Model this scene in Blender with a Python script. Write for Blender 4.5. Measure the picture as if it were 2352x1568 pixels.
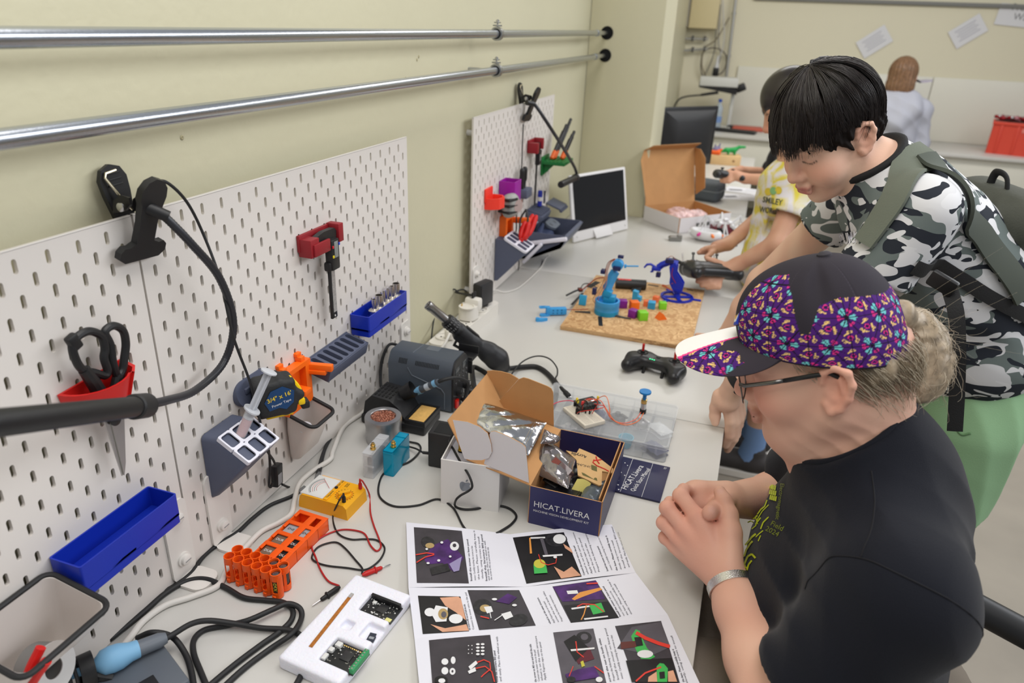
import bpy,bmesh,math,random
import numpy as np
from mathutils import Vector,Matrix,Euler
for _o in list(bpy.data.objects):
 bpy.data.objects.remove(_o)
SC=bpy.context.scene
COL=SC.collection
random.seed(4)
R=math.radians
T=0.74
# -- camera
CAM_POS=(0.72554,-0.69783,0.80242+T)
CAM_ROT=(R(65.85422),R(-2.30203),R(18.69368))
FPX=1646.73
cam_data=bpy.data.cameras.new('camera')
cam_data.sensor_width=36.0
cam_data.lens=36.0*FPX/2352.0
cam_data.clip_start=0.02
cam_data.clip_end=60
cam_data.dof.use_dof=True
cam_data.dof.focus_distance=1.15
cam_data.dof.aperture_fstop=4.5
cam=bpy.data.objects.new('camera',cam_data)
cam.location=CAM_POS
cam.rotation_euler=CAM_ROT
COL.objects.link(cam)
SC.camera=cam
# -- world and light
world=bpy.data.worlds.new('room_light')
SC.world=world
world.use_nodes=True
world.node_tree.nodes['Background'].inputs[0].default_value=(0.93,0.96,1.0,1)
world.node_tree.nodes['Background'].inputs[1].default_value=0.36
def area(name,loc,size,power,target,color=(1,1,1)):
 d=bpy.data.lights.new(name,'AREA')
 d.shape='RECTANGLE'
 d.size,d.size_y=size
 d.energy=power
 d.color=color
 o=bpy.data.objects.new(name,d)
 o.location=loc
 o.rotation_euler=(Vector(target)-Vector(loc)).to_track_quat('-Z','Y').to_euler()
 COL.objects.link(o)
 return o
area('ceiling_light_near',(0.75,-0.2,3.0),(1.0,2.6),42,(0.75,0.1,0),(1,0.97,0.93))
area('ceiling_light_far',(1.4,3.9,3.0),(0.6,3.4),60,(1.3,3.9,0),(1,0.97,0.93))
area('window_light',(3.5,1.5,2.85),(4.6,0.9),92,(0.0,0.9,1.2),(0.93,0.96,1.0))
SC.view_settings.view_transform='Standard'
SC.view_settings.look='None'
SC.view_settings.exposure=-0.1
SC.view_settings.gamma=1.0
SC.view_settings.use_curve_mapping=False
# -- measuring helpers
_RM=Euler(CAM_ROT,'XYZ').to_matrix()
_C=Vector(CAM_POS)
def ray(px,py):
 return _RM@Vector(((px-1176)/FPX,-(py-784)/FPX,-1.0))
def wp(px,py,d):
 return _C+ray(px,py)*d
def tb(px,py,h=0.0):
 v=ray(px,py)
 return _C+v*((T+h-_C.z)/v.z)
def bd(px,py,x=0.0):
 v=ray(px,py)
 return _C+v*((x-_C.x)/v.x)
def yp(px,py,y):
 v=ray(px,py)
 return _C+v*((y-_C.y)/v.y)
def fl(px,py):
 return tb(px,py,-T)
 # -- materials
_M={}
def mat(name,col=(0.5,0.5,0.5),rough=0.5,metal=0.0,bump=0.0,bscale=80.0,var=0.0,vscale=6.0,spec=0.5,trans=0.0,ior=1.45,alpha=1.0,emit=0.0,sss=0.0,coat=0.0,attr=False,sheen=0.0):
 if name in _M:
  return _M[name]
 m=bpy.data.materials.new(name)
 m.use_nodes=True
 nt=m.node_tree
 p=nt.nodes['Principled BSDF']
 c=(col[0],col[1],col[2],1)
 p.inputs['Base Color'].default_value=c
 p.inputs['Roughness'].default_value=rough
 p.inputs['Metallic'].default_value=metal
 p.inputs['Specular IOR Level'].default_value=spec
 p.inputs['IOR'].default_value=ior
 p.inputs['Transmission Weight'].default_value=trans
 p.inputs['Alpha'].default_value=alpha
 p.inputs['Coat Weight'].default_value=coat
 p.inputs['Sheen Weight'].default_value=sheen
 if sss:
  p.inputs['Subsurface Weight'].default_value=sss
  p.inputs['Subsurface Radius'].default_value=(0.012,0.005,0.003)
  p.inputs['Subsurface Scale'].default_value=0.5
 if emit:
  p.inputs['Emission Color'].default_value=c
  p.inputs['Emission Strength'].default_value=emit
 tc=nt.nodes.new('ShaderNodeTexCoord')
 src=None
 if attr:
  a=nt.nodes.new('ShaderNodeAttribute')
  a.attribute_name='Col'
  src=a.outputs['Color']
 if var:
  n=nt.nodes.new('ShaderNodeTexNoise')
  n.inputs['Scale'].default_value=vscale
  n.inputs['Detail'].default_value=5
  nt.links.new(tc.outputs['Object'],n.inputs['Vector'])
  mp=nt.nodes.new('ShaderNodeMapRange')
  mp.inputs[1].default_value=0.3
  mp.inputs[2].default_value=0.7
  mp.inputs[3].default_value=1-var
  mp.inputs[4].default_value=1+var
  nt.links.new(n.outputs[0],mp.inputs[0])
  mx=nt.nodes.new('ShaderNodeMix')
  mx.data_type='RGBA'
  mx.blend_type='MULTIPLY'
  mx.inputs[0].default_value=1
  mx.inputs[6].default_value=c
  if src:
   nt.links.new(src,mx.inputs[6])
  nt.links.new(mp.outputs[0],mx.inputs[7])
  src=mx.outputs[2]
 if src:
  nt.links.new(src,p.inputs['Base Color'])
 if bump:
  n=nt.nodes.new('ShaderNodeTexNoise')
  n.inputs['Scale'].default_value=bscale
  n.inputs['Detail'].default_value=4
  nt.links.new(tc.outputs['Object'],n.inputs['Vector'])
  b=nt.nodes.new('ShaderNodeBump')
  b.inputs['Strength'].default_value=bump
  b.inputs['Distance'].default_value=0.002
  nt.links.new(n.outputs[0],b.inputs['Height'])
  nt.links.new(b.outputs[0],p.inputs['Normal'])
 _M[name]=m
 return m
def srgb(r,g,b):
 f=lambda c:(c/255/12.92)if c<=10 else((c/255+0.055)/1.055)**2.4
 return(f(r),f(g),f(b))
 # -- objects
def thing(name,label,cat,loc=(0,0,0),rotz=0.0,group=None,rot=None):
 o=bpy.data.objects.new(name,None)
 o.empty_display_size=0.02
 COL.objects.link(o)
 o.location=loc
 o.rotation_euler=rot if rot is not None else(0,0,rotz)
 o['label']=label
 o['category']=cat
 if group:
  o['group']=group
 return o
def tag(o,label,cat,group=None):
 o['label']=label
 o['category']=cat
 if group:
  o['group']=group
 return o
def copy_tree(o,parent=None):
 c=o.copy()
 COL.objects.link(c)
 c.parent=parent
 for ch in list(o.children):
  copy_tree(ch,c)
 return c
def TR(loc=(0,0,0),rot=(0,0,0),s=(1,1,1)):
 return Matrix.Translation(loc)@Euler(rot,'XYZ').to_matrix().to_4x4()@Matrix.Diagonal((*s,1))
def spline(pts,n=8,closed=False):
 P=[Vector(p)for p in pts]
 out=[]
 N=len(P)
 rng=range(N if closed else N-1)
 for i in rng:
  if closed:
   a,b,c,d=P[i-1],P[i],P[(i+1)%N],P[(i+2)%N]
  else:
   a=P[i-1]if i>0 else P[0]*2-P[1]
   b,c=P[i],P[i+1]
   d=P[i+2]if i+2<N else P[-1]*2-P[-2]
  for k in range(n):
   t=k/n
   out.append(0.5*((2*b)+(c-a)*t+(2*a-5*b+4*c-d)*t*t+(3*b-a-3*c+d)*t**3))
 if not closed:
  out.append(P[-1])
 return out
_BOX={}
def _rbox(sx,sy,sz,bev,seg):
 k=(round(sx,5),round(sy,5),round(sz,5),bev,seg)
 if k not in _BOX:
  bm=bmesh.new()
  bmesh.ops.create_cube(bm,size=1)
  bmesh.ops.scale(bm,vec=(sx,sy,sz),verts=bm.verts)
  if bev:
   bmesh.ops.bevel(bm,geom=list(bm.edges),offset=min(bev,0.49*min(sx,sy,sz)),segments=seg,profile=0.5,affect='EDGES')
  bm.verts.index_update()
  _BOX[k]=([v.co.copy()for v in bm.verts],[[v.index for v in f.verts]for f in bm.faces])
  bm.free()
 return _BOX[k]
class B:
 def __init__(self):
  self.v,self.f=[],[]
 def add(self,vs,fs,M=None):
  o=len(self.v)
  self.v+=[(M@Vector(p))if M is not None else Vector(p)for p in vs]
  self.f+=[[i+o for i in f]for f in fs]
  return self
 def box(self,c,s,bev=0.0,rot=(0,0,0),seg=2,M=None):
  vs,fs=_rbox(s[0],s[1],s[2],bev,seg)
  m=TR(c,rot)
  return self.add(vs,fs,(M@m)if M is not None else m)
 def cyl(self,p0,p1,r0,r1=None,n=20,cap=True):
  r1=r0 if r1 is None else r1
  return self.tube([p0,p1],[r0,r1],n,cap)
 def tube(self,pts,r,n=8,cap=True,closed=False,sq=1.0):
  P=[Vector(p)for p in pts]
  N=len(P)
  rr=r if isinstance(r,(list,tuple))else[r]*N
  tang=[]
  for i in range(N):
   a=P[i-1]if(i>0 or closed)else P[i]
   b=P[(i+1)%N]if(i<N-1 or closed)else P[i]
   t=(b-a)
   tang.append(t.normalized()if t.length>1e-9 else Vector((0,0,1)))
  up=Vector((0,0,1))if abs(tang[0].z)<0.9 else Vector((1,0,0))
  u=tang[0].cross(up).normalized()
  vs,fs=[],[]
  for i in range(N):
   u=(u-tang[i]*u.dot(tang[i]))
   u=u.normalized()if u.length>1e-6 else tang[i].orthogonal().normalized()
   w=tang[i].cross(u)
   for k in range(n):
    a=2*math.pi*k/n
    vs.append(P[i]+(u*math.cos(a)+w*(math.sin(a)*sq))*rr[i])
  M_=N if closed else N-1
  for i in range(M_):
   j=(i+1)%N
   for k in range(n):
    k2=(k+1)%n
    fs.append([i*n+k,i*n+k2,j*n+k2,j*n+k])
  if cap and not closed:
   fs.append(list(range(n))[::-1])
   fs.append([(N-1)*n+k for k in range(n)])
  return self.add(vs,fs)
 def lathe(self,prof,n=28,M=None,cap=True):
  vs,fs=[],[]
  for r,z in prof:
   for k in range(n):
    a=2*math.pi*k/n
    vs.append((r*math.cos(a),r*math.sin(a),z))
  for i in range(len(prof)-1):
   for k in range(n):
    k2=(k+1)%n
    fs.append([i*n+k,i*n+k2,(i+1)*n+k2,(i+1)*n+k])
  if cap:
   if prof[0][0]>1e-6:
    fs.append(list(range(n))[::-1])
   if prof[-1][0]>1e-6:
    fs.append([(len(prof)-1)*n+k for k in range(n)])
  return self.add(vs,fs,M)
 def prism(self,poly,z0,z1,M=None,top=True,bottom=True):
  n=len(poly)
  a=sum(poly[i][0]*poly[(i+1)%n][1]-poly[(i+1)%n][0]*poly[i][1]for i in range(n))
  if a<0:
   poly=poly[::-1]
  vs=[(p[0],p[1],z0)for p in poly]+[(p[0],p[1],z1)for p in poly]
  fs=[[i,(i+1)%n,n+(i+1)%n,n+i]for i in range(n)]
  if bottom:
   fs.append(list(range(n))[::-1])
  if top:
   fs.append(list(range(n,2*n)))
  return self.add(vs,fs,M)
 def ring(self,outer,inner,z0,z1,M=None):
  n=len(outer)
  vs=[(p[0],p[1],z)for z in(z0,z1)for q in(outer,inner)for p in q]
  O0,I0,O1,I1=0,n,2*n,3*n
  fs=[]
  for i in range(n):
   j=(i+1)%n
   fs+=[[O0+i,O0+j,O1+j,O1+i],[I0+j,I0+i,I1+i,I1+j],[O1+i,O1+j,I1+j,I1+i],[O0+j,O0+i,I0+i,I0+j]]
  return self.add(vs,fs,M)
 def quad(self,a,b,c,d):
  return self.add([a,b,c,d],[[0,1,2,3]])
 def grid(self,fn,nu,nv):
  vs=[fn(i/nu,j/nv)for j in range(nv+1)for i in range(nu+1)]
  fs=[[j*(nu+1)+i,j*(nu+1)+i+1,(j+1)*(nu+1)+i+1,(j+1)*(nu+1)+i]for j in range(nv)for i in range(nu)]
  return self.add(vs,fs)
 def mesh(self,name):
  me=bpy.data.meshes.new(name)
  me.from_pydata(self.v,[],self.f)
  me.validate()
  return me
 def out(self,name,material,parent=None,smooth=35,fix=True):
  me=self.mesh(name)
  if fix:
   bm=bmesh.new()
   bm.from_mesh(me)
   bmesh.ops.recalc_face_normals(bm,faces=bm.faces)
   bm.to_mesh(me)
   bm.free()
  if smooth:
   me.shade_smooth()
   if smooth<180:
    me.set_sharp_from_angle(angle=R(smooth))
  me.materials.append(material)
  o=bpy.data.objects.new(name,me)
  COL.objects.link(o)
  if parent is not None:
   o.parent=parent
  return o
def struct(name,b,m,smooth=35,**k):
 o=b.out(name,m,None,smooth,**k)
 o['kind']='structure'
 return o
def rrect(w,h,r,n=5,cx=0.0,cy=0.0):
 out=[]
 for sx,sy,a0 in((1,1,0),(-1,1,90),(-1,-1,180),(1,-1,270)):
  for k in range(n+1):
   a=R(a0+90*k/n)
   out.append((cx+sx*(w/2-r)+r*math.cos(a),cy+sy*(h/2-r)+r*math.sin(a)))
 return out
def circ(r,n=24,cx=0.0,cy=0.0,ry=None):
 return[(cx+r*math.cos(2*math.pi*k/n),cy+(ry or r)*math.sin(2*math.pi*k/n))for k in range(n)]
def text_mesh(body,size,M=None,fn=None,bold=0.0,align='CENTER',width=None):
 cu=bpy.data.curves.new('lettering','FONT')
 cu.body=body
 cu.size=size
 cu.align_x=align
 cu.align_y='CENTER'
 cu.offset=bold
 cu.resolution_u=2
 o=bpy.data.objects.new('lettering',cu)
 me=o.to_mesh()
 vs=[v.co.copy()for v in me.vertices]
 fs=[list(p.vertices)for p in me.polygons]
 o.to_mesh_clear()
 bpy.data.objects.remove(o)
 bpy.data.curves.remove(cu)
 if width and vs:
  w=max(v.x for v in vs)-min(v.x for v in vs)
  if w>1e-9:
   for v in vs:
    v.x*=width/w
 b=B()
 b.add([Vector(fn(v.x,v.y))for v in vs]if fn else vs,fs,M)
 return b
def lettering(body,size,m,parent,M=None,fn=None,bold=0.0,align='CENTER',width=None,name='lettering'):
 return text_mesh(body,size,M,fn,bold,align,width).out(name,m,parent,smooth=0,fix=False)
 # -- sculpting field (smooth unions -> one skin)
class F:
 def __init__(self):
  self.p=[]
 def _bb(self,pts,r):
  pts=np.array([list(q)for q in pts],float)
  return pts.min(0)-r,pts.max(0)+r
 def cap(self,a,b,ra,rb=None,k=0.01,op=1,M=None):
  rb=ra if rb is None else rb
  if M is not None:
   a,b=M@Vector(a),M@Vector(b)
  a,b=np.array(list(a),np.float32),np.array(list(b),np.float32)
  lo,hi=self._bb([a,b],max(ra,rb))
  def fn(P):
   ab=b-a
   t=np.clip(((P-a)@ab)/max(float(ab@ab),1e-12),0,1)
   d=P-a-t[:,None]*ab
   return np.sqrt((d*d).sum(1))-(ra+(rb-ra)*t)
  self.p.append((fn,lo,hi,k,op))
  return self
 def chain(self,pts,rs,k=0.006,op=1,M=None):
  for i in range(len(pts)-1):
   self.cap(pts[i],pts[i+1],rs[i],rs[i+1],k,op,M)
  return self
 def ell(self,c,r,k=0.01,op=1,rot=(0,0,0),M=None):
  m=TR(c,rot)
  if M is not None:
   m=M@m
  Mi=np.array(m.inverted(),np.float32)
  rv=np.array(r,np.float32)
  cc=m.translation
  ext=np.abs(np.array(m.to_3x3()))@np.array(r)
  lo,hi=np.array(cc)-ext,np.array(cc)+ext
  def fn(P):
   q=P@Mi[:3,:3].T+Mi[:3,3]
   k0=np.sqrt(((q/rv)**2).sum(1))+1e-9
   k1=np.sqrt(((q/(rv*rv))**2).sum(1))+1e-9
   return k0*(k0-1)/k1
  self.p.append((fn,lo,hi,k,op))
  return self
 def rbox(self,c,s,r,k=0.01,op=1,rot=(0,0,0),M=None):
  m=TR(c,rot)
  if M is not None:
   m=M@m
  Mi=np.array(m.inverted(),np.float32)
  h=np.array(s,np.float32)/2-r
  ext=np.abs(np.array(m.to_3x3()))@(np.array(s)/2)
  cc=np.array(m.translation)
  def fn(P):
   q=np.abs(P@Mi[:3,:3].T+Mi[:3,3])-h
   return np.sqrt((np.maximum(q,0)**2).sum(1))+np.minimum(q.max(1),0)-r
  self.p.append((fn,cc-ext,cc+ext,k,op))
  return self
 def half(self,p,n,op=-1,k=0.004):
  p,n=np.array(list(p),np.float32),np.array(list(Vector(n).normalized()),np.float32)
  self.p.append((lambda P:-((P-p)@n),np.full(3,-1e3),np.full(3,1e3),k,op))
  return self
 def ev(self,P,lo=None,hi=None):
  d=np.full(len(P),1.0,np.float32)
  if lo is not None:
   if getattr(self,'_n',0)!=len(self.p):
    kk=np.array([q[3]for q in self.p])[:,None]+0.006
    self._lo=np.array([q[1]for q in self.p])-kk
    self._hi=np.array([q[2]for q in self.p])+kk
    self._n=len(self.p)
   sel=np.nonzero(((self._lo<=hi)&(self._hi>=lo)).all(1))[0]
  else:
   sel=range(len(self.p))
  for i in sel:
   fn,l,h,k,op=self.p[i]
   e=fn(P)
   if op>0:
    hh=np.maximum(k-np.abs(e-d),0)
    d=np.minimum(e,d)-hh*hh*(0.25/k)
   else:
    e=-e
    hh=np.maximum(k-np.abs(e-d),0)
    d=np.maximum(e,d)+hh*hh*(0.25/k)
  return d
 def build(self,name,res,material,parent=None,disp=None,color=None,smooth=True,clip=None):
  add=[q for q in self.p if q[4]>0]
  lo=np.min([q[1]for q in add],0)-3*res-0.004
  hi=np.max([q[2]for q in add],0)+3*res+0.004
  if clip is not None:
   lo=np.maximum(lo,np.array(clip[0]))
   hi=np.minimum(hi,np.array(clip[1]))
  BS=12
  nb=np.ceil((hi-lo)/(res*BS)).astype(int)
  n=nb*BS+1
  D=np.ones(n,np.float32)
  ax=[lo[i]+res*np.arange(n[i])for i in range(3)]
  bc=np.stack(np.meshgrid(*[lo[i]+res*BS*(np.arange(nb[i])+0.5)for i in range(3)],indexing='ij'),-1).reshape(-1,3).astype(np.float32)
  cd=np.concatenate([self.ev(bc[i:i+4000])for i in range(0,len(bc),4000)]).reshape(nb)
  rad=res*BS*0.87*1.06+0.003
  for bi in np.ndindex(*nb):
   sl=tuple(slice(bi[i]*BS,bi[i]*BS+BS+1)for i in range(3))
   if abs(cd[bi])>rad:
    D[sl]=np.where(D[sl]==1.0,np.sign(cd[bi]),D[sl])
    continue
   g=np.stack(np.meshgrid(*[ax[i][sl[i]]for i in range(3)],indexing='ij'),-1).reshape(-1,3).astype(np.float32)
   v=self.ev(g,g.min(0),g.max(0))
   if disp is not None:
    v=v+disp(g)
   D[sl]=v.reshape([BS+1]*3)
  D[0]=D[-1]=1
  D[:,0]=D[:,-1]=1
  D[:,:,0]=D[:,:,-1]=1
  s=D<0
  c=np.zeros(n-1,np.uint8)
  for a in(0,1):
   for b in(0,1):
    for e in(0,1):
     c+=s[a:n[0]-1+a,b:n[1]-1+b,e:n[2]-1+e]
  act=(c>0)&(c<8)
  ii=np.argwhere(act)
  idx=np.full(n-1,-1,np.int64)
  idx[act]=np.arange(len(ii))
  acc=np.zeros((len(ii),3))
  cnt=np.zeros(len(ii))
  cor=[np.array(q)for q in np.ndindex(2,2,2)]
  for p0 in cor:
   for axn in range(3):
    if p0[axn]:
     continue
    p1=p0.copy()
    p1[axn]=1
    q0,q1=ii+p0,ii+p1
    d0,d1=D[q0[:,0],q0[:,1],q0[:,2]],D[q1[:,0],q1[:,1],q1[:,2]]
    m=(d0<0)!=(d1<0)
    t=np.where(m,d0/np.where(m,d0-d1,1),0)
    pt=p0+np.outer(t,p1-p0)
    acc[m]+=pt[m]
    cnt[m]+=1
  V=lo+res*(ii+acc/cnt[:,None])
  Q=[]
  for axn in range(3):
   o1,o2=[(1,2),(2,0),(0,1)][axn]
   sh=[slice(0,n[i])for i in range(3)]
   s0=list(sh)
   s1=list(sh)
   s0[axn]=slice(0,n[axn]-1)
   s1[axn]=slice(1,n[axn])
   e=np.argwhere(s[tuple(s0)]!=s[tuple(s1)])
   e=e[(e[:,o1]>0)&(e[:,o2]>0)&(e[:,o1]<n[o1]-1)&(e[:,o2]<n[o2]-1)]
   if not len(e):
    continue
   fl_=s[tuple(e.T)]
   quad=[]
   for d1,d2 in((-1,-1),(0,-1),(0,0),(-1,0)):
    q=e.copy()
    q[:,o1]+=d1
    q[:,o2]+=d2
    quad.append(idx[tuple(q.T)])
   quad=np.stack(quad,1)
   quad[~fl_]=quad[~fl_][:,::-1]
   Q.append(quad)
  Q=np.concatenate(Q)
  return np_mesh(name,V,Q,material,parent,smooth,color(V)if color is not None else None)
def np_mesh(name,V,Q,material,parent=None,smooth=True,col=None):
 me=bpy.data.meshes.new(name)
 V=np.asarray(V,np.float32)
 Q=np.asarray(Q,np.int32)
 me.vertices.add(len(V))
 me.vertices.foreach_set('co',V.ravel())
 me.loops.add(Q.size)
 me.loops.foreach_set('vertex_index',Q.ravel())
 me.polygons.add(len(Q))
 me.polygons.foreach_set('loop_start',np.arange(0,Q.size,Q.shape[1],dtype=np.int32))
 me.update(calc_edges=True)
 if smooth:
  me.shade_smooth()
 if col is not None:
  a=me.color_attributes.new('Col','FLOAT_COLOR','POINT')
  a.data.foreach_set('color',np.concatenate([col,np.ones((len(col),1))],1).astype(np.float32).ravel())
 me.materials.append(material)
 o=bpy.data.objects.new(name,me)
 COL.objects.link(o)
 if parent is not None:
  o.parent=parent
 return o
def strands(name,curves,r0,material,parent,r1=None,n=3):
 Cv=np.asarray(curves,np.float32)
 N,K,_=Cv.shape
 tan=np.gradient(Cv,axis=1)
 tan/=np.linalg.norm(tan,axis=2,keepdims=True)+1e-9
 ref=np.array([0.3,0.2,0.93],np.float32)
 u=np.cross(tan,ref)
 u/=np.linalg.norm(u,axis=2,keepdims=True)+1e-9
 w=np.cross(tan,u)
 rad=np.linspace(1,0.25,K)[None,:,None]*(r0 if np.ndim(r0)else np.float32(r0))
 V=np.stack([Cv+rad*(u*math.cos(2*math.pi*k/n)+w*math.sin(2*math.pi*k/n))for k in range(n)],2)
 V=V.reshape(-1,3)
 base=(np.arange(N)[:,None]*K+np.arange(K-1)[None,:]).ravel()*n
 Q=[]
 for k in range(n):
  k2=(k+1)%n
  Q.append(np.stack([base+k,base+k2,base+n+k2,base+n+k],1))
 o=np_mesh(name,V,np.concatenate(Q),material,parent,True)
 o['kind']='stuff'
 return o
def band(pts,w):
 L_,R_=[],[]
 for i,p in enumerate(pts):
  a,b2=pts[max(i-1,0)],pts[min(i+1,len(pts)-1)]
  dx,dy=b2[0]-a[0],b2[1]-a[1]
  l=math.hypot(dx,dy)or 1
  L_.append((p[0]-dy/l*w,p[1]+dx/l*w))
  R_.append((p[0]+dy/l*w,p[1]-dx/l*w))
 return L_+R_[::-1]
white_plastic=mat('white_plastic',(0.62,0.61,0.6),0.4)
black_plastic=mat('black_plastic',(0.012,0.012,0.013),0.42)
black_rubber=mat('black_rubber',(0.014,0.014,0.015),0.55)
steel=mat('steel',(0.55,0.55,0.56),0.25,1.0)
brass=mat('brass',(0.7,0.48,0.16),0.28,1.0)
# -- SETTING
wall_paint=mat('wall_paint',srgb(203,198,170),0.42,bump=0.35,bscale=55,var=0.02,vscale=3,spec=0.4)
back_paint=mat('back_wall_paint',srgb(224,218,194),0.6,bump=0.1,bscale=40)
struct('wall_left',B().box((-0.13,0.5,1.6),(0.2,4.14,3.2)).box((-0.13,4.75,1.6),(0.2,3.64,3.2)),wall_paint)
struct('wall_pillar',B().box((0.1275,2.75,1.6),(0.315,0.36,3.2),0.006),wall_paint)
struct('wall_back',B().box((2.6,6.56,1.6),(5.6,0.2,3.2)),back_paint)
floor_m=mat('concrete_floor',srgb(150,142,130),0.55,bump=0.15,bscale=30,var=0.16,vscale=2.2)
struct('floor',B().box((2.6,2.4,-0.05),(5.7,8.4,0.1)),floor_m)
struct('trim_1',B().box((2.4,6.445,1.058+T),(3.8,0.03,0.03),0.003),mat('grey_trim',(0.2,0.2,0.19),0.5))
plug_m=mat('plaster_scar',srgb(170,162,130),0.9)
for k,(px,py)in enumerate(((962,130),(958,137),(932,180),(1205,75),(418,316))):
 p=bd(px,py,-0.0295)
 o=B().lathe([(0.0035,0),(0.002,0.001),(0.0,0.0002)],10,TR(p,(0,R(90),0))).out('plaster_scar',plug_m,bpy.data.objects['wall_left'])
panel_m=mat('white_panel',srgb(226,224,212),0.35)
pan_lab=['tall white back panel left of the hooded child','white back panel behind the red crate']
for k,(x0,x1)in enumerate(((0.46,2.03),(2.036,3.6))):
 o=struct('trim_%d'%(k+2),B().box(((x0+x1)/2,6.445,T+0.255),(x1-x0,0.018,0.51),0.002),panel_m)
desk_m=mat('desk_laminate',srgb(205,203,198),0.3,var=0.015,vscale=4,bump=0.03,bscale=300)
edge_m=mat('desk_edge',srgb(206,200,196),0.4)
leg_m=mat('desk_leg_grey',(0.45,0.45,0.45),0.4,0.3)
def desk(label,x0,x1,y0,y1,z=T,group=None,legs=True,frontpanel=False):
 t=thing('desk',label,'desk',((x0+x1)/2,(y0+y1)/2,0),0,group)
 w,d=x1-x0,y1-y0
 B().box((0,0,z-0.0125),(w,d,0.025),0.0025).out('desk_top',desk_m,t)
 if legs:
  for sx in(-1,1):
   for sy in(-1,1):
    B().box((sx*(w/2-0.06),sy*(d/2-0.06),(z-0.025)/2),(0.04,0.04,z-0.025),0.003).out('leg',leg_m,t)
  B().box((0,d/2-0.06,z-0.06),(w-0.12,0.02,0.06),0.002).out('rail',leg_m,t)
 if frontpanel:
  B().box((0,-d/2+0.05,z-0.2),(w-0.02,0.016,0.35),0.002).out('modesty_panel',panel_m,t)
 return t
desk('white laminate desk in the foreground under the open leaflet',-0.028,0.763,-0.95,0.757)
desk('white laminate desk carrying the chipboard with the robot arms',-0.028,0.763,0.759,1.632)
t3=desk('white laminate desk carrying the white tablet and open cardboard box',-0.028,0.763,1.634,2.568)
B().box((0.159,0.5855,T-0.0125),(0.473,0.233,0.025),0.0025).out('desk_extension',desk_m,t3)
desk('white laminate desk under the black monitor by the pillar',0.29,0.735,2.80,4.6,T+0.004)
desk('long white desk along the back wall under the white panels',0.02,3.6,5.72,6.43,T,frontpanel=True)
# -- conduits
galv=mat('galvanised_conduit',(0.52,0.55,0.6),0.24,1.0,bump=0.05,bscale=200)
zinc=mat('zinc_clamp',(0.4,0.41,0.42),0.3,1.0)
dark_hole=mat('hole_dark',(0.004,0.004,0.004),0.9)
def conduit(label,z):
 X=0.048
 t=thing('conduit_pipe',label,'pipe',(X,0,T+z))
 B().cyl((0,-1.3,0),(0,2.40,0),0.0102,n=28).out('pipe',galv,t)
 B().cyl((0,2.36,0),(0,2.41,0),0.0125,n=24).cyl((0,2.41,0),(0,2.6,0),0.008,n=20).out('end_fitting',galv,t)
 B().lathe([(0.026,0.0),(0.0265,0.003),(0.02,0.0035),(0.0195,-0.0005)],30,TR((0,2.5695,0),(R(90),0,0))).lathe([(0.0255,0.0012),(0,0.0013)],30,TR((0,2.5695,0),(R(90),0,0))).out('wall_sleeve',dark_hole,t)
 y=1.19
 c=B()
 c.ring(circ(0.0165,30),circ(0.0108,30),-0.008,0.008,TR((0,y,0),(R(90),0,0)))
 c.box((0,y,0.0195),(0.02,0.016,0.004),0.001)
 c.box((0,y,0.0265),(0.014,0.016,0.003),0.001)
 o=c.out('pipe_clamp',zinc,t)
 B().cyl((0,y,0.012),(0,y,0.034),0.0022,n=10).lathe([(0.005,0),(0.005,0.003),(0.0035,0.004)],6,TR((0,y,0.0285))).out('clamp_bolt',steel,o)
 B().cyl((-0.012,y,0),(-0.078,y,0),0.004,n=12).out('clamp_post',zinc,o)
 B().ring(circ(0.0125,30),circ(0.0103,30),-0.0095,0.0095,TR((0,y,0),(R(90),0,0))).out('rubber_lining',black_rubber,o)
 return t
conduit('upper galvanised conduit pipe running along the wall',0.7685)
conduit('lower galvanised conduit pipe running along the wall above the pegboards',0.680)
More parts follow.
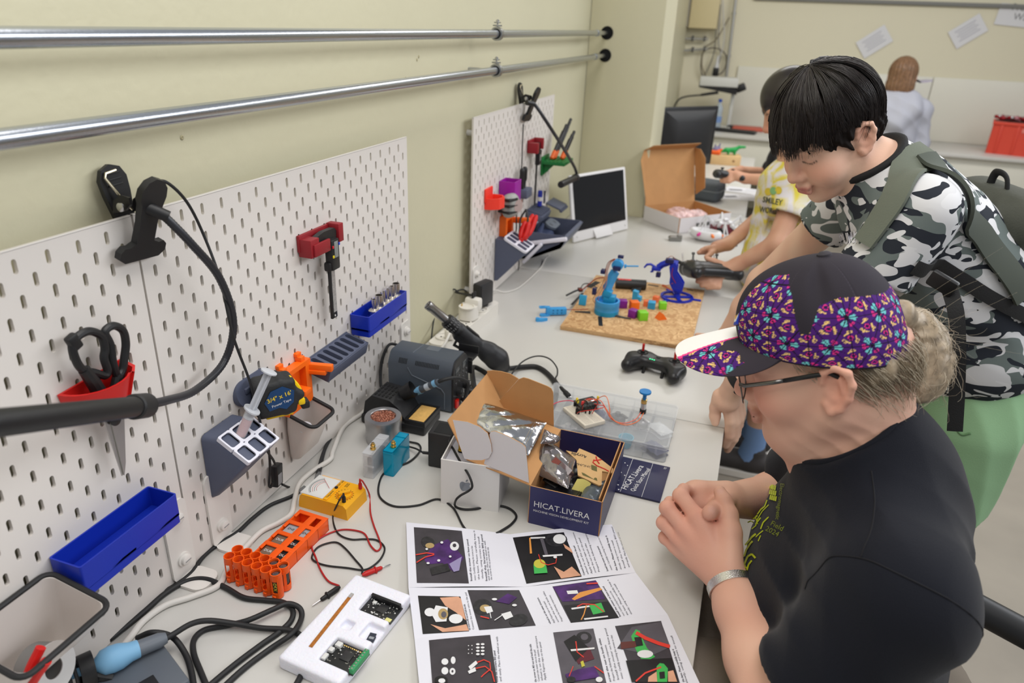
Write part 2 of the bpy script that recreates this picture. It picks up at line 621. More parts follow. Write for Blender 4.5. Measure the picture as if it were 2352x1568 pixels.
# -- pegboards
peg_m=mat('pegboard_white',srgb(222,216,210),0.38,bump=0.02,bscale=200)
def pegboard(label,y0,w,h=0.56,pitch=0.0403,th=0.005):
 t=thing('pegboard',label,'pegboard',(0,y0,T+0.001),R(90))
 b=B()
 cols=int(round(w/(pitch/2)))-1
 hw=pitch/4
 m=(w-cols*hw*2)/2
 top_m=0.002
 def slot(cx,cz):
  r,hl=0.0030,0.0056
  return[(cx+r*math.cos(R(a)),cz+hl+r*math.sin(R(a)))for a in(0,45,90,135,180)]+[(cx+r*math.cos(R(a)),cz-hl+r*math.sin(R(a)))for a in(180,225,270,315,360)]
 def cell(cx,z0,z1,cz=None):
  xa,xb=cx-hw,cx+hw
  if cz is None:
   for y in(0,th):
    b.quad((xa,y,z0),(xb,y,z0),(xb,y,z1),(xa,y,z1))
   return
  s=slot(cx,cz)
  left=[s[2],s[3],s[4],s[5],s[6],s[7]]
  right=[s[7],s[8],s[9],s[0],s[1],s[2]]
  for y in(0,th):
   vs=[(cx,y,z1),]+[(p[0],y,p[1])for p in left]+[(cx,y,z0),(xa,y,z0),(xa,y,z1)]
   b.add(vs,[list(range(len(vs)))])
   vs=[(cx,y,z0),]+[(p[0],y,p[1])for p in right]+[(cx,y,z1),(xb,y,z1),(xb,y,z0)]
   b.add(vs,[list(range(len(vs)))])
  n=len(s)
  vs=[(p[0],y,p[1])for y in(0,th)for p in s]
  b.add(vs,[[i,(i+1)%n,n+(i+1)%n,n+i]for i in range(n)])
 rows=int((h-0.001)/pitch)
 for c in range(cols):
  cx=m+hw*(2*c+1)
  first=h-0.0195 if c%2 else h-0.0195-pitch/2
  z=h-top_m
  if not c%2:
   cell(cx,first+pitch/2,z)
  cz=first
  zt=first+pitch/2 if not c%2 else z
  while cz-pitch/2>0.004:
   cell(cx,cz-pitch/2,zt,cz)
   zt=cz-pitch/2
   cz-=pitch
  cell(cx,0.0,zt)
 for xa,xb in((0,m),(w-m,w)):
  for y in(0,th):
   b.quad((xa,y,0),(xb,y,0),(xb,y,h-top_m),(xa,y,h-top_m))
 b.box((w/2,th/2,h-top_m/2),(w,th,top_m),0.0006)
 b.quad((0,0,0),(0,th,0),(0,th,h),(0,0,h))
 b.quad((w,0,0),(w,th,0),(w,th,h),(w,0,h))
 b.out('perforated_panel',peg_m,t,smooth=0)
 for sx in(0.03,w-0.03):
  for sz in(0.06,h-0.045):
   B().cyl((sx,th,sz),(sx,0.0295,sz),0.008,n=16).out('spacer',white_plastic,t)
 return t
pegboard('white slotted pegboard at the left holding the scissors and long blue tray',-0.012-0.767,0.767)
pegboard('white slotted pegboard in the middle holding the digital caliper',-0.0085,0.767)
pegboard('white slotted pegboard further back beside the white tablet',1.158,0.806)
brk_m=mat('bracket_white',srgb(226,222,216),0.35)
def bracket(label,y,group=None):
 t=thing('board_bracket',label,'bracket',(0.0,y,T),R(90))
 B().prism(rrect(0.046,0.135,0.012,cx=0,cy=0.0675+0.002),0.0005,0.0045,TR((0,0,0),(R(90),0,0))).out('plate',brk_m,t)
 B().prism(rrect(0.046,0.052,0.016,cx=0,cy=-0.026),0.0005,0.005).out('foot',brk_m,t)
 for z in(0.112,0.035):
  o=B().lathe([(0.0115,0),(0.0115,0.003),(0.0085,0.0035),(0.0085,0.008),(0.006,0.0095),(0,0.0096)],20,TR((0,-0.0045,z),(R(90),0,0))).out('thumb_screw',brk_m,t)
  B().box((0,-0.0142,z),(0.011,0.0008,0.0016)).out('screw_slot',mat('slot_grey',(0.3,0.3,0.3),0.5),o)
 return t
bracket('white plastic board bracket beside the left pegboard seam',-0.033)
bracket('white plastic board bracket below the grey six-hole container',0.054)
bracket('white plastic board bracket at the far end of the middle pegboard',0.726)
bracket('white plastic board bracket at the near end of the far pegboard',1.19)
# -- THINGS ON THE PEGBOARDS
def on_board(name,label,cat,y,z,group=None,x=0.0006):
 return thing(name,label,cat,(x,y,T+z),R(90),group)
def lb(px,py,out,y0,z0):
 p=bd(px,py,out)
 return Vector((p.y-y0,-out,p.z-T-z0))
def lb2(px,py,out,y0,z0):
 q=lb(px,py,out,y0,z0)
 return(q.x,q.z)
UP=TR((0,0,0),(R(90),0,0))
def sheet(poly,o0,o1):
 return(poly,o0,o1,UP)
red_print=mat('red_print',srgb(205,28,24),0.45,bump=0.06,bscale=500)
dkred_print=mat('dark_red_print',srgb(140,24,34),0.45,bump=0.06,bscale=500)
orange_print=mat('orange_print',srgb(246,108,16),0.45,bump=0.06,bscale=500)
grey_print=mat('slate_grey_print',srgb(82,88,108),0.5,bump=0.08,bscale=500)
white_print=mat('white_print',srgb(222,222,232),0.5)
blue_print=mat('blue_tray_plastic',srgb(14,44,168),0.38,bump=0.03,bscale=400)
cup_white=mat('cup_white',srgb(214,206,200),0.4)
goose=mat('gooseneck_dark',(0.02,0.021,0.026),0.35,bump=0.0)
def clip_shape(jx,out0,out1,outline):
 return B().prism([(p[0],p[1])for p in outline],out0,out1,UP)
def clip_lamp(label,y,z,head_pts,goose_pts,cable_pts,open_=1.0):
 t=on_board('clip_lamp',label,'lamp',y,z)
 fr=[(-0.0165,0.024),(-0.0205,0.032),(-0.0195,0.044),(-0.012,0.054),(0,0.058),(0.012,0.054),(0.0195,0.044),(0.0205,0.032),(0.0175,0.02),(0.0155,0.01),(0.0140,0.0),(0.0145,-0.028),(0.0225,-0.032),(0.031,-0.0315),(0.0365,-0.037),(0.0365,-0.046),(0.027,-0.053),(-0.027,-0.053),(-0.0365,-0.046),(-0.0365,-0.037),(-0.031,-0.0315),(-0.0225,-0.032),(-0.0145,-0.028),(-0.0140,0.0),(-0.0155,0.01)]
 tilt=R(20)
 Mf=TR((0.004,-0.0215,-0.001),(tilt,R(4),0))
 B().prism(fr,0.0,0.009,Mf@UP).out('front_jaw',black_plastic,t)
 for s in(-1,1):
  B().prism([(0.008,0.004),(-0.012,0.010),(-0.020,0.018),(-0.018,0.026),(-0.006,0.028),(0.006,0.02)],s*0.015-0.0018,s*0.015+0.0018,TR((0.003,0.0,0),(0,R(8),0))@Matrix(((0,0,1,0),(1,0,0,0),(0,1,0,0),(0,0,0,1)))).out('pivot_cheek',black_plastic,t)
 rr=[(-0.0125,-0.015),(-0.0145,0.01),(-0.0195,0.04),(-0.0205,0.058),(-0.014,0.070),(0,0.075),(0.014,0.070),(0.0205,0.058),(0.0195,0.04),(0.0145,0.01),(0.0125,-0.015)]
 Mr=TR((0.006,0.0125,-0.012),(R(-7),R(-3),0))
 jr=B().prism(rr,0,0.006,Mr@UP)
 jr=jr.out('rear_jaw',black_plastic,t)
 for k in range(3):
  B().box((0,-0.0068,0.05+k*0.007),(0.022,0.0015,0.0022),0.0005,M=Mr).out('grip_rib',black_rubber,jr)
 wire=mat('spring_wire',(0.75,0.68,0.52),0.25,1.0)
 B().tube([Mr@Vector(q)for q in((0.004,-0.009,0.067),(-0.012,-0.009,0.066),(-0.0145,-0.009,0.061),(-0.003,-0.014,0.03),(0.002,-0.018,0.018))],0.0016,8).out('spring_wire',wire,t)
 B().lathe([(0.0055,0),(0.0055,0.002),(0.003,0.003),(0,0.003)],18,TR((-0.0175,-0.012,0.0175),(0,R(-90),0))).out('rivet',steel,t)
 Mi=Matrix.Rotation(R(-90),4,'Z')@Matrix.Translation((-0.0006,-y,-(T+z)))
 gp=[Mi@Vector(p)for p in goose_pts]
 sp=spline(gp,26)
 rr_=[0.0052+(0.0005 if i%2 else 0)for i in range(len(sp))]
 B().tube(sp,rr_,12).out('gooseneck',goose,t)
 d=(sp[1]-sp[0]).normalized()
 B().cyl(sp[0]-d*0.006,sp[0]+d*0.022,0.0082,0.0072,18).out('neck_socket',black_plastic,t)
 hp=[Mi@Vector(p)for p in head_pts]
 d=(hp[1]-hp[0]).normalized()
 h=B().tube([hp[0],hp[0]+d*0.012,hp[0]+d*0.016,hp[1]-d*0.003,hp[1]],[0.0125,0.0128,0.0118,0.0118,0.0100],24).out('lamp_head',black_plastic,t)
 B().tube([hp[0]-d*0.013,hp[0]-d*0.011,hp[0]+d*0.018,hp[0]+d*0.02],[0.007,0.0145,0.0145,0.0128],24).out('collar',black_rubber,h)
 cp=[Mi@Vector(p)for p in cable_pts]
 c=B().tube(spline(cp,10),0.0021,8).out('cable',black_rubber,t)
 return t,Mi,c
gp=[bd(345,480,0.035),bd(372,492,0.045),bd(440,560,0.06),bd(505,640,0.062),bd(536,740,0.05),bd(515,830,0.035),bd(450,895,0.05),bd(380,920,0.085),bd(335,928,0.105)]
lead=[bd(352,416,0.02),bd(385,420,0.03),bd(430,465,0.03),bd(468,540,0.03),bd(505,640,0.05),bd(530,750,0.06),bd(545,800,0.06),bd(575,880,0.055),bd(598,970,0.05),bd(612,1030,0.035),bd(627,1055,0.025),bd(632,1066,0.02)]
lamp1,Mi1,cab1=clip_lamp('black clip-on gooseneck lamp clamped at the seam of the near pegboards',-0.018,0.56,[bd(325,932,0.112),bd(-40,975,0.20)],gp,lead)
sw=B().box((0,0,0),(0.022,0.013,0.040),0.002).out('inline_switch',black_plastic,lamp1)
swp=bd(636,1090,0.014)
sw.location=Mi1@swp
sw.rotation_euler=(R(0),R(9),R(10))
B().box((-0.002,-0.0068,-0.006),(0.014,0.0006,0.02)).out('printed_label',mat('label_grey',(0.25,0.25,0.26),0.5),sw)
B().tube(spline([Mi1@Vector(q)for q in(bd(626,1108,0.02),bd(622,1118,0.018),bd(618,1112,0.016),bd(620,1080,0.014),bd(618,1040,0.014),bd(608,1000,0.02))],8),0.0022,8).out('cable_loop',black_rubber,lamp1)
B().tube(spline([Mi1@Vector(q)for q in(bd(648,1112,0.016),bd(665,1119,0.014),bd(690,1122,0.02),tb(712,1122,0.004))],8),0.0022,8).out('lead_cable',black_rubber,lamp1)
gp=[bd(1213,236,0.035),bd(1228,240,0.05),bd(1262,290,0.09),bd(1300,350,0.11),bd(1320,385,0.10),bd(1325,402,0.09)]
lead=[bd(1202,285,0.02),bd(1200,330,0.012),bd(1197,400,0.012),bd(1187,450,0.03),bd(1186,520,0.04),bd(1184,560,0.03),bd(1192,600,0.02),tb(1190,620,0.003)]
_y2=bd(1203,270,0).y
lamp2,_,_=clip_lamp('black clip-on gooseneck lamp clamped on the far pegboard',_y2-0.005,0.56,[bd(1322,408,0.095),bd(1288,424,0.115)],gp,lead)
y0,z0=-0.118,0.372
t=on_board('scissors_holder','red scoop-shaped holder with the scissors in it','holder',y0,z0)
op=[(-0.05,-0.001),(-0.047,-0.02),(-0.035,-0.036),(-0.015,-0.043),(0.012,-0.043),(0.05,-0.001)]
op=[(0.046*math.cos(a)*(1 if math.cos(a)<0 else 1.06),-0.001-0.042*math.sin(a))for a in np.linspace(math.pi,0,13)]
op[-3:]=[(0.036,-0.035),(0.05,-0.022),(0.05,-0.001)]
inn=[(x*0.9,-0.0035-(abs(y)*0.86))for x,y in op]
inn[0]=(inn[0][0],-0.0035)
inn[-1]=(inn[-1][0],-0.0035)
hb=B()
n=len(op)
vs,fs=[],[]
for zz,q,sc in((0.014,op,1),(-0.022,op,0.84),(0.014,inn,1),(-0.018,inn,0.84)):
 vs+=[(p[0]*sc,p[1]*(sc if sc==1 else 0.75),zz-0.004+(0.006 if sc==1 and p[1]>-0.01 and p[0]>0 else 0))for p in q]
for i in range(n):
 j=(i+1)%n
 fs+=[[i,j,n+j,n+i],[2*n+j,2*n+i,3*n+i,3*n+j],[j,i,2*n+i,2*n+j]]
fs+=[list(range(n,2*n)),list(range(3*n,4*n))]
hb.add(vs,fs)
hb.out('scoop',red_print,t,smooth=30)
t=on_board('scissors','black-handled scissors hanging point down in the red holder','scissors',y0,z0)
o_=0.022
P=lambda a,b,o=o_:lb(a,b,o,y0,z0)
h1=[(165,795),(178,772),(205,760),(232,772),(240,800),(238,822),(246,850),(240,862),(215,855),(192,850),(176,832)]
B().tube(spline([P(*q)for q in h1],5,closed=True),0.0050,10,closed=True).box(P(168,785),(0.014,0.010,0.02),0.003,(0,R(-20),0)).out('handle',black_plastic,t)
h2=[(252,790),(240,765),(248,752),(264,748),(282,760),(288,790),(284,825),(280,850),(268,862),(258,830)]
B().tube(spline([P(*q)for q in h2],5,closed=True),0.0050,10,closed=True).out('handle',black_plastic,t)
B().tube([P(192,848),P(215,880),P(236,915),P(248,960)],[0.007,0.0085,0.009,0.007],10).tube([P(272,858),P(268,885),P(258,925),P(252,960)],[0.007,0.008,0.0085,0.007],10).out('handle_shank',black_plastic,t)
blade_m=mat('blade_steel',(0.5,0.49,0.48),0.3,1.0,bump=0.05,bscale=200)
Q=lambda a,b:lb2(a,b,o_,y0,z0)
B().prism([Q(232,950),Q(262,945),Q(285,1082),Q(279,1092),Q(262,1040)],o_-0.001,o_+0.001,UP).out('blade',blade_m,t)
B().prism([Q(245,945),Q(280,945),Q(284,1060),Q(281,1090)],o_+0.0012,o_+0.003,UP).out('blade',blade_m,t)
B().lathe([(0.0075,0),(0.0075,0.003),(0.005,0.0045),(0,0.0045)],20,TR(P(258,962)+Vector((0,-0.003,0)),(R(90),0,0))).out('pivot_screw',black_plastic,t)
def tray(label,y,z,w,d=0.047,h=0.037):
 t=on_board('parts_tray',label,'tray',y,z)
 ow,iw=rrect(w,d,0.003,3,w/2,-d/2),rrect(w-0.004,d-0.004,0.002,3,w/2,-d/2)
 b=B().ring(ow,iw,0.0,h)
 b.prism(ow,-0.0005,0.0035)
 b.prism(rrect(w-0.0012,d-0.0012,0.003,3,w/2,-d/2),-0.0125,-0.0015)
 b.out('tray_body',blue_print,t)
 return t
tray('long empty blue tray on the left pegboard',-0.2235,0.155,0.158,0.049,0.034)
tray('short blue tray holding the metal nozzles',0.484,0.212,0.172,0.044,0.032)
nz_m=mat('nozzle_steel',(0.58,0.55,0.52),0.25,1.0,bump=0.03,bscale=300)
nzs=[(0.540,0.0048,0.018),(0.562,0.0085,0.020),(0.583,0.0036,0.021),(0.601,0.0036,0.021),(0.620,0.0050,0.021),(0.640,0.0082,0.021)]
for k,(yy,r,hh)in enumerate(nzs):
 t=on_board('hot_air_nozzle',['narrow steel nozzle nearest the camera in the blue tray','wide steel nozzle second from the near end of the blue tray','thin steel nozzle third from the near end of the blue tray','thin steel nozzle fourth from the near end of the blue tray','medium steel nozzle second from the far end of the blue tray','wide steel nozzle at the far end of the blue tray'][k],'nozzle',yy+0.004,0.212+0.0036,'hot air nozzles in the blue tray')
 t.location.x=0.024
 B().lathe([(0.0125,0),(0.0125,0.017),(0.0135,0.0185),(0.0135,0.0205),(0.010,0.0225),(r+0.0012,0.024)],24).out('base_ring',nz_m,t)
 B().lathe([(r+0.0012,0.023),(r,0.026),(r,0.026+hh),(r-0.0012,0.026+hh),(r-0.0012,0.028),(0,0.028)],24,cap=False).out('spout',nz_m,t)
y0,z0=0.380,0.425
t=on_board('caliper_holder','dark red bracket holding the digital caliper on the middle pegboard','holder',y0,z0)
B().box((0.0,-0.003,0.008),(0.108,0.006,0.03),0.001).out('back_plate',dkred_print,t)
B().box((-0.04,-0.015,0.001),(0.026,0.026,0.032),0.001).out('left_arm',dkred_print,t)
B().box((0.046,-0.015,0.008),(0.016,0.026,0.034),0.001).out('right_arm',dkred_print,t)
B().box((-0.022,-0.029,-0.003),(0.05,0.005,0.022),0.001).out('front_lip',dkred_print,t)
t=on_board('digital_caliper','black digital caliper with a silver scale hanging in the dark red bracket','caliper',y0,z0)
o_=0.020
Q=lambda a,b,o=o_:lb2(a,b,o,y0,z0)
P=lambda a,b,o=o_:lb(a,b,o,y0,z0)
B().prism([(-0.035,0.006),(-0.03,0.016),(-0.005,0.021),(0.03,0.02),(0.036,0.014),(0.034,0.0),(0.012,-0.002),(-0.01,-0.004),(-0.03,-0.004)],o_-0.006,o_+0.004,UP).out('jaw',black_plastic,t)
hd=B().box((0.018,-o_-0.004,-0.026),(0.026,0.016,0.058),0.003).box((0.0145,-o_-0.002,-0.047),(0.03,0.014,0.018),0.004).out('slider_head',black_plastic,t)
B().box((0.0185,-o_-0.0125,-0.016),(0.012,0.001,0.03),0.0003).out('display',mat('lcd_grey',srgb(130,134,132),0.2),hd)
for(dx,dz,cc)in((0.0085,-0.01,'red'),(0.0085,-0.028,'yellow'),(0.029,-0.008,'blue')):
 B().box((dx,-o_-0.0125,dz),(0.004,0.002,0.005),0.0005).out('button',mat('button_'+cc,{'red':(0.6,0.02,0.03),'yellow':(0.75,0.6,0.02),'blue':(0.02,0.06,0.5)}[cc],0.4),hd)
zb=Q(748,742)[1]
B().box((0.018,-o_+0.001,(zb-0.05)/2),(0.0175,0.005,-zb-0.05),0.0008).out('beam',black_plastic,t)
B().box((0.0195,-o_-0.0018,(zb-0.048)/2+0.004),(0.011,0.0006,-zb-0.064)).out('printed_scale',mat('scale_silver',(0.45,0.45,0.46),0.35,0.6,var=0.2,vscale=300),t)
B().lathe([(0.002,0),(0.002,0.0006),(0,0.0007)],12,TR((0.018,-o_-0.0016,zb+0.005),(R(90),0,0))).out('hang_hole',white_plastic,t)
y0,z0=0.325,0.212
W_,D_,H_=0.142,0.052,0.03
t=on_board('slotted_rack','slate grey rack with seven empty slots on the middle pegboard','rack',y0,z0)
b=B()
tilt=TR((0,0,0),(R(16),0,0))
nsl=7
pw=W_/nsl
for k in range(nsl):
 cx=pw*(k+0.5)
 outer=[(cx+pw/2*sx,-D_/2+D_/2*sy)for sx,sy in((1,1),(0,1),(-1,1),(-1,0),(-1,-1),(0,-1),(1,-1),(1,0))]
 sl=rrect(pw*0.62,D_*0.82,pw*0.3,4,cx,-D_/2)
 L=[p for p in sl if p[0]<=cx+1e-6]
 slp=sorted(sl,key=lambda p:math.atan2(p[1]+D_/2,p[0]-cx))
 nn=len(slp)
 out_=[]
 for p in slp:
  a=math.atan2((p[1]+D_/2)/D_,(p[0]-cx)/pw)
  c_,s_=math.cos(a),math.sin(a)
  m_=max(abs(c_),abs(s_))
  out_.append((cx+pw/2*c_/m_,-D_/2+D_/2*s_/m_))
 b.ring(out_,slp,-0.018,0.0,tilt)
 b.prism(slp,-0.0182,-0.0165,tilt)
 for q in((cx+pw/2,0),(cx-pw/2,0),(cx+pw/2,-D_),(cx-pw/2,-D_)):
  pass
b.box((W_/2,-D_/2,-0.009),(0.0001,0.0001,0.0001))
b.box((W_/2,-D_+0.0005,-0.0125),(W_,0.003,0.025),0.0006,M=tilt)
b.box((W_/2,-0.0015,-0.0125),(W_,0.003,0.025),0.0006,M=tilt)
b.box((0.001,-D_/2,-0.0125),(0.003,D_,0.025),0.0006,M=tilt)
b.box((W_-0.001,-D_/2,-0.0125),(0.003,D_,0.025),0.0006,M=tilt)
for(xx)in(0.002,W_-0.002):
 for(yy)in(-0.001,-D_+0.001):
  b.box((xx,yy,-0.0003),(0.004,0.003,0.0006),M=tilt)
b.out('slotted_block',grey_print,t)
B().box((W_/2,-0.0015,-0.014),(W_,0.003,0.03),0.0005).out('back_plate',grey_print,t)
y0,z0=0.168,0.232
t=on_board('half_round_shelf','slate grey half-round shelf behind the tape measure','shelf',y0,z0)
pl=rrect(0.09,0.044,0.021,7,0,0)
Ms=TR((0,-0.0045,0.0),(R(74),R(0),0))
B().prism(pl,-0.006,0.004,Ms).out('plate',grey_print,t)
for sx in(-0.018,0.02):
 B().box((sx,-0.008,0.004),(0.016,0.006,0.01),0.002).out('hook',grey_print,t)
B().box((0.0,-0.022,-0.026),(0.05,0.036,0.006),0.002).out('ledge',grey_print,t)
y0,z0=0.272,0.19
t=on_board('tape_holder','orange printed bracket beside the tape measure on the middle pegboard','holder',y0,z0)
b=B()
fo=[(-0.036,-0.05),(0.04,-0.05),(0.04,0.035),(-0.036,0.035)]
fi=[(-0.026,-0.03),(0.024,-0.03),(0.024,0.026),(-0.026,0.026)]
b.ring(fo,fi,0.004,0.018,UP)
b.box((0.002,-0.002,-0.008),(0.074,0.004,0.084))
b.out('frame',orange_print,t,smooth=0)
B().box((-0.0,-0.022,-0.012),(0.02,0.03,0.01),0.001).out('shelf_lip',orange_print,t)
for xx in(-0.03,0.024):
 B().box((xx,-0.007,0.039),(0.012,0.014,0.009),0.001).box((xx,-0.002,0.046),(0.014,0.009,0.007),0.001).out('hook',orange_print,t)
B().box((0.044,-0.034,0.018),(0.012,0.05,0.013),0.002,(0,0,R(12))).box((0.040,-0.03,0.009),(0.01,0.036,0.008),0.001,(0,0,R(12))).out('prong',orange_print,t)
t=thing('tape_measure','black and yellow tape measure with a blue label','tape measure',bd(634,905,0.048),rot=(R(0),R(0),R(50)))
tp=[(-0.031,-0.024),(-0.02,-0.034),(0.02,-0.034),(0.034,-0.022),(0.036,0.0),(0.03,0.022),(0.014,0.036),(-0.012,0.037),(-0.028,0.024),(-0.034,0.002)]
yel=mat('tape_yellow',srgb(236,198,10),0.4)
Mt=TR((0,0,0),(R(90),R(-10),0))
f=F()
for dz in(0,):
 f.rbox((-0.004,0,0),(0.066,0.044,0.064),0.009,0.003)
 f.rbox((0.008,0,0.0),(0.058,0.040,0.050),0.008,0.003,rot=(0,R(45),0))
body=f.build('rubber_case',0.0024,mat('tape_rubber',(0.018,0.019,0.02),0.6,bump=0.3,bscale=300),t)
B().prism([(q[0]*0.86,q[1]*0.86)for q in tp],-0.0215,-0.0222,Mt).out('face_plate',mat('tape_grey',(0.03,0.031,0.033),0.45),t)
fp=B().prism([(-0.024,0.004),(-0.01,0.02),(0.01,0.022),(0.026,0.008),(0.02,-0.012),(0.006,-0.02),(-0.004,-0.013),(-0.02,-0.013)],0.0226,0.0233,Mt).out('blue_label',mat('tape_blue',srgb(10,62,110),0.3),t)
Ml=TR((0,-0.02345,0),(R(90),0,0))@TR((0,0,0.0003),(0,0,R(12)))
lettering('3/4" x 16\'',0.0105,mat('gold_print',srgb(230,200,60),0.4),fp,Ml@TR((0.001,0.006,0)),bold=0.0002)
lettering('Power Tape',0.0065,mat('white_ink',(0.8,0.8,0.8),0.4),fp,Ml@TR((0.001,-0.006,0)))
B().box((0.0,0.0,-0.0325),(0.045,0.03,0.008),0.003).out('yellow_base',yel,t)
B().tube(spline([(0.02,-0.008,0.030),(0.032,-0.008,0.012),(0.036,-0.008,-0.004),(0.032,-0.008,-0.02)],5),0.005,10).out('yellow_spine',yel,t)
B().box((0.036,-0.012,-0.014),(0.012,0.016,0.012),0.003).out('lock_button',yel,t)
B().box((0.043,-0.006,-0.024),(0.014,0.02,0.014),0.003).out('tape_hook',black_rubber,t)
y0,z0=0.042,0.1
t=on_board('pen_container','slate grey wedge container with a white six-hole insert','container',y0,z0)
W_=0.078
prof=[(0.001,0.108),(0.03,0.108),(0.082,0.076),(0.012,-0.002),(0.004,-0.006),(0.001,-0.006)]
Mx=Matrix(((0,0,1,0),(-1,0,0,0),(0,1,0,0),(0,0,0,1)))
b=B().prism(prof,0.0,W_,Mx)
me_o=b.out('body',grey_print,t)
bm=bmesh.new()
bm.from_mesh(me_o.data)
bmesh.ops.bevel(bm,geom=[e for e in bm.edges if abs(e.verts[0].co.x-e.verts[1].co.x)<1e-6 and max(abs(v.co.y)for v in e.verts)>0.011],offset=0.008,segments=3,profile=0.5,affect='EDGES')
bm.to_mesh(me_o.data)
bm.free()
me_o.data.shade_smooth()
me_o.data.set_sharp_from_angle(angle=R(50))
a_=Vector((0,-0.030,0.1085))
c_=Vector((0,-0.082,0.0765))
dv=(c_-a_).normalized()
nv=Vector((1,0,0)).cross(dv)*-1
if nv.z<0:
 nv=-nv
Mp=Matrix(((1,dv.x,nv.x,0),(0,dv.y,nv.y,0),(0,dv.z,nv.z,0),(0,0,0,1)))
Mp.translation=a_+Vector((W_/2,0,0))+dv*0.03+nv*0.0015
iw,il=W_*0.98,0.062
ins=B()
well=B()
cw,cl=iw/3,il/2
for i in range(3):
 for j in range(2):
  cx,cy=(i-1)*cw,(j-0.5)*cl
  slp=rrect(cw*0.78,cl*0.80,0.004,3,cx,cy)
  slp=sorted(slp,key=lambda p:math.atan2(p[1]-cy,p[0]-cx))
  out_=[]
  for p in slp:
   an=math.atan2((p[1]-cy)/cl,(p[0]-cx)/cw)
   m_=max(abs(math.cos(an)),abs(math.sin(an)))
   out_.append((cx+cw/2*math.cos(an)/m_,cy+cl/2*math.sin(an)/m_))
  ins.ring(out_,slp,-0.004,0.003,Mp)
  well.add([Mp@Vector((p[0],p[1],z))for z in(0.001,-0.02)for p in slp],[[k,(k+1)%len(slp),len(slp)+(k+1)%len(slp),len(slp)+k]for k in range(len(slp))]+[list(range(len(slp),2*len(slp)))])
o=ins.out('white_insert',white_print,t)
well.out('wells',mat('well_dark',srgb(52,55,78),0.6),t)
def cup(label,y,z,w,h,out):
 t=on_board('storage_cup',label,'cup',y,z)
 loops=[]
 N=24
 for k,(s,zz,o0,o1,ww)in enumerate(((0,0.0,0.001,0.012,0.6),(0.1,0.004,0.001,0.020,0.8),(0.25,0.015,0.001,0.03,0.94),(0.7,0.065,0.001,0.8*out,1.0),(1,None,0.004,out,1.0))):
  lp=[]
  for(px_,py_)in rrect(w*ww,1.0,0.28 if True else 0,5,w/2,0):
   pass
  base=rrect(w*ww,max(o1-o0,0.006),min(0.013,(o1-o0)*0.45),5,w/2,-(o0+o1)/2)
  for q in base:
   f_=(-q[1]-o0)/max(o1-o0,1e-6)
   zt=zz if zz is not None else h-0.02*f_
   lp.append((q[0],q[1],zt))
  loops.append(lp)
 n=len(loops[0])
 cx=Vector((w/2,-out/2,h*0.8))
 vs=[p for lp in loops for p in lp]
 inner=[]
 for lp in loops[::-1]:
  c0=sum((Vector(p)for p in lp),Vector())/n
  inner.append([tuple(c0+(Vector(p)-c0)*0.93+Vector((0,0,0.002 if lp is loops[0]else 0)))for p in lp])
 vs+=[p for lp in inner for p in lp]
 nl=len(loops)*2
 fs=[[i*n+k,i*n+(k+1)%n,(i+1)*n+(k+1)%n,(i+1)*n+k]for i in range(nl-1)for k in range(n)]
 fs+=[list(range(n)),list(range((nl-1)*n,nl*n))]
 B().add(vs,fs).out('cup_body',cup_white,t,smooth=60)
 B().tube([Vector(p)for p in loops[-1]],0.0036,10,closed=True).out('black_rim',black_rubber,t)
 return t
cup('white cup with a black rim below the orange bracket',0.240,0.04,0.072,0.105,0.064)
cup('large white cup with a black rim below the long blue tray',-0.345,0.06,0.115,0.115,0.095)
clear=mat('clear_plastic',(0.85,0.87,0.9),0.1,alpha=.28)
frost=mat('frosted_plastic',srgb(215,218,224),0.35,trans=0.25)
def syringe(label,p0,p1,fluid,plunger=0.055):
 d=(p1-p0)
 L=d.length
 t=thing('syringe',label,'syringe',p0)
 t.rotation_euler=d.to_track_quat('Z','Y').to_euler()
 B().lathe([(0.002,-0.012),(0.0025,0),(0.0085,0.003),(0.0085,L),(0.0074,L),(0.0074,0.004),(0,0.0035)],24,cap=False).out('barrel',clear,t)
 B().prism(circ(0.018,28,ry=0.012),L,L+0.0022).out('flange',frost,t)
 B().lathe([(0,0.005),(0.0072,0.006),(0.0072,L*0.7),(0,L*0.72)],20).out('contents',fluid,t)
 b=B().box((0,0,L+plunger/2),(0.0125,0.0022,plunger)).box((0,0,L+plunger/2),(0.0022,0.0125,plunger))
 b.lathe([(0.0072,L*0.72),(0.0072,L*0.72+0.004)],18)
 b.out('plunger',frost,t)
 B().lathe([(0.0125,L+plunger),(0.0125,L+plunger+0.002),(0.011,L+plunger+0.0028)],26).out('thumb_rest',frost,t)
 return t
p_fl=bd(578,942,0.058)
p_tip=bd(566,985,0.052)
p_top=bd(617,855,0.078)
dirn=(p_top-p_fl)
syringe('syringe with red label standing in the grey six-hole container',p_fl-dirn.normalized()*0.05,p_fl,mat('red_green_label',srgb(190,90,86),0.4),dirn.length)
p=bd(694,975,0.03)
syringe('small clear syringe lying in the white cup with the black rim',p+Vector((-0.004,0.016,-0.05)),p+Vector((0.006,0.0,-0.01)),frost,0.008)
t=thing('label_roll','grey roll of printed labels in the large white cup','roll',(0.046,-0.292,T+0.098),rot=(R(78),R(8),R(96)))
B().ring(circ(0.028,36),circ(0.014,36),-0.013,0.013).out('roll',mat('roll_grey',srgb(120,118,116),0.5),t)
B().ring(circ(0.030,36),circ(0.012,36),0.0132,0.0146).out('white_flange',white_plastic,t)
t=thing('small_pliers','red-handled pliers standing in the large white cup','pliers',(0.07,-0.335,T+0.10))
B().tube(spline([(0,0,0),(0.004,0.01,0.035),(0.01,0.026,0.06)],6),0.0055,10).out('handle',red_print,t)
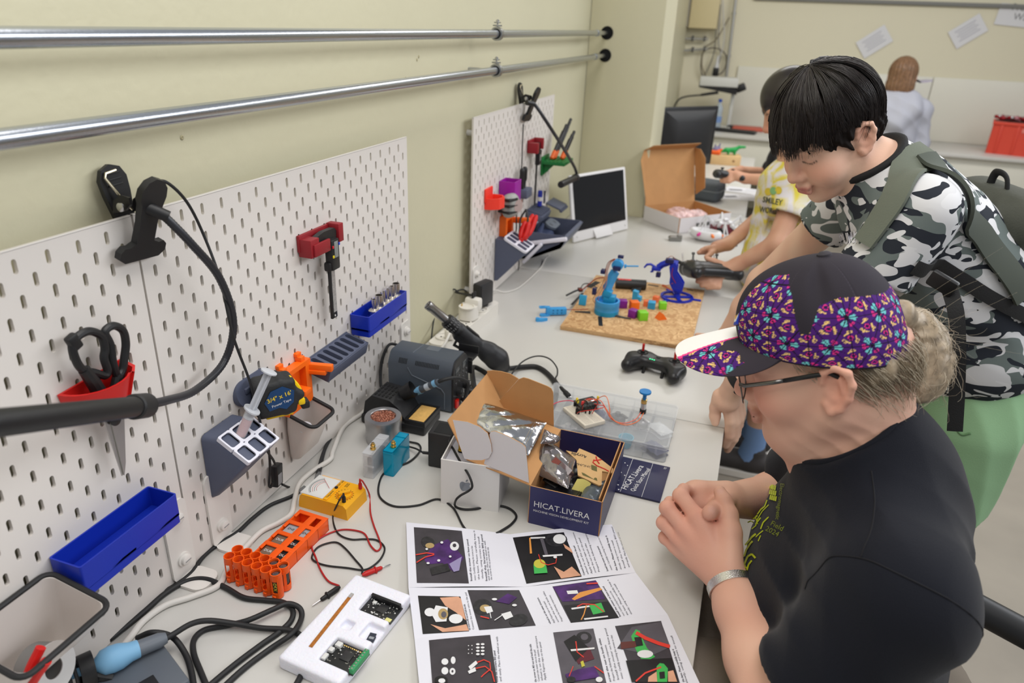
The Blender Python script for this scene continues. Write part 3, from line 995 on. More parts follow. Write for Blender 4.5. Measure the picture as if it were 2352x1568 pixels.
B().tube(spline([(0,0,0),(0.012,0.006,0.03),(0.026,0.018,0.055)],6),0.0055,10).out('handle',red_print,t)
B().box((0,-0.002,-0.02),(0.016,0.008,0.04),0.002).out('jaw',steel,t)
# -- far pegboard things
Fz=lambda x,y:(1060+x/3.136,180+y/3.136)
def far_t(name,label,cat,x,y,out=0.0):
 p=bd(*Fz(x,y),out)
 return on_board(name,label,cat,p.y,p.z-T)
t=far_t('scissors_holder','red scoop-shaped holder on the far pegboard left of the purple box','holder',190,880)
b=B()
for q0,q1,z_0,z_1 in((1,1,0.02,0.02),):
 oo=[(-0.03,0),(-0.028,-0.02),(-0.012,-0.04),(0.02,-0.045),(0.045,-0.03),(0.045,0)]
 ii=[(x*.85,y*.85-.002)for x,y in oo]
 b.ring(oo,ii,-0.02,0.012)
 b.prism(ii,-0.02,-0.016)
 b.box((-0.005,-0.003,0.02),(0.06,0.006,0.04),0.002)
b.out('scoop',mat('coral_print',srgb(236,60,44),0.45),t)
t=far_t('open_box','purple square open box on the far pegboard','box',290,830)
b=B().ring(rrect(0.062,0.052,.001,2,0,-0.026),rrect(0.056,0.046,.001,2,0,-0.026),-0.038,0.045)
b.prism(rrect(0.06,0.05,.001,2,0,-0.026),-0.039,-0.034).out('box_body',mat('purple_print',srgb(150,22,150),0.45),t)
t=far_t('pliers_holder','slate grey holder with black-handled pliers on the far pegboard','holder',400,790)
B().box((0,-0.022,-0.012),(0.06,0.044,0.03),0.004).out('cradle',grey_print,t)
t=far_t('pliers','black-handled pliers standing above the grey tape measure','pliers',395,770)
for dx in(-0.014,0.016):
 B().tube(spline([(dx*0.4,-0.022,-0.02),(dx,-0.022,0.02),(dx*0.9,-0.022,0.06)],6),[0.006]*6+[0.0085]*4+[0.009]*2+[0.006],10).out('handle',black_plastic,t)
B().box((0,-0.022,-0.04),(0.014,0.008,0.03),0.002).out('jaw',steel,t)
t=thing('tape_measure','grey tape measure with black stripes on the far pegboard','tape measure',bd(*Fz(352,915),0.045),R(70))
f=F().rbox((0,0,0),(0.066,0.044,0.076),0.026,0.004)
f.build('case',0.0035,mat('tape_case_grey',srgb(150,152,148),0.4),t)
for dz in(-0.016,0.004,0.022):
 B().box((-0.012,0,dz),(0.044,0.0455,0.008),0.003).out('black_stripe',black_rubber,t)
B().lathe([(0.02,0),(0.02,0.001),(0.0,0.0012)],24,TR((0.012,-0.0215,0),(R(90),0,0))).out('label_disc',mat('disc_red',srgb(170,150,146),0.4),t)
t=far_t('caliper_holder','dark red bracket with a caliper on the far pegboard','holder',495,480)
B().box((0,-0.003,0),(0.075,0.006,0.04),.001).box((-0.028,-0.02,-0.004),(0.022,0.034,0.034),.001).box((0.032,-0.02,0.004),(0.012,0.034,0.036),.001).out('bracket',dkred_print,t)
t=far_t('digital_caliper','dark caliper hanging in the bracket on the far pegboard','caliper',500,500)
B().prism([(-0.025,0.0),(-0.005,0.02),(0.03,0.018),(0.02,-0.01),(-0.01,-0.008)],0.018,0.028,UP).out('jaw',black_plastic,t)
B().box((0.006,-0.026,-0.03),(0.028,0.016,0.05),.003).out('slider_head',black_plastic,t)
B().box((0.006,-0.026,-0.03),(0.02,0.0165,0.022),.001).out('display',mat('lcd_grey',(0.2,0.2,0.2)),t)
B().box((0.004,-0.022,-0.12),(0.012,0.004,0.15),.001).out('beam',black_plastic,t)
t=far_t('shelf_rack','green printed shelf rack with small screwdrivers on the far pegboard','rack',590,600)
gr=mat('green_print',srgb(22,112,52),0.45)
b=B().box((0.01,-0.003,-0.01),(0.09,0.006,0.065),.001).out('back_plate',gr,t)
b=B()
b.box((0.03,-0.045,0.002),(0.125,0.085,0.012),.0015)
for k in range(5):
 b.box((0.03,-0.018-0.014*k,0.009),(0.12,0.006,0.004),.0008)
b.prism([(0,0),(0.05,0),(0,-0.05)],-0.02,-0.012,Mx)
b.out('ribbed_shelf',gr,t)
dk=mat('screwdriver_black',(0.02,0.02,0.02),0.4)
og=mat('screwdriver_orange',srgb(220,96,24),0.4)
labs=['front left','middle left','back left','front right','middle right']
for k,(dx,dy,ln)in enumerate(((-0.002,-0.03,0.14),(0.014,-0.034,0.15),(0.03,-0.03,0.16),(0.02,-0.062,0.10),(0.042,-0.06,0.11))):
 base=t.matrix_world
 pos=Vector((0.0006,t.location.y,t.location.z))+Vector((-dy,dx,0.012))
 s=thing('screwdriver','small orange and black screwdriver at the '+labs[k]+' of the green rack','screwdriver',pos,rot=(R(-32),R(14),0),group='screwdrivers in the green rack')
 B().lathe([(0.004,0),(0.0085,0.004),(0.0085,0.03),(0.007,0.034)],12).out('orange_grip',og,s)
 B().lathe([(0.0075,0.034),(0.0075,ln*.8),(0.0055,ln*.82),(0.0055,ln),(0.003,ln+.002)],12).out('black_handle',dk,s)
t=far_t('slotted_rack','slate grey rack with many thin slots on the far pegboard','rack',490,945)
b=B().box((0.01,-0.03,-0.012),(0.115,0.06,0.02),.001,(R(14),0,0))
for k in range(9):
 b.box((-0.04+k*0.0125,-0.03,0.0),(0.004,0.056,0.012),.0006,(R(14),0,0))
b.out('finned_block',grey_print,t)
t=far_t('tool_shelf','slate grey scalloped tool shelf at the right of the far pegboard','shelf',620,905)
b=B().box((0.02,-0.03,0),(0.1,0.06,0.006),.001,(R(20),0,0))
for k in range(5):
 b.cyl((-0.02+k*0.02,-0.058,-0.02),(-0.02+k*0.02,-0.062,-0.012),0.006,n=10)
b.out('shelf_plate',grey_print,t)
bp=bd(*Fz(565,860),0.03)
t=thing('marker_pen','blue marker standing in the scalloped tool shelf','pen',bp)
B().lathe([(0.007,-0.03),(0.0085,-0.028),(0.0085,0.022),(0.0065,0.026),(0,0.0265)],14).out('barrel',mat('marker_blue',srgb(28,42,150),0.35),t)
B().lathe([(0.0088,-0.01),(0.0088,0.004)],14,cap=False).out('band',white_plastic,t)
bp=bd(*Fz(598,850),0.03)
t=thing('small_brush','thin dark blue stick beside the blue marker','stick',bp)
B().cyl((0,0,-0.025),(0,0,0.015),0.003,n=10).cyl((0,0,0.015),(0,0,0.02),0.0036,n=10).out('stick_body',mat('stick_navy',srgb(30,34,70),0.4),t)
t=far_t('tape_holder','orange printed bracket on the far pegboard below the grey tape measure','holder',300,1095)
b=B().ring([(-0.04,-0.06),(0.035,-0.06),(0.035,0.055),(-0.04,0.055)],[(-0.025,-0.045),(0.018,-0.03),(0.018,0.04),(-0.025,0.04)],0,0.022,UP)
b.box((0,-0.002,0),(0.07,0.004,0.11))
b.out('frame',orange_print,t,smooth=0)
B().box((0.04,-0.045,0.03),(0.016,0.06,0.018),.003,(0,0,R(14))).out('prong',orange_print,t)
B().box((-0.01,-0.008,0.06),(0.035,0.016,0.012),.003).out('hook',orange_print,t)
p=bd(*Fz(236,1300),0)
t=on_board('pen_container','slate grey wedge container with red-handled tools on the far pegboard','container',p.y,p.z-T-0.06)
prof=[(0.001,0.125),(0.03,0.125),(0.10,0.09),(0.012,-0.01),(0.001,-0.012)]
B().prism(prof,0,0.09,Mx).out('body',grey_print,t)
Mw=TR((0.045,-0.065,0.111),(R(27),0,0))
b=B().prism(rrect(0.094,0.086,0.012),-0.002,0.005,Mw).out('white_insert',white_print,t)
for i in range(3):
 for j in range(2):
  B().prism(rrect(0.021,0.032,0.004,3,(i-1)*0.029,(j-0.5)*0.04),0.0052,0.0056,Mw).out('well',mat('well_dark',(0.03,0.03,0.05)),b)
cont=t.location.copy()
for k,(dy,dx,rx,L,lab)in enumerate(((0.055,0.07,-30,0.06,'short red-handled cutter standing in the far wedge container'),(0.085,0.075,-44,0.085,'long red-handled cutter leaning right in the far wedge container'))):
 s=thing('wire_cutter',lab,'cutter',(dx,cont.y+dy,cont.z+0.118),rot=(R(rx),R(8),0))
 for sgn in(-1,1):
  B().tube(spline([(0,0,-0.02),(0.008*sgn,0,L*.4),(0.006*sgn,0,L)],6),[0.004]*4+[0.0075]*6+[0.0078]*2+[0.005],10).out('handle',red_print,s)
 B().box((0,0,-0.03),(0.012,0.008,0.03),.002).out('jaw',black_plastic,s)
s=thing('tweezers','black tweezers leaning in the far wedge container','tweezers',(0.06,cont.y+0.08,cont.z+0.12),rot=(R(-28),R(0),0))
for sgn in(-1,1):
 B().tube(spline([(0,0,-0.02),(0.01*sgn,0,0.03),(0.012*sgn,0,0.06),(0.0,0,0.09)],6),0.0032,8).out('arm',black_plastic,s)
pL,pR=bd(*Fz(440,1290),0.01),bd(*Fz(650,1110),0.01)
t=on_board('wall_bin','large slate grey bin on white arms at the foot of the far pegboard','bin',pL.y,0.035)
Wb=0.235
prof=[(0.002,0.0),(0.03,0.0),(0.145,0.055),(0.165,0.095),(0.155,0.1),(0.14,0.07),(0.03,0.01),(0.006,0.01),(0.006,0.10),(0.002,0.10)]
b=B().prism(prof,0,Wb,Mx)
for xx in(0,Wb-0.004):
 b.prism([(0.002,0),(0.03,0),(0.145,0.055),(0.165,0.095),(0.155,0.1),(0.002,0.10)],xx,xx+0.004,Mx)
b.out('bin_body',grey_print,t,smooth=20)
B().box((Wb/2,-0.012,0.102),(Wb,0.016,0.008),.002).out('white_rail',white_print,t)
b=B().box((-0.01,-0.09,0.075),(0.014,0.16,0.014),.004,(R(-14),0,0)).box((-0.02,-0.05,0.03),(0.014,0.012,0.10),.004,(R(40),0,0)).out('white_arm',white_print,t)
s=on_board('holder_plate','slate grey oval plate with two slots lying in the large bin','plate',pL.y+0.155,0.035+0.095,x=0.07)
B().prism(rrect(0.09,0.045,0.022,7),-0.004,0.004,TR((0,0,0),(R(25),0,0))).out('plate',mat('slate_light',srgb(96,104,116),0.5),s)
for dx in(-0.022,0.022):
 B().prism(rrect(0.005,0.014,0.002,3,dx,0),0.0041,0.0046,TR((0,0,0),(R(25),0,0))).out('slot',black_plastic,s)
s=on_board('tool_pouch','dark blue tool bundle lying in the large bin','pouch',pL.y+0.07,0.035+0.06,x=0.06)
F().rbox((0,0,0),(0.11,0.06,0.05),0.016,0.004).cap((-0.05,0,0.03),(0.02,0.01,0.045),0.012,0.008,0.01).build('bundle',0.004,mat('navy_cloth',srgb(40,52,84),0.7,bump=.4,bscale=120),s)
# -- THINGS ON THE DESK
zA=lambda x,y:(820+x/3.825,640+y/3.825)
zB=lambda x,y:(960+x/3.675,830+y/3.675)
zO=lambda x,y:(1200+x/4.6125,560+y/4.6125)
zM=lambda x,y:(500+x/3.028,1050+y/3.028)
z4=lambda x,y:(900+x/3.267,1180+y/3.267)
def cable(name,label,pts,r,m,n=9,cat='cable'):
 P=spline(pts,10)
 base=P[0].copy()
 o=B().tube([p-base for p in P],r,n).out(name,m,None,smooth=180)
 o.location=base
 return tag(o,label,cat)
def cross_M(y):
 return Matrix(((1,0,0,0),(0,0,1,0),(0,1,0,0),(0,0,0,1)))if y is None else Matrix(((1,0,0,0),(0,0,1,y),(0,1,0,0),(0,0,0,1)))
def zx_M():
 return Matrix(((0,0,1,0),(1,0,0,0),(0,1,0,0),(0,0,0,1)))
 # -- rework station
case_m=mat('station_grey',srgb(72,79,88),0.42,bump=0.08,bscale=350)
case_hi=mat('station_line',srgb(92,99,108),0.4)
panel_blk=mat('station_panel',(0.02,0.02,0.022),0.4)
t=thing('rework_station','dark grey soldering rework station with knobs beside the hot air gun','soldering station',(0.109,0.628,T),R(0))
W_,D_,H_=0.156,0.090,0.123
sec=[(-D_/2,0.004),(-D_/2,H_-0.024),(-D_/2+0.012,H_-0.004),(-D_/2+0.02,H_),(D_/2-0.02,H_),(D_/2,H_-0.022),(D_/2,0.004)]
body=B().prism(sec,-W_/2,W_/2-0.004,zx_M()).out('case',case_m,t)
B().prism([(y*0.97,0.006+(z-0.006)*0.975)for y,z in sec],W_/2-0.004,W_/2+0.001,zx_M()).out('front_panel',panel_blk,t)
for s in((-1,-1),(-1,1),(1,-1),(1,1)):
 B().lathe([(0.007,0),(0.006,0.004)],14,TR((s[0]*(W_/2-0.02),s[1]*(D_/2-0.014),0.0))).out('rubber_foot',black_rubber,t)
vent=mat('vent_dark',(0.008,0.009,0.01),0.7)
b=B()
for k in range(6):
 b.box((-0.052+k*0.0035,-D_/2+0.0042,H_-0.0165),(0.0015,0.0016,0.012),rot=(R(-31),0,0))
for k in range(16):
 b.box((-0.012+k*0.0036,-D_/2+0.0042,H_-0.0165),(0.0015,0.0016,0.010),rot=(R(-31),0,0))
b.out('vent_slots',vent,t)['kind']='stuff'
B().tube([(-0.022,D_/2-0.02,H_),(-0.026,-D_/2+0.02,H_),(-0.03,-D_/2-0.0002,H_-0.03),(-0.02,-D_/2-0.0002,H_-0.046),(0.05,-D_/2-0.0002,H_-0.066),(0.058,-D_/2-0.0002,H_-0.076),(0.058,-D_/2-0.0002,0.008)],0.0012,8).out('case_seam',case_hi,t)
B().prism(rrect(0.03,0.024,0.001,2,0.0,0.0),H_,H_+0.0004,TR((0.008,0.012,0))).out('label_plate',case_hi,t)
xf=W_/2+0.001
for(yy,zz,rr)in((-0.02,0.045,0.0105),(0.02,0.045,0.0105)):
 o=B().lathe([(rr,0),(rr,0.012),(rr*.85,0.014),(0,0.0142)],22,TR((xf,yy,zz),(0,R(90),0))).out('knob',black_plastic,t)
 B().box((xf+0.0145,yy,zz+0.005),(0.0008,0.0015,0.008)).out('knob_mark',white_plastic,o)
for yy in(-0.02,0.02):
 B().box((xf+0.0004,yy,0.097),(0.001,0.028,0.016),0.0003).out('display',mat('station_display',(0.05,0.055,0.06),0.15),t)
for yy in(-0.03,-0.012,0.012,0.03):
 for zz in(0.068,0.08):
  B().lathe([(0.0035,0),(0.003,0.0015),(0,0.0016)],12,TR((xf,yy,zz),(0,R(90),0))).out('button',mat('station_button',(0.05,0.05,0.055),0.35),t)
for yy in(-0.03,0.028):
 B().box((xf+0.003,yy,0.02),(0.006,0.012,0.02),0.001).out('power_switch',mat('switch_red',srgb(200,30,22),0.35),t)
B().lathe([(0.010,0),(0.010,0.004),(0.0075,0.004),(0.0075,0.018),(0.006,0.02)],20,TR((xf,0.0,0.018),(0,R(90),0))).out('iron_socket',steel,t)
B().lathe([(0.010,0),(0.009,0.02),(0.006,0.03)],20,TR((xf,0.018,0.03),(0,R(90),0))).out('hose_socket',black_plastic,t)
B().box((0.062,D_/2+0.02,0.092),(0.05,0.045,0.004),0.001).box((0.062,D_/2+0.002,0.08),(0.05,0.004,0.04),0.001).box((0.062,D_/2+0.042,0.1),(0.05,0.004,0.022),0.001).out('gun_cradle',black_plastic,t)
B().tube(spline([(-W_/2,0.02,0.11),(-W_/2-0.02,0.0,0.118),(-W_/2-0.0235,-0.03,0.09),(-W_/2-0.018,-0.05,0.05),(-W_/2-0.008,-0.062,0.02),(-W_/2-0.006,-0.075,0.004)],10),0.0033,10).out('power_lead',black_rubber,t)
p0,p1=wp(*zA(620,230),1)*0+Vector((0.074,0.70,T+0.20)),Vector((0.232,0.806,T+0.022))
t=thing('hot_air_gun','black hot air gun with a steel nozzle leaning on the grey station','heat gun',p0)
t.rotation_euler=(p1-p0).to_track_quat('Z','Y').to_euler()
L=(p1-p0).length
B().lathe([(0.0098,0),(0.0112,0.0),(0.0112,0.012),(0.0105,0.013),(0.0105,0.062),(0.0085,0.062),(0.0085,0.004),(0.0098,0.0)],28,cap=False).out('nozzle_tube',mat('nozzle_tube',(0.4,0.39,0.38),0.3,1.0),t)
sh=B().lathe([(0.014,0.058),(0.0165,0.06),(0.0165,0.092),(0.0185,0.098),(0.0185,0.104)],28).out('vented_shroud',black_plastic,t)
b=B()
for a in range(0,360,20):
 for q in range(3):
  if a%60==0 and q==1:
   continue
  c,s_=math.cos(R(a)),math.sin(R(a))
  b.box((0.0164*c,0.0164*s_,0.067+0.009*q),(0.003,0.003,0.005),0.0006,(0,0,R(a)))
b.out('vent_holes',mat('vent_grey',(0.12,0.12,0.12),0.6),sh)
f=F()
f.chain([(0,0,0.1),(0,0,0.15),(0,0.002,0.18),(0,0.004,0.22)],[0.0185,0.0175,0.018,0.021],0.008)
f.chain([(0,0.004,0.2),(0,0.004,0.23),(0,0.0,L)],[0.026,0.026,0.013],0.012)
f.rbox((0,-0.008,0.125),(0.026,0.03,0.05),0.004,0.004)
f.build('handle',0.003,mat('gun_black',(0.02,0.021,0.024),0.45),t)
B().box((0,0.018,0.13),(0.014,0.006,0.042),0.002).out('trigger_strip',black_plastic,t)
B().tube([(0.0,-0.012,0.112),(0.0,-0.035,0.118),(0.0,-0.03,0.15)],0.004,10).out('hook_bar',black_plastic,t)
hz=0.007
cable('air_hose','thick black hose of the hot air gun curving over the desk',[Vector((0.228,0.800,T+0.024)),tb(1170,846,0.012),tb(1205,842,0.008),tb(1235,843,0.007),tb(1262,862,0.007),tb(1278,890,0.007),tb(1268,935,0.007),tb(1235,960,0.007),tb(1180,925,0.01),tb(1130,870,0.010),tb(1105,850,0.014),tb(1085,846,0.02),Vector((0.214,0.646,T+0.03))],0.0062,black_rubber,12,'hose')
# -- soldering iron stand
t=thing('iron_stand','black soldering iron stand with a tan sponge tray','iron stand',(0.095,0.515,T),R(0))
B().box((0.0,0,0.011),(0.15,0.085,0.022),0.005).out('base',black_plastic,t)
prof=[(-0.072,0.02),(-0.066,0.052),(-0.05,0.068),(-0.008,0.064),(0.012,0.05),(0.03,0.02)]
hood=B().prism(prof,-0.035,0.035,cross_M(None)).out('hood',black_plastic,t)
b=B()
for i in range(5):
 for j in range(4):
  b.box((-0.046+i*0.0085,-0.022+j*0.014,0.0679-i*0.0008),(0.004,0.009,0.0012),rot=(0,R(5),0))
b.out('hood_vents',mat('vent_black',(0.002,0.002,0.002),0.8),hood)
B().tube([(0.0,0.008,0.06),(0.022,0.016,0.074)],[0.015,0.0185],24,cap=False).out('funnel',black_plastic,t)
B().ring([(0.028,-0.04),(0.075,-0.04),(0.075,0.04),(0.028,0.04)],[(0.033,-0.034),(0.07,-0.034),(0.07,0.034),(0.033,0.034)],0.02,0.030).out('sponge_tray',black_plastic,t)
B().box((0.0515,0,0.0255),(0.036,0.066,0.008),0.002).out('sponge',mat('sponge_tan',srgb(214,170,96),0.85,bump=0.8,bscale=250,var=0.12,vscale=60),t)
a,b_=wp(*zA(415,1040),1.575),wp(*zA(715,905),1.53)
blue_grip=mat('grip_blue',srgb(126,178,214),0.5)
dir_=(b_-a).normalized()
t=thing('soldering_iron','soldering iron with a light blue grip resting in the black stand','soldering iron',a)
t.rotation_euler=dir_.to_track_quat('Z','Y').to_euler()
L=(b_-a).length
B().lathe([(0.004,-0.05),(0.0045,0.0),(0.0105,0.002),(0.0108,0.006),(0.0085,0.012),(0.0078,0.03),(0.009,L*0.5)],22).out('grip',blue_grip,t)
B().lathe([(0.0086,L*0.5),(0.0075,L*0.56),(0.0075,L*0.95),(0.0065,L)],20).out('handle',mat('handle_grey',srgb(74,80,88),0.45),t)
B().lathe([(0.0078,L*0.64),(0.0078,L*0.76)],20,cap=False).out('label_band',mat('band_white',srgb(190,200,210),0.4),t)
B().lathe([(0.0079,L*0.86),(0.0079,L*0.95)],20,cap=False).out('end_ring',blue_grip,t)
cable('iron_cable','black cable running from the blue-gripped iron to the grey station',[b_-dir_*0.004,wp(*zA(770,885),1.53),wp(*zA(850,870),1.54),wp(*zA(920,880),1.56),wp(*zA(975,925),1.58),Vector((0.206,0.605,T+0.03)),Vector((0.19,0.628,T+0.018))],0.0042,black_rubber,12)
t=thing('tin','round silver tin filled with copper wool','tin',(0.0975,0.432,T))
tin_m=mat('tin_silver',(0.42,0.42,0.43),0.35,0.9)
B().lathe([(0.036,0),(0.0365,0.003),(0.0365,0.04),(0.0345,0.042)],40).out('tin_body',tin_m,t)
B().lathe([(0.0375,0.040),(0.0378,0.054),(0.0365,0.057),(0.0265,0.0575),(0.0255,0.0565),(0.0255,0.05)],40,cap=False).out('tin_lid',tin_m,t)
rng=np.random.default_rng(3)
cw=[]
for k in range(420):
 r,a=0.0225*math.sqrt(rng.random()),rng.random()*6.28
 c0=np.array([r*math.cos(a),r*math.sin(a),0.052+0.004*rng.random()])
 ph,rr_=rng.random()*6.28,0.003+0.002*rng.random()
 ax1,ax2=rng.normal(size=3),rng.normal(size=3)
 ax1/=np.linalg.norm(ax1)
 ax2/=np.linalg.norm(ax2)
 th=np.linspace(0,5,7)[:,None]+ph
 cw.append(c0+rr_*(np.cos(th)*ax1+np.sin(th)*ax2*0.7))
strands('copper_wool',np.array(cw),0.0005,mat('copper',(0.75,0.36,0.25),0.3,1.0),t,n=3)
B().lathe([(0.0253,0.05),(0,0.0515)],30).out('wool_bed',mat('copper_dark',(0.45,0.2,0.14),0.6,0.7),t)
def module_box(label,m,p,rz,group=None):
 t=thing('module_box',label,'plastic box',p,rz)
 w,d,h=0.022,0.074,0.054
 b=B()
 b.ring(rrect(w,d,0.003,3),rrect(w-.003,d-.003,.002,3),0.0,h)
 b.prism(rrect(w,d,.003,3),0,.0015).prism(rrect(w,d,.003,3),h-.0015,h)
 b.out('shell',m,t)
 B().box((0,-d/2+0.004,h*.45),(w+.0006,0.0016,0.004),.0004).box((0,-d/2-0.0004,h*0.93),(w-.004,0.0008,0.002)).box((0,d/2-0.018,h+0.0007),(w,0.0016,0.0014)).out('seam_ribs',m,t)
 B().box((0,0.0,0.022),(0.014,0.05,0.03),0.002).out('circuit',mat('module_pcb',srgb(58,58,62),0.5,var=.4,vscale=250),t)
 B().tube(spline([(0.004,-0.024,0.012),(-0.004,-0.026,0.02),(0.004,-0.026,0.03),(0.002,-0.02,0.04)],6),0.0009,6).out('inner_wire',black_rubber,t)
 B().lathe([(0.0055,0),(0.0055,0.003),(0.004,0.0034),(0.004,0.007),(0.0048,0.0075),(0.0048,0.010),(0.003,0.0105),(0.003,0.014),(0,0.0142)],12,TR((0.003,-0.018,h))).out('brass_socket',brass,t)
 return t
teal=mat('clear_teal',(0.0,0.36,0.58),0.12,alpha=.72)
module_box('clear plastic module box with a brass socket beside the tin',clear,tb(842,1097)+Vector((0.002,0.037,0)),R(2))
module_box('translucent blue module box with a brass socket beside the clear one',teal,tb(889,1092)+Vector((0.002,0.037,0)),R(1))
# -- black adapter and its cable
t=thing('power_adapter','small black square adapter standing behind the white box','adapter',(0.246,0.405,T),R(4))
B().box((0,0,0.0385),(0.052,0.052,0.077),0.003).out('housing',mat('adapter_black',(0.018,0.018,0.019),0.5,bump=.1,bscale=300),t)
B().box((0.002,-0.002,0.0772),(0.036,0.036,0.0008),0.0002).out('top_grille',vent,t)
B().cyl((-0.026,-0.01,0.02),(-0.042,-0.012,0.02),0.003,n=12).out('plug_boot',black_rubber,t)
cable('adapter_cable','thin black cable winding from the adapter past the white box to the leaflet',[Vector((0.206,0.39,T+0.02)),tb(955,1030,0.012),tb(930,1022,0.004),tb(925,1012,0.003),tb(945,1015,0.003),tb(962,1020,0.003),tb(965,1035,0.003),tb(940,1060,0.003),tb(890,1080,0.002),tb(872,1105,0.002),tb(872,1140,0.002),tb(905,1162,0.002),tb(960,1160,0.002),tb(1005,1146,0.002),tb(1040,1165,0.002),tb(1064,1208,0.002),tb(1085,1230,0.0015)],0.0019,black_rubber,8)
# -- white gadget box with a grey fruit emblem
t=thing('gadget_box','white open gadget box with a grey apple emblem on its front','box',(0.3395,0.335,T),R(7))
wh=mat('gadget_white',srgb(226,224,222),0.35)
w,d,h=0.107,0.098,0.094
b=B().ring(rrect(w,d,.0012,2),rrect(w-.005,d-.005,.001,2),0,h)
b.prism(rrect(w-.002,d-.002,.001,2),0.0,h-0.014)
b.out('carton',wh,t)
B().prism(rrect(w-.006,d-.006,.002,2),h-0.0138,h-0.0125).out('inner_tray',white_print,t)
lobes=[(0.0,-0.0085),(0.004,-0.0098),(0.0075,-0.007),(0.0098,-0.0015),(0.0085,0.0008),(0.0076,0.004),(0.0092,0.0075),(0.006,0.0098),(0.0025,0.0092),(0.0,0.0083),(-0.0025,0.0092),(-0.006,0.0098),(-0.0095,0.007),(-0.0103,0.001),(-0.0085,-0.0055),(-0.0045,-0.0098)]
sm=[(p.x,p.y)for p in spline([(q[0],q[1],0)for q in lobes],4,closed=True)]
Ma=TR((-0.008,-d/2-0.0003,h*0.47),(R(90),0,0))
emb=mat('emblem_grey',srgb(142,148,158),0.25,0.4)
B().prism(sm,0,0.0003,Ma).prism([(0.0005,0.0105),(0.0012,0.0145),(0.0045,0.0162),(0.0042,0.0125)],0,0.0003,Ma).out('emblem',emb,t)
dk_grey=mat('plug_grey',(0.12,0.125,0.14),0.35)
o=B().tube(spline([(-0.005,0.012,0.083),(-0.005,0.012,0.092),(0.0,0.012,0.1),(0.008,0.014,0.103)],5),0.0042,12).lathe([(0.006,0.0825),(0.0065,0.086)],14,TR((-0.005,0.012,0))).out('elbow_plug',dk_grey,t)
B().lathe([(0.0065,0),(0.0065,0.004),(0.005,0.012),(0.0035,0.015)],14,TR((0.03,-0.02,0.0825))).out('jack_end',dk_grey,t)
cable('probe_lead','black lead with a gold tip hanging out of the white emblem box',[Vector((0.300,0.372,T+0.118)),wp(*zB(265,660),1.335),wp(*zB(300,740),1.31),wp(*zB(360,850),1.275),wp(*zB(430,960),1.25),wp(*zB(458,1050),1.245),wp(*zB(430,1090),1.25),wp(*zB(360,1130),1.25),wp(*zB(320,1170),1.255),tb(*zB(315,1220),0.004),tb(*zB(380,1245),0.003),tb(*zB(480,1243),0.003),tb(*zB(640,1215),0.003),tb(*zB(760,1235),0.003),tb(*zB(830,1300),0.003),tb(*zB(790,1370),0.003),tb(*zB(700,1430),0.003),tb(*zB(660,1450),0.002)],0.0021,black_rubber,8)
t=thing('brass_coil','small gold tape-wrapped plug inside the white emblem box','plug',(0.309,0.335,T+0.0815))
B().lathe([(0.006,0),(0.006,0.004),(0.0052,0.005),(0.0052,0.018),(0.004,0.02)],12).out('gold_wrap',mat('gold_tape',srgb(206,160,40),0.35,0.5),t)
B().lathe([(0.0065,0),(0.0065,0.003)],12).out('black_base',black_plastic,t)
# -- navy kit carton
navy=mat('navy_card',srgb(44,44,92),0.4)
kraft=mat('kraft_card',srgb(190,142,92),0.75,bump=0.1,bscale=120,var=0.05,vscale=20)
cwhite=mat('card_white',srgb(222,218,220),0.45)
ox,oy=0.457,0.287
t=thing('kit_carton','open navy carton with white lettering full of parts in front of the organizer','carton',(ox,oy,T))
W_,D_,H_=0.124,0.198,0.078
c=0.0022
def card(name,quadpts,m_in,m_out,par,th=0.0018):
 P=[Vector(p)for p in quadpts]
 n=len(P)
 nrm=Vector((0,0,0))
 for i in range(n):
  a,b2=P[i],P[(i+1)%n]
  nrm+=a.cross(b2)
 nrm.normalize()
 b=B()
 Q=[p-nrm*th for p in P]
 b.add(P,[list(range(n))])
 b.add(Q,[list(range(n))[::-1]])
 b.add(P+Q,[[i,n+i,n+(i+1)%n,(i+1)%n]for i in range(n)])
 o=b.out(name,m_in,par,smooth=0,fix=False)
 o.data.materials.append(m_out)
 o.data.materials.append(kraft)
 o.data.polygons[1].material_index=1
 for k in range(2,len(o.data.polygons)):
  o.data.polygons[k].material_index=2
 return o
fr=card('front_wall',[(0,0,0),(0,0,H_),(W_,0,H_),(W_,0,0)],kraft,navy,t)
card('right_wall',[(W_,0,0),(W_,0,H_),(W_,D_,H_),(W_,D_,0)],kraft,navy,t)
card('left_wall',[(0,D_,0),(0,D_,H_),(0,0,H_),(0,0,0)],kraft,navy,t)
card('back_wall',[(W_,D_,0),(W_,D_,H_),(0,D_,H_),(0,D_,0)],navy,navy,t)
card('bottom',[(0,0,.002),(W_,0,.002),(W_,D_,.002),(0,D_,.002)],kraft,navy,t)
B().box((W_-0.006,D_/2+0.002,H_/2+0.0015),(0.0018,D_-0.01,H_-0.002)).out('inner_ply',kraft,t)
hx,hz_=-0.120,0.020
lid=card('lid_panel',[(0,0,H_),(0,D_,H_),(hx,D_+.004,H_+hz_),(hx,.004,H_+hz_)],kraft,cwhite,t)
tx,tz=-0.162,0.082
card('lid_front',[(hx,.004,H_+hz_),(hx,D_+.004,H_+hz_),(tx,D_+.02,H_+tz),(tx,.018,H_+tz)],kraft,cwhite,lid)
def on_y(pts,y):
 return[yp(*zB(*q),y)-Vector((ox,oy,T))for q in pts]
yf=oy+0.004
fl1=on_y([(940,1020),(925,850),(912,720),(880,690),(760,625),(650,583),(618,590),(606,612),(612,650),(560,860)],yf)
card('side_flap',fl1[::-1],kraft,cwhite,lid)
fl2=on_y([(395,815),(350,690),(297,488),(420,505),(520,545),(590,600),(620,690),(627,760),(600,810),(540,828),(450,826)],yf-0.0035)
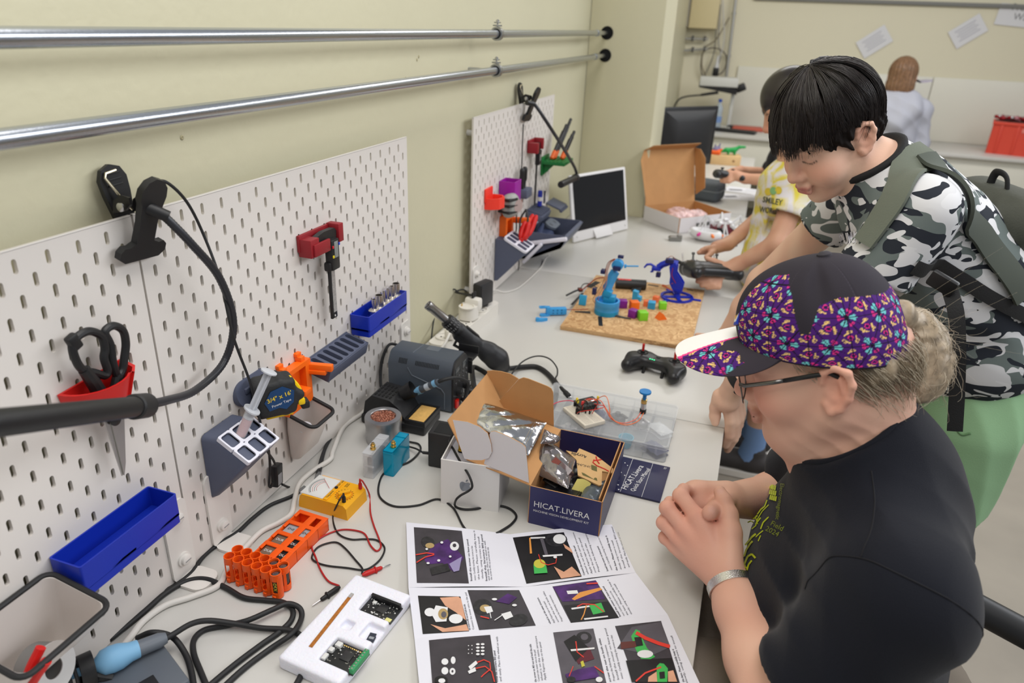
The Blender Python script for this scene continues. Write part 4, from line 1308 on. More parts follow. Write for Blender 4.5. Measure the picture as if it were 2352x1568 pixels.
card('side_flap',fl2,kraft,cwhite,lid)
yb=oy+D_+0.003
fl3=on_y([(1146,575),(1143,400),(1140,260),(1125,228),(1090,208),(930,145),(890,136),(850,150),(650,372)],yb)
card('side_flap',fl3,kraft,cwhite,lid)
fl4=on_y([(650,372),(850,148),(780,105),(700,84),(630,76),(582,80)],yb+0.012)
card('side_flap',fl4,kraft,cwhite,lid)
wink=mat('white_ink',(0.8,0.8,0.8),0.4)
Mf=TR((W_/2-0.003,-0.0022,H_*0.50),(R(90),0,0))
lettering('HICAT.LIVERA',0.0165,wink,fr,Mf@TR((-0.002,0.004,0)),width=0.098)
lettering('MACHINE VISION DEVELOPMENT KIT',0.0062,wink,fr,Mf@TR((-0.002,-0.0095,0)),width=0.098)
foil=mat('silver_foil_bag',(0.56,0.57,0.60),0.14,1.0,bump=0.5,bscale=45)
smoke=mat('smoky_bag',(0.30,0.28,0.29),0.12,0.75,bump=0.3,bscale=80)
def crumple(seed,amp,f1=75.0):
 rr=np.random.default_rng(seed)
 ws=[(rr.normal(size=2)*f1,rr.random()*6.28,rr.random())for _ in range(9)]
 def fn(x,y):
  return amp*sum(a*abs(math.sin(w[0]*x+w[1]*y+p))for w,p,a in ws)/3
 return fn
def bag(label,corners,m,amp,seed,bulge=0.006,nu=34,nv=26,cat='bag',name='foil_bag'):
 P=[Vector(p)for p in corners]
 base=P[0].copy()
 nrm=(P[1]-P[0]).cross(P[3]-P[0]).normalized()
 if nrm.z<0:
  nrm=-nrm
 cr=crumple(seed,amp)
 b=B()
 def top(u,v,s):
  q=P[0]*(1-u)*(1-v)+P[1]*u*(1-v)+P[2]*u*v+P[3]*(1-u)*v
  x,y=u*(P[1]-P[0]).length,v*(P[3]-P[0]).length
  e=min(u,1-u,v,1-v)
  env=min(1,e/0.12)
  return q-base+nrm*(s*(bulge*math.sin(math.pi*u)**.5*math.sin(math.pi*v)**.5+0.0004)+cr(x,y)*(0.35+.65*env))
 b.grid(lambda u,v:top(u,v,1),nu,nv)
 b.grid(lambda u,v:top(u,v,-0.4),nu,nv)
 t=thing(name,label,cat,base)
 b.out('film',m,t,smooth=180)
 zb_=B()
 for k in(0.86,0.9):
  zb_.tube([top(k,v,1.0)+nrm*0.0006 for v in np.linspace(0.02,0.98,12)],0.0007,6)
 zb_.out('zip_strip',m,t)
 return t
bag('large silver foil zip bag lying on the open carton lid',[tb(*zB(435,505),0.118),tb(*zB(930,800),0.098),tb(*zB(1085,520),0.104),tb(*zB(515,335),0.128)],foil,0.0050,5,0.008,60,44)
bag('crumpled smoky foil bag at the mouth of the navy carton',[tb(*zB(1030,700),.098),tb(*zB(1160,700),.094),tb(*zB(1205,660),.094),tb(*zB(1065,575),.106)],smoke,0.005,8,0.004)
bag('smoky film bag with a motor inside the navy carton',[wp(*zB(975,940),1.29),wp(*zB(1270,1080),1.24),wp(*zB(1330,830),1.32),wp(*zB(1060,640),1.35)],smoke,0.004,12,0.010)
t=thing('motor_box','smoky clear box with white lettering lying in the navy carton','box',wp(*zB(1195,925),1.285),rot=(R(34),R(12),R(-28)))
B().box((0,0,0),(0.045,0.030,0.022),0.002).out('clear_case',mat('brown_case',srgb(96,78,80),0.15,coat=.5,var=.3,vscale=90),t)
lettering('MAX',0.012,wink,t,TR((0.006,-0.004,0.0115),(0,0,R(0))))
B().box((-0.012,0.004,0.0113),(0.014,0.018,0.0006)).out('inner_board',mat('maroon_board',srgb(120,52,44),0.4),t)
t=thing('black_block','black plastic servo block in the navy carton','servo',wp(*zB(1140,1030),1.285),rot=(R(20),R(10),R(-20)))
B().box((0,0,0),(0.026,0.020,0.018),0.002).box((0,0,0.004),(0.036,0.016,0.003),0.0008).out('block',black_plastic,t)
B().lathe([(0.005,0),(0.005,0.004),(0.003,0.006)],14,TR((0.006,0,0.009))).out('shaft',black_plastic,t)
pm=mat('ply_tan',srgb(196,158,108),0.6,var=.05,vscale=30)
pc=wp(*zB(1440,890),1.30)
A_=[wp(*zB(x,y),1.30-(y-890)*0.00028)for x,y in((1250,750),(1340,770),(1362,732),(1500,790),(1650,905),(1640,940),(1555,925),(1550,1040),(1530,1045),(1350,960),(1338,830))]
t=thing('acrylic_plate','tan lasered plate with black writing and a red mark in the navy carton','plate',pc)
nn_=(A_[3]-A_[0]).cross(A_[7]-A_[3]).normalized()
if nn_.z<0:
 nn_=-nn_
loc=[p-pc for p in A_]
b=B().add(loc+[p-nn_*0.003 for p in loc],[list(range(11)),list(range(11,22))[::-1]]+[[i,(i+1)%11,11+(i+1)%11,11+i]for i in range(11)])
b.out('plate',pm,t,smooth=0)
for(qs,nm)in((((1380,935),(1510,985),(1515,1010),(1390,960)),'slot'),(((1462,870),(1510,888),(1512,930),(1465,915)),'slot')):
 q=[wp(*zB(x,y),1.30-(y-890)*0.00028)-pc+nn_*0.0003 for x,y in qs]
 B().add(q,[[0,1,2,3]]).out(nm,mat('slot_olive',srgb(92,86,40),0.6),t,smooth=0)
def on_plate(px0,py0,ang,sc):
 c0=wp(*zB(px0,py0),1.30-(py0-890)*0.00028)-pc
 ex=(loc[3]-loc[2]).normalized()
 ey=nn_.cross(ex)
 ca,sa=math.cos(R(ang)),math.sin(R(ang))
 return lambda x,y:c0+(ex*(x*ca-y*sa)+ey*(x*sa+y*ca))*sc+nn_*0.0005
ink=mat('black_ink',(0.01,0.01,0.012),0.6)
lettering('Acrylic',0.011,ink,t,fn=on_plate(1360,790,-165,1),bold=.0002)
lettering('ROHUHA',0.009,ink,t,fn=on_plate(1410,880,-165,1))
rd=mat('red_ink',srgb(190,30,24),0.5)
B().tube([on_plate(1535,850,0,1)(x,y)for x,y in((-0.012,0.0),(-0.010,-0.008),(0.0,-0.012),(0.016,-0.012),(0.028,-0.014))],0.0011,6).tube([on_plate(1515,830,0,1)(x,y)for x,y in((-0.006,0.006),(0.0,-0.002),(0.008,-0.008))],0.0013,6).tube([on_plate(1515,830,0,1)(x,y)for x,y in((0.006,0.004),(-0.004,-0.006))],0.0013,6).out('red_mark',rd,t)
t=thing('yellow_note','pale yellow paper slip tucked in the navy carton','paper',wp(*zB(1370,1050),1.265))
q=[wp(*zB(x,y),1.265)-t.location for x,y in((1285,1098),(1410,1118),(1462,1030),(1345,990))]
B().grid(lambda u,v:q[0]*(1-u)*(1-v)+q[1]*u*(1-v)+q[2]*u*v+q[3]*(1-u)*v+Vector((0,0,0.004*math.sin(u*3.1))),8,6).out('paper_slip',mat('yellow_paper',srgb(216,206,120),0.7),t)
bag('dark bag of screws in the right corner of the navy carton',[Vector((0.535,0.300,T+0.05)),Vector((0.572,0.300,T+0.052)),Vector((0.573,0.38,T+0.056)),Vector((0.54,0.37,T+0.05))],mat('grey_bag',(0.12,0.14,0.17),0.15,0.5,bump=.3,bscale=90),0.004,21,0.006)
bag('black antistatic bag at the bottom of the navy carton',[Vector((0.465,0.294,T+0.042)),Vector((0.54,0.294,T+0.044)),Vector((0.55,0.44,T+0.03)),Vector((0.465,0.45,T+0.03))],mat('black_bag',(0.02,0.02,0.024),0.2,0.4,bump=.3,bscale=90),0.006,31,0.008)
# -- quick start manual
t=thing('manual_booklet','navy quick start manual booklet beside the carton','booklet',(0.618,0.49,T+0.0004),R(-1.5))
w,d=0.101,0.121
bk=B().box((0,0,0.0022),(w,d,0.004),0.0006).out('cover',mat('booklet_navy',srgb(36,37,74),0.45),t)
B().box((0.0002,0,0.002),(w-.001,d-.001,0.0026)).out('pages',white_plastic,t)
zf=0.00445
for xx in(-0.0245,0.016):
 B().box((xx,0,zf),(0.0006,d,0.0002)).out('printed_line',wink,bk)
Mr=TR((0,0,zf),(0,0,R(90)))
lettering('HICAT.Livera',0.0165,wink,bk,TR((-0.012,-0.004,zf),(0,0,R(80))),width=0.092)
lettering('Quick Start Manual',0.0125,wink,bk,TR((0.004,-0.006,zf),(0,0,R(80))),width=0.088)
lettering('V2',0.007,wink,bk,TR((0.042,0.052,zf),(0,0,R(80))))
b=B()
rr=random.Random(2)
for k in range(16):
 b.lathe([(0.0009+0.0008*rr.random(),0),(0,0.0001)],8,TR((-0.0475+0.02*rr.random(),-0.055+k*0.0072,zf)))
b.out('printed_dots',wink,bk)
# -- clear organizer
orgm=mat('organizer_clear',(0.86,0.89,0.93),0.12,alpha=.20)
t=thing('parts_organizer','clear plastic compartment organizer behind the navy carton','organizer',(0.516,0.658,T),R(0))
w,d,h=0.284,0.185,0.036
b=B().ring(rrect(w,d,.008,4),rrect(w-.004,d-.004,.007,4),0,h)
b.prism(rrect(w,d,.008,4),0,.002)
b.out('tray',orgm,t)
for xx in(-0.095,-0.047,0.0,0.047,0.095):
 B().box((xx,0,h*.5),(0.0015,d-.006,h-.006)).out('divider',orgm,t)
B().box((0,-0.03,h*.5),(w-.006,0.0015,h-.006)).out('divider',orgm,t)
lidm=mat('organizer_lid',(0.88,0.90,0.93),0.16,alpha=.13)
lo_=B().prism(rrect(w+.004,d+.004,.009,4),h,h+.002).ring(rrect(w+.004,d+.004,.009,4),rrect(w-.001,d-.001,.008,4),h-.006,h).out('lid',lidm,t)
for yy in(-0.05,0.045):
 B().box((0,yy,h+.0026),(w-.03,0.0012,0.0012)).out('lid_rib',lidm,lo_)
for xx in(-0.07,0.0,0.07):
 B().box((xx,-0.002,h+.0026),(0.0012,d*.55,0.0012)).out('lid_rib',lidm,lo_)
for xx in(0.04,0.09):
 B().box((xx,-d/2-.002,h-.01),(0.024,0.004,0.016),.001).out('latch',orgm,t)
ins=[((-0.115,-0.06),'grey'),((-0.07,-0.06),'silver'),((-0.02,-0.06),'dark'),((0.055,-0.062),'teal'),((0.115,-0.06),'navy'),((-0.07,0.03),'white'),((-0.02,0.03),'navy'),((0.02,0.03),'dark'),((0.07,0.03),'silver'),((0.115,0.02),'white')]
cm={'grey':(0.35,0.36,0.38),'silver':(0.55,0.55,0.57),'dark':(0.06,0.06,0.07),'teal':(0.02,0.35,0.5),'navy':(0.05,0.06,0.14),'white':(0.6,0.62,0.64)}
nm={'grey':'grey film bag in the front left organizer cell','silver':'loose silver parts','dark':'dark parts','teal':'teal printed cup','navy':'navy parts','white':'white film bag'}
cells=['front left','front second','front third','front centre','front right','rear left','rear second','rear middle','rear fourth','rear right']
kinds={'grey':'grey plastic sachet','silver':'silver metal bracket','dark':'dark plastic gear block','teal':'round teal plastic cup','navy':'navy circuit pouch','white':'white film sachet'}
for k,((x,y),c_)in enumerate(ins):
 s=thing('spare_part','%s in the %s cell of the clear organizer'%(kinds[c_],cells[k]),'spare part',(0.516+x,0.658+y,T+0.0022),rr.random())
 m=mat('part_'+c_,cm[c_],0.35,0.6 if c_=='silver' else 0.0)
 if c_=='teal':
  B().lathe([(0.011,0),(0.016,0.022),(0.0145,0.022),(0.010,0.002),(0,0.002)],22,cap=False).out('cup',m,s)
 elif c_ in('grey','white','navy'):
  cr=crumple(k,0.004)
  B().grid(lambda u,v:((u-.5)*.034,(v-.5)*.05,0.006+0.012*math.sin(math.pi*u)*math.sin(math.pi*v)+cr(u*.04,v*.06)),12,12).grid(lambda u,v:((u-.5)*.034,(v-.5)*.05,0.0005),2,2).out('pouch',m,s,smooth=180)
 else:
  B().box((0,0,0.008),(0.022,0.03,0.016),.002).cyl((0.0,0.0,0.016),(0.0,0,0.024),.006,n=12).box((0.008,-0.012,0.018),(0.006,0.02,0.004),.001).out('part_body',m,s)
zt=T+h+0.002
t=thing('breadboard','white breadboard with jumper wires lying on the organizer','breadboard',(0.474,0.617,zt),R(-43))
B().box((0,0,0.0045),(0.085,0.052,0.009),.0012).out('board',mat('breadboard_cream',srgb(216,208,192),0.5),t)
b=B()
for i in range(24):
 for j in range(10):
  b.box((-0.0385+i*0.00335,-0.017+j*0.0036+(0.002 if j>4 else-.002),0.00905),(0.0012,0.0012,0.0002))
b.out('hole_grid',mat('hole_grey',(0.16,0.15,0.14),0.7),t)
pcb=B().box((-0.022,0.022,0.021),(0.034,0.05,0.0016),.0004).out('wifi_module',mat('pcb_dark',(0.03,0.035,0.035),0.4,var=.4,vscale=300),t)
B().box((-0.022,0.03,0.0232),(0.016,0.022,0.003),.0005).out('metal_can',steel,pcb)
for dx in(-0.036,-0.008):
 B().box((dx,0.02,0.0145),(0.003,0.045,0.012)).out('pin_header',black_plastic,pcb)
for k,(dx,dy,c_)in enumerate(((-0.032,0.002,(0.8,0.6,0.05)),(-0.026,0.0,(0.8,0.65,0.05)),(-0.014,0.004,(0.7,0.05,0.05)),(-0.02,0.048,(0.8,0.6,0.05)))):
 B().lathe([(0.0028,0),(0.0028,0.006),(0.002,0.0085),(0,0.009)],12,TR((dx,dy,0.022))).out('led',mat('led_%d'%k,c_,0.2),pcb)
for dx in(0.004,0.011):
 B().lathe([(0.0,0),(0.004,0.001),(0.005,0.005),(0.003,0.009),(0,0.0095)],14,TR((dx,0.035,0.016))).out('clear_dome',clear,pcb)
jw={'r':mat('wire_red',srgb(206,48,36),0.45),'k':black_rubber,'o':mat('wire_orange',srgb(232,116,60),0.45),'s':mat('wire_salmon',srgb(226,110,90),0.45)}
Mb=Matrix.Rotation(R(43),4,'Z')
for k,(c_,pts)in enumerate((('r',((-0.01,0.0,.01),(0.01,-0.004,.05),(0.03,0.01,.05),(0.012,0.012,.012))),('k',((-0.008,-0.012,.01),(0.0,-0.02,.045),(0.02,-0.01,.05),(0.0,0.004,.012))),('k',((-0.002,-0.012,.01),(0.01,-0.01,.04),(0.026,0.0,.038),(0.008,0.012,.012))),('r',((-0.006,-0.014,.01),(0.02,-0.022,.03),(0.04,0.0,.04),(0.03,0.03,.035),(-0.004,0.028,.024))),('o',((-0.014,0.03,.024),(0.015,0.04,.05),(0.04,0.035,.035),(0.05,0.03,.02))))):
 B().tube(spline(pts,8),0.0009,6).out('jumper_wire',jw[c_],t)
for q in((-0.008,-0.012),(-0.002,-0.012),(-0.006,-0.016),(0.0,0.004),(0.006,0.01)):
 B().box((q[0],q[1],0.015),(0.0026,0.0026,0.014)).out('jumper_plug',black_plastic,t)
cable('usb_lead','thin black lead plugged into the breadboard module',[wp(*zA(1360,835),1.74),wp(*zA(1440,740),1.80),wp(*zA(1530,690),1.83),wp(*zA(1620,680),1.83),wp(*zA(1700,710),1.80),wp(*zA(1755,780),1.77),wp(*zA(1760,840),1.74),wp(*zA(1745,880),1.71),wp(*zA(1790,940),1.67),wp(*zA(1836,985),1.64),wp(*zB(1230,240),1.625),wp(*zB(1275,290),1.60)],0.0019,black_rubber,8)
t=thing('usb_plug','black plug at the end of the lead on the breadboard','plug',wp(*zB(1245,262),1.612))
t.rotation_euler=(wp(*zB(1290,310),1.595)-wp(*zB(1200,215),1.63)).to_track_quat('Z','Y').to_euler()
B().lathe([(0.0022,-0.024),(0.004,-0.018),(0.0042,-0.004),(0.006,0.0),(0.0062,0.014),(0.0045,0.016)],14).out('plug_body',black_rubber,t)
B().box((0,0,0.019),(0.007,0.003,0.008),.0005).out('plug_tip',steel,t)
mp_=tb(1476,948,0.038)
t=thing('gear_motor','tiny gear motor with a blue hub standing on the organizer','motor',mp_)
B().lathe([(0.0065,0),(0.0072,0.001),(0.0072,0.010),(0.004,0.0105)],18).out('end_cap',black_plastic,t)
B().lathe([(0.006,0.010),(0.006,0.024),(0.003,0.0245)],18).out('can',steel,t)
B().box((0,0,0.029),(0.012,0.010,0.009),.0005).out('gearbox',brass,t)
B().lathe([(0.004,0.033),(0.0042,0.043),(0.006,0.046),(0.0125,0.0495),(0.013,0.0515),(0.0125,0.0535),(0,0.0535)],24).out('blue_hub',mat('hub_blue',srgb(18,120,190),0.4),t)
for k,(pa,pb)in enumerate((((1905,440),(1500,330)),((1890,445),(1460,310)))):
 cable('motor_wire',['outer','inner'][k]+' orange wire from the tiny motor to the breadboard',[mp_+Vector((0.003*(1-2*k),-0.004,0.004)),tb(*zB(1860-25*k,500-12*k),0.041),tb(*zB(1760-20*k,535-15*k),0.041),tb(*zB(1660-20*k,500-10*k),0.043),tb(*zB(1590,400+15*k),0.06),tb(*zB(1540,330),0.066),tb(*zB(1470-30*k,320),0.066),tb(*zB(1380-20*k,350),0.055)],0.0010,jw['s']if k else jw['o'],6,'wire')
cable('red_wire','pink-red wire running off the breadboard behind the carton lid',[tb(*zB(1390,400),0.055),tb(*zB(1340,350),0.058),tb(*zB(1280,330),0.055),tb(*zB(1200,338),0.045),tb(*zB(1145,360),0.041),tb(*zB(1100,400),0.041)],0.0010,mat('wire_pink',srgb(226,60,90),0.45),6,'wire')
# -- gamepad
pa,pb=tb(*zO(1130,1215),0.022),tb(*zO(1690,1370),0.022)
mid=(pa+pb)/2
an=math.atan2((pb-pa).y,(pb-pa).x)
t=thing('remote_controller','black two-stick remote controller with red sticks on the desk','controller',(mid.x,mid.y,T),an)
L=(pb-pa).length
f=F()
gx=L/2-0.016
for s in(-1,1):
 f.chain([(s*(gx-0.022),0.022,0.024),(s*gx,0.0,0.024),(s*(gx+0.006),-0.034,0.021)],[0.022,0.024,0.0165],0.01)
f.rbox((0,0.012,0.026),(L*0.62,0.046,0.026),0.011,0.012)
f.half((0,0,0.042),(0,0,1),k=0.006)
gm=mat('gamepad_black',(0.016,0.016,0.018),0.34)
f.build('shell',0.003,gm,t)
for s in(-1,1):
 B().lathe([(0.0145,0.040),(0.0145,0.0432),(0.011,0.0425),(0.010,0.0405),(0.006,0.0415),(0.006,0.046),(0,0.0465)],24,TR((s*(gx-0.012),0.018,0))).out('stick_ring',black_rubber,t)
 B().lathe([(0.0028,0.044),(0.0034,0.052),(0.0034,0.064),(0.002,0.0655),(0,0.0655)],12,TR((s*(gx-0.012),0.018,0))).out('red_stick',mat('stick_red',srgb(196,26,24),0.35),t)
 B().box((s*(gx-0.012),0.044,0.02),(0.02,0.012,0.014),.004).out('trigger',black_plastic,t)
 B().cyl((s*(gx-0.03),-0.014,0.0),(s*(gx-0.03),-0.006,0.022),0.004,n=10).out('back_button',black_plastic,t)
for k in range(3):
 B().box((-0.014+k*0.0055,-0.004,0.0392),(0.0032,0.0024,0.0012),.0004).out('green_led',mat('led_green',(0.05,0.9,0.35),0.3,emit=2.0),t)
B().lathe([(0.0055,0.0385),(0.005,0.0405),(0,0.041)],16,TR((0,0.018,0))).out('centre_button',black_plastic,t)
# -- power strip, plugs and charger
strip_w=mat('strip_white',srgb(226,222,214),0.35)
t=thing('power_strip','white power strip with round sockets along the wall','power strip',(0.044,1.015,T),R(90-4))
B().prism(rrect(0.36,0.052,0.02,6),0,0.036).out('housing',strip_w,t)
for k,x in enumerate((-0.13,-0.075,-0.02,0.035,0.09)):
 o=B().lathe([(0.023,0.036),(0.0235,0.040),(0.0205,0.0405),(0.0195,0.0365),(0,0.0362)],28,TR((x,0,0)),cap=False).out('socket',strip_w,t)
 for s in(-1,1):
  B().cyl((x,s*0.0095,0.0363),(x,s*0.0095,0.0367),0.0026,n=10).out('contact_hole',vent,o)
t=thing('usb_charger','white through-socket charger plug with two black usb leads','charger',(0.045,1.03,T+0.0405),R(86))
B().prism(rrect(0.056,0.05,0.02,6),0,0.036).box((0.02,-0.005,0.036),(0.03,0.046,0.036),.008).out('charger_body',strip_w,t)
o=B().lathe([(0.022,0.036),(0.0225,0.039),(0.019,0.039),(0.018,0.0362),(0,0.036)],28,TR((-0.014,-0.002,0)),cap=False).out('socket',strip_w,t)
B().cyl((-0.014,0.014,0.0365),(-0.014,0.014,0.044),0.002,n=10).out('earth_pin',brass,o)
ups=[]
for k in range(2):
 x=0.014+0.011*k
 B().box((x,-0.006,0.062),(0.0085,0.006,0.016),.0015).out('usb_plug',black_rubber,t)
pA,pB=wp(1048,690,2.0),wp(1059,688,2.0)
cpos=Vector((0.051,1.05,T+0.11))
cable('charging_lead','black usb lead looping from the white charger down behind the station',[cpos+Vector((0,0,-0.008)),wp(*zA(905,125),2.06),wp(*zA(850,92),2.06),wp(*zA(780,130),2.05),wp(*zA(715,210),2.0),wp(*zA(690,290),1.98),wp(*zA(668,400),1.95),wp(*zA(655,520),1.9),tb(*zA(650,580),0.004)],0.0021,black_rubber,8)
cable('charger_lead','short black usb lead arching to the black square charger',[cpos+Vector((0,-0.011,-0.008)),wp(*zA(868,120),2.07),wp(*zA(905,98),2.08),wp(*zA(940,98),2.09),wp(*zA(965,115),2.10)],0.0021,black_rubber,8)
t=thing('square_charger','black square charger plugged into the power strip','charger',(0.047,1.135,T+0.041),R(75))
B().box((0.0,0,0.037),(0.064,0.030,0.070),.006).out('housing',mat('charger_black',(0.022,0.022,0.024),0.5),t)
B().box((0.0,-0.0155,0.037),(0.056,0.001,0.062),.0003).out('face_plate',mat('charger_face',(0.03,0.03,0.033),0.45),t)
B().lathe([(0.017,0),(0.017,0.006)],20).out('plug_base',black_plastic,t)
t=thing('schuko_plug','white mains plug at the near end of the power strip','plug',(0.056,0.885,T+0.041))
B().lathe([(0.018,0),(0.019,0.012),(0.016,0.02),(0.009,0.024),(0,0.025)],24).out('plug_body',strip_w,t)
B().tube(spline([(0,0,0.02),(0.004,-0.02,0.022),(0.0,-0.05,0.0),(-0.02,-0.09,-0.034)],6),0.0035,10).out('plug_lead',strip_w,t)
whc=mat('cable_white',srgb(216,212,206),0.45)
cable('white_lead','thin white lead from the charger across the desk to the slate bin',[tb(1125,668,0.03),tb(1140,666,0.012),tb(1158,671,0.003),tb(1185,664,0.003),tb(1205,650,0.003),tb(1225,632,0.003),tb(1243,613,0.003),tb(1252,596,0.006),tb(1262,585,0.02)],0.0020,whc,8)
# -- chipboard with robot arms
osb=bpy.data.materials.new('osb_chipboard')
osb.use_nodes=True
nt=osb.node_tree
pr=nt.nodes['Principled BSDF']
pr.inputs['Roughness'].default_value=0.7
tc=nt.nodes.new('ShaderNodeTexCoord')
v1=nt.nodes.new('ShaderNodeTexVoronoi')
v1.inputs['Scale'].default_value=52
nz=nt.nodes.new('ShaderNodeTexNoise')
nz.inputs['Scale'].default_value=9
mixv=nt.nodes.new('ShaderNodeMix')
mixv.data_type='VECTOR'
mixv.inputs[0].default_value=0.16
nt.links.new(tc.outputs['Object'],mixv.inputs[4])
nt.links.new(nz.outputs['Color'],mixv.inputs[5])
mpn=nt.nodes.new('ShaderNodeMapping')
mpn.inputs['Scale'].default_value=(1.7,0.8,1)
mpn.inputs['Rotation'].default_value=(0,0,0.6)
nt.links.new(mixv.outputs[1],mpn.inputs[0])
nt.links.new(mpn.outputs[0],v1.inputs['Vector'])
cr_=nt.nodes.new('ShaderNodeValToRGB')
cr_.color_ramp.elements[0].color=(*srgb(176,130,82),1)
cr_.color_ramp.elements[1].color=(*srgb(226,188,138),1)
nt.links.new(v1.outputs['Color'],cr_.inputs[0])
nt.links.new(cr_.outputs[0],pr.inputs['Base Color'])
bmp=nt.nodes.new('ShaderNodeBump')
bmp.inputs['Strength'].default_value=0.25
bmp.inputs['Distance'].default_value=0.001
nt.links.new(v1.outputs['Distance'],bmp.inputs['Height'])
nt.links.new(bmp.outputs[0],pr.inputs['Normal'])
ZO=T+0.0132
t=thing('chipboard','square of pressed wood chipboard under the two robot arms','board',(0.463,1.388,T))
b=B().box((0,0,0.0066),(0.366,0.488,0.0132),.0006,(0,0,R(0.5))).out('board',osb,t)
tape=mat('black_tape',(0.014,0.014,0.015),0.6)
rr=random.Random(5)
b=B()
for k in range(70):
 b.box((-0.178+rr.random()*.356,-0.2432,0.001+0.011*rr.random()),(0.006+.02*rr.random(),0.0012,0.0012))
b.out('edge_chips',mat('chip_dark',srgb(150,112,74),0.8),t)
for(q0,q1,w_)in(((820,770),(830,868),0.012),((800,400),(700,460),0.02),((640,520),(520,645),0.008),((1330,430),(1440,450),0.008),((1740,480),(1810,495),0.006)):
 a,b2=tb(*zO(*q0),0.0137),tb(*zO(*q1),0.0137)
 dd=(b2-a)
 B().box((a+b2)/2-t.location,(dd.length,w_,0.0006),0,(0,0,math.atan2(dd.y,dd.x))).out('tape_strip',tape,t)
lb_m=mat('arm_light_blue',srgb(62,158,222),0.45)
tq_m=mat('arm_turquoise',srgb(30,144,190),0.45)
db_m=mat('arm_dark_blue',srgb(20,44,176),0.42)
servo_m=mat('servo_navy',srgb(30,34,84),0.4)
wire_or=mat('wire_brown_orange',srgb(196,96,50),0.5)
bx0,by0=0.384,1.292
t=thing('desktop_robot','light blue printed robot arm on a round base at the left of the chipboard','robot',(bx0,by0,ZO))
def Y(px,py,y=by0,o=None):
 return yp(*zO(px,py),y)-Vector((bx0,by0,ZO))
B().lathe([(0.036,0),(0.0365,0.002),(0.0365,0.014)],36).out('base_lower',tq_m,t)
B().lathe([(0.0362,0.014),(0.0362,0.026),(0.0368,0.027),(0.0368,0.043),(0.031,0.043),(0.031,0.03),(0,0.03)],36,cap=False).out('base_ring',lb_m,t)
B().box((0.006,0.0,0.044),(0.034,0.03,0.03),.002).out('turret',tq_m,t)
arm=B()
pts=[Y(880,590),Y(905,500),Y(900,460),Y(935,400),Y(955,340),Y(985,290)]
arm.tube(pts,[0.014,0.012,0.013,0.011,0.013,0.012],4,sq=1.1)
arm.out('lower_arm',lb_m,t)
B().box((Y(900,540)+Y(900,500))/2,(0.026,0.03,0.022),.002,(0,R(14),0)).out('joint_block',tq_m,t)
dc=Y(1010,220)
B().lathe([(0.0155,0),(0.0165,0.002),(0.0165,0.02),(0.0155,0.022)],28,TR(dc+Vector((0,0.011,0)),(R(90),0,0))).out('elbow_disc',lb_m,t)
B().box(Y(1010,245)+Vector((0,-0.014,0)),(0.022,0.012,0.012),.001).box(Y(1042,135),(0.016,0.012,0.008),.001).out('servo',servo_m,t)
B().box(Y(860,285)+Vector((0,-0.005,0)),(0.013,0.02,0.011),.001).box(Y(770,490)+Vector((0,-.01,0)),(0.012,0.012,0.02),.001).out('servo',servo_m,t)
B().cyl(Y(1085,235),Y(1230,236),0.0022,n=10).box(Y(1090,235),(0.006,0.008,0.01),.001).out('pointer_rod',lb_m,t)
for k in range(4):
 o_=Vector((0.0015*k,-0.016-0.001*k,0))
 B().tube(spline([Y(790+8*k,620)+o_,Y(760+14*k,570)+o_,Y(800+12*k,500)+o_,Y(850+10*k,420)+o_,Y(885+4*k,330)+o_,Y(890+4*k,260)+o_,Y(920+5*k,180)+o_,Y(985,140)+o_],6),0.0008,5).out('servo_wire',wire_or if k%2 else mat('wire_dark',(0.12,0.03,0.02),0.5),t)
B().tube(spline([Y(870,345)+Vector((0,-0.01,0)),Y(780,370),Y(700,430),Y(640,480),Y(600,480)],6),0.0016,6).out('power_wire',mat('wire_rust',srgb(150,44,26),0.5),t)
B().tube(spline([Y(720,655)+Vector((0,-.03,0)),Y(600,660)+Vector((0,-.03,0)),Y(490,660)+Vector((0,-.03,0))],6),0.0013,6).out('power_wire',mat('wire_rust',srgb(150,44,26),0.5),t)
for(q0,q1,w_)in(((720,725),(555,715),0.011),((985,760),(1150,795),0.011)):
 a,b2=tb(*zO(*q0),0.016)-t.location,tb(*zO(*q1),0.0145)-t.location
 B().tube([a,b2],[w_*.55,w_*.25],8,sq=.5).out('black_foot',black_plastic,t)
a,b2=tb(*zO(985,420),0.028),tb(*zO(1310,440),0.028)
t=thing('battery_tube','black battery tube with a red label on the chipboard','battery',(a+b2)/2)
t.location.z=ZO+0.0165
dd=b2-a
M_=Matrix.Rotation(math.atan2(dd.y,dd.x),4,'Z')@TR((0,0,0),(0,R(90),0))
B().lathe([(0.012,-dd.length/2),(0.016,-dd.length/2+.001),(0.016,dd.length/2-.001),(0.012,dd.length/2)],24,M_).out('tube',mat('tube_black',(0.02,0.02,0.021),0.45),t)
B().grid(lambda u,v:M_@Vector((-0.0162*math.cos((v-.5)*0.9),0.0162*math.sin((v-.5)*.9),-dd.length*.42+u*dd.length*.42)),8,6).out('red_label',mat('label_red',srgb(208,60,60),0.4,var=.5,vscale=120),t)
B().box((dd.length*.22,-0.012,-0.008),(0.03,0.03,0.001),0,(R(35),0,0)).out('holding_tape',tape,t)
t=thing('wire_connector','bundle of brown and black connectors at the chipboard left edge','connector',tb(*zO(612,485),0.02))
B().box((0,0,0),(0.014,0.02,0.01),.002,(0,0,R(30))).out('plug_housing',mat('plug_brown',srgb(80,40,34),0.5),t)
B().tube(spline([(0,0,0),(0.004,0.02,0.012),(0.02,0.035,0.012),(0.05,0.03,0.004)],6),0.0016,6).tube(spline([(0,0,0),(-0.012,-0.02,0.0),(-0.03,-0.06,-0.004)],6),0.003,6).out('black_wire',black_rubber,t)
cx_,cy_=0.566,1.52
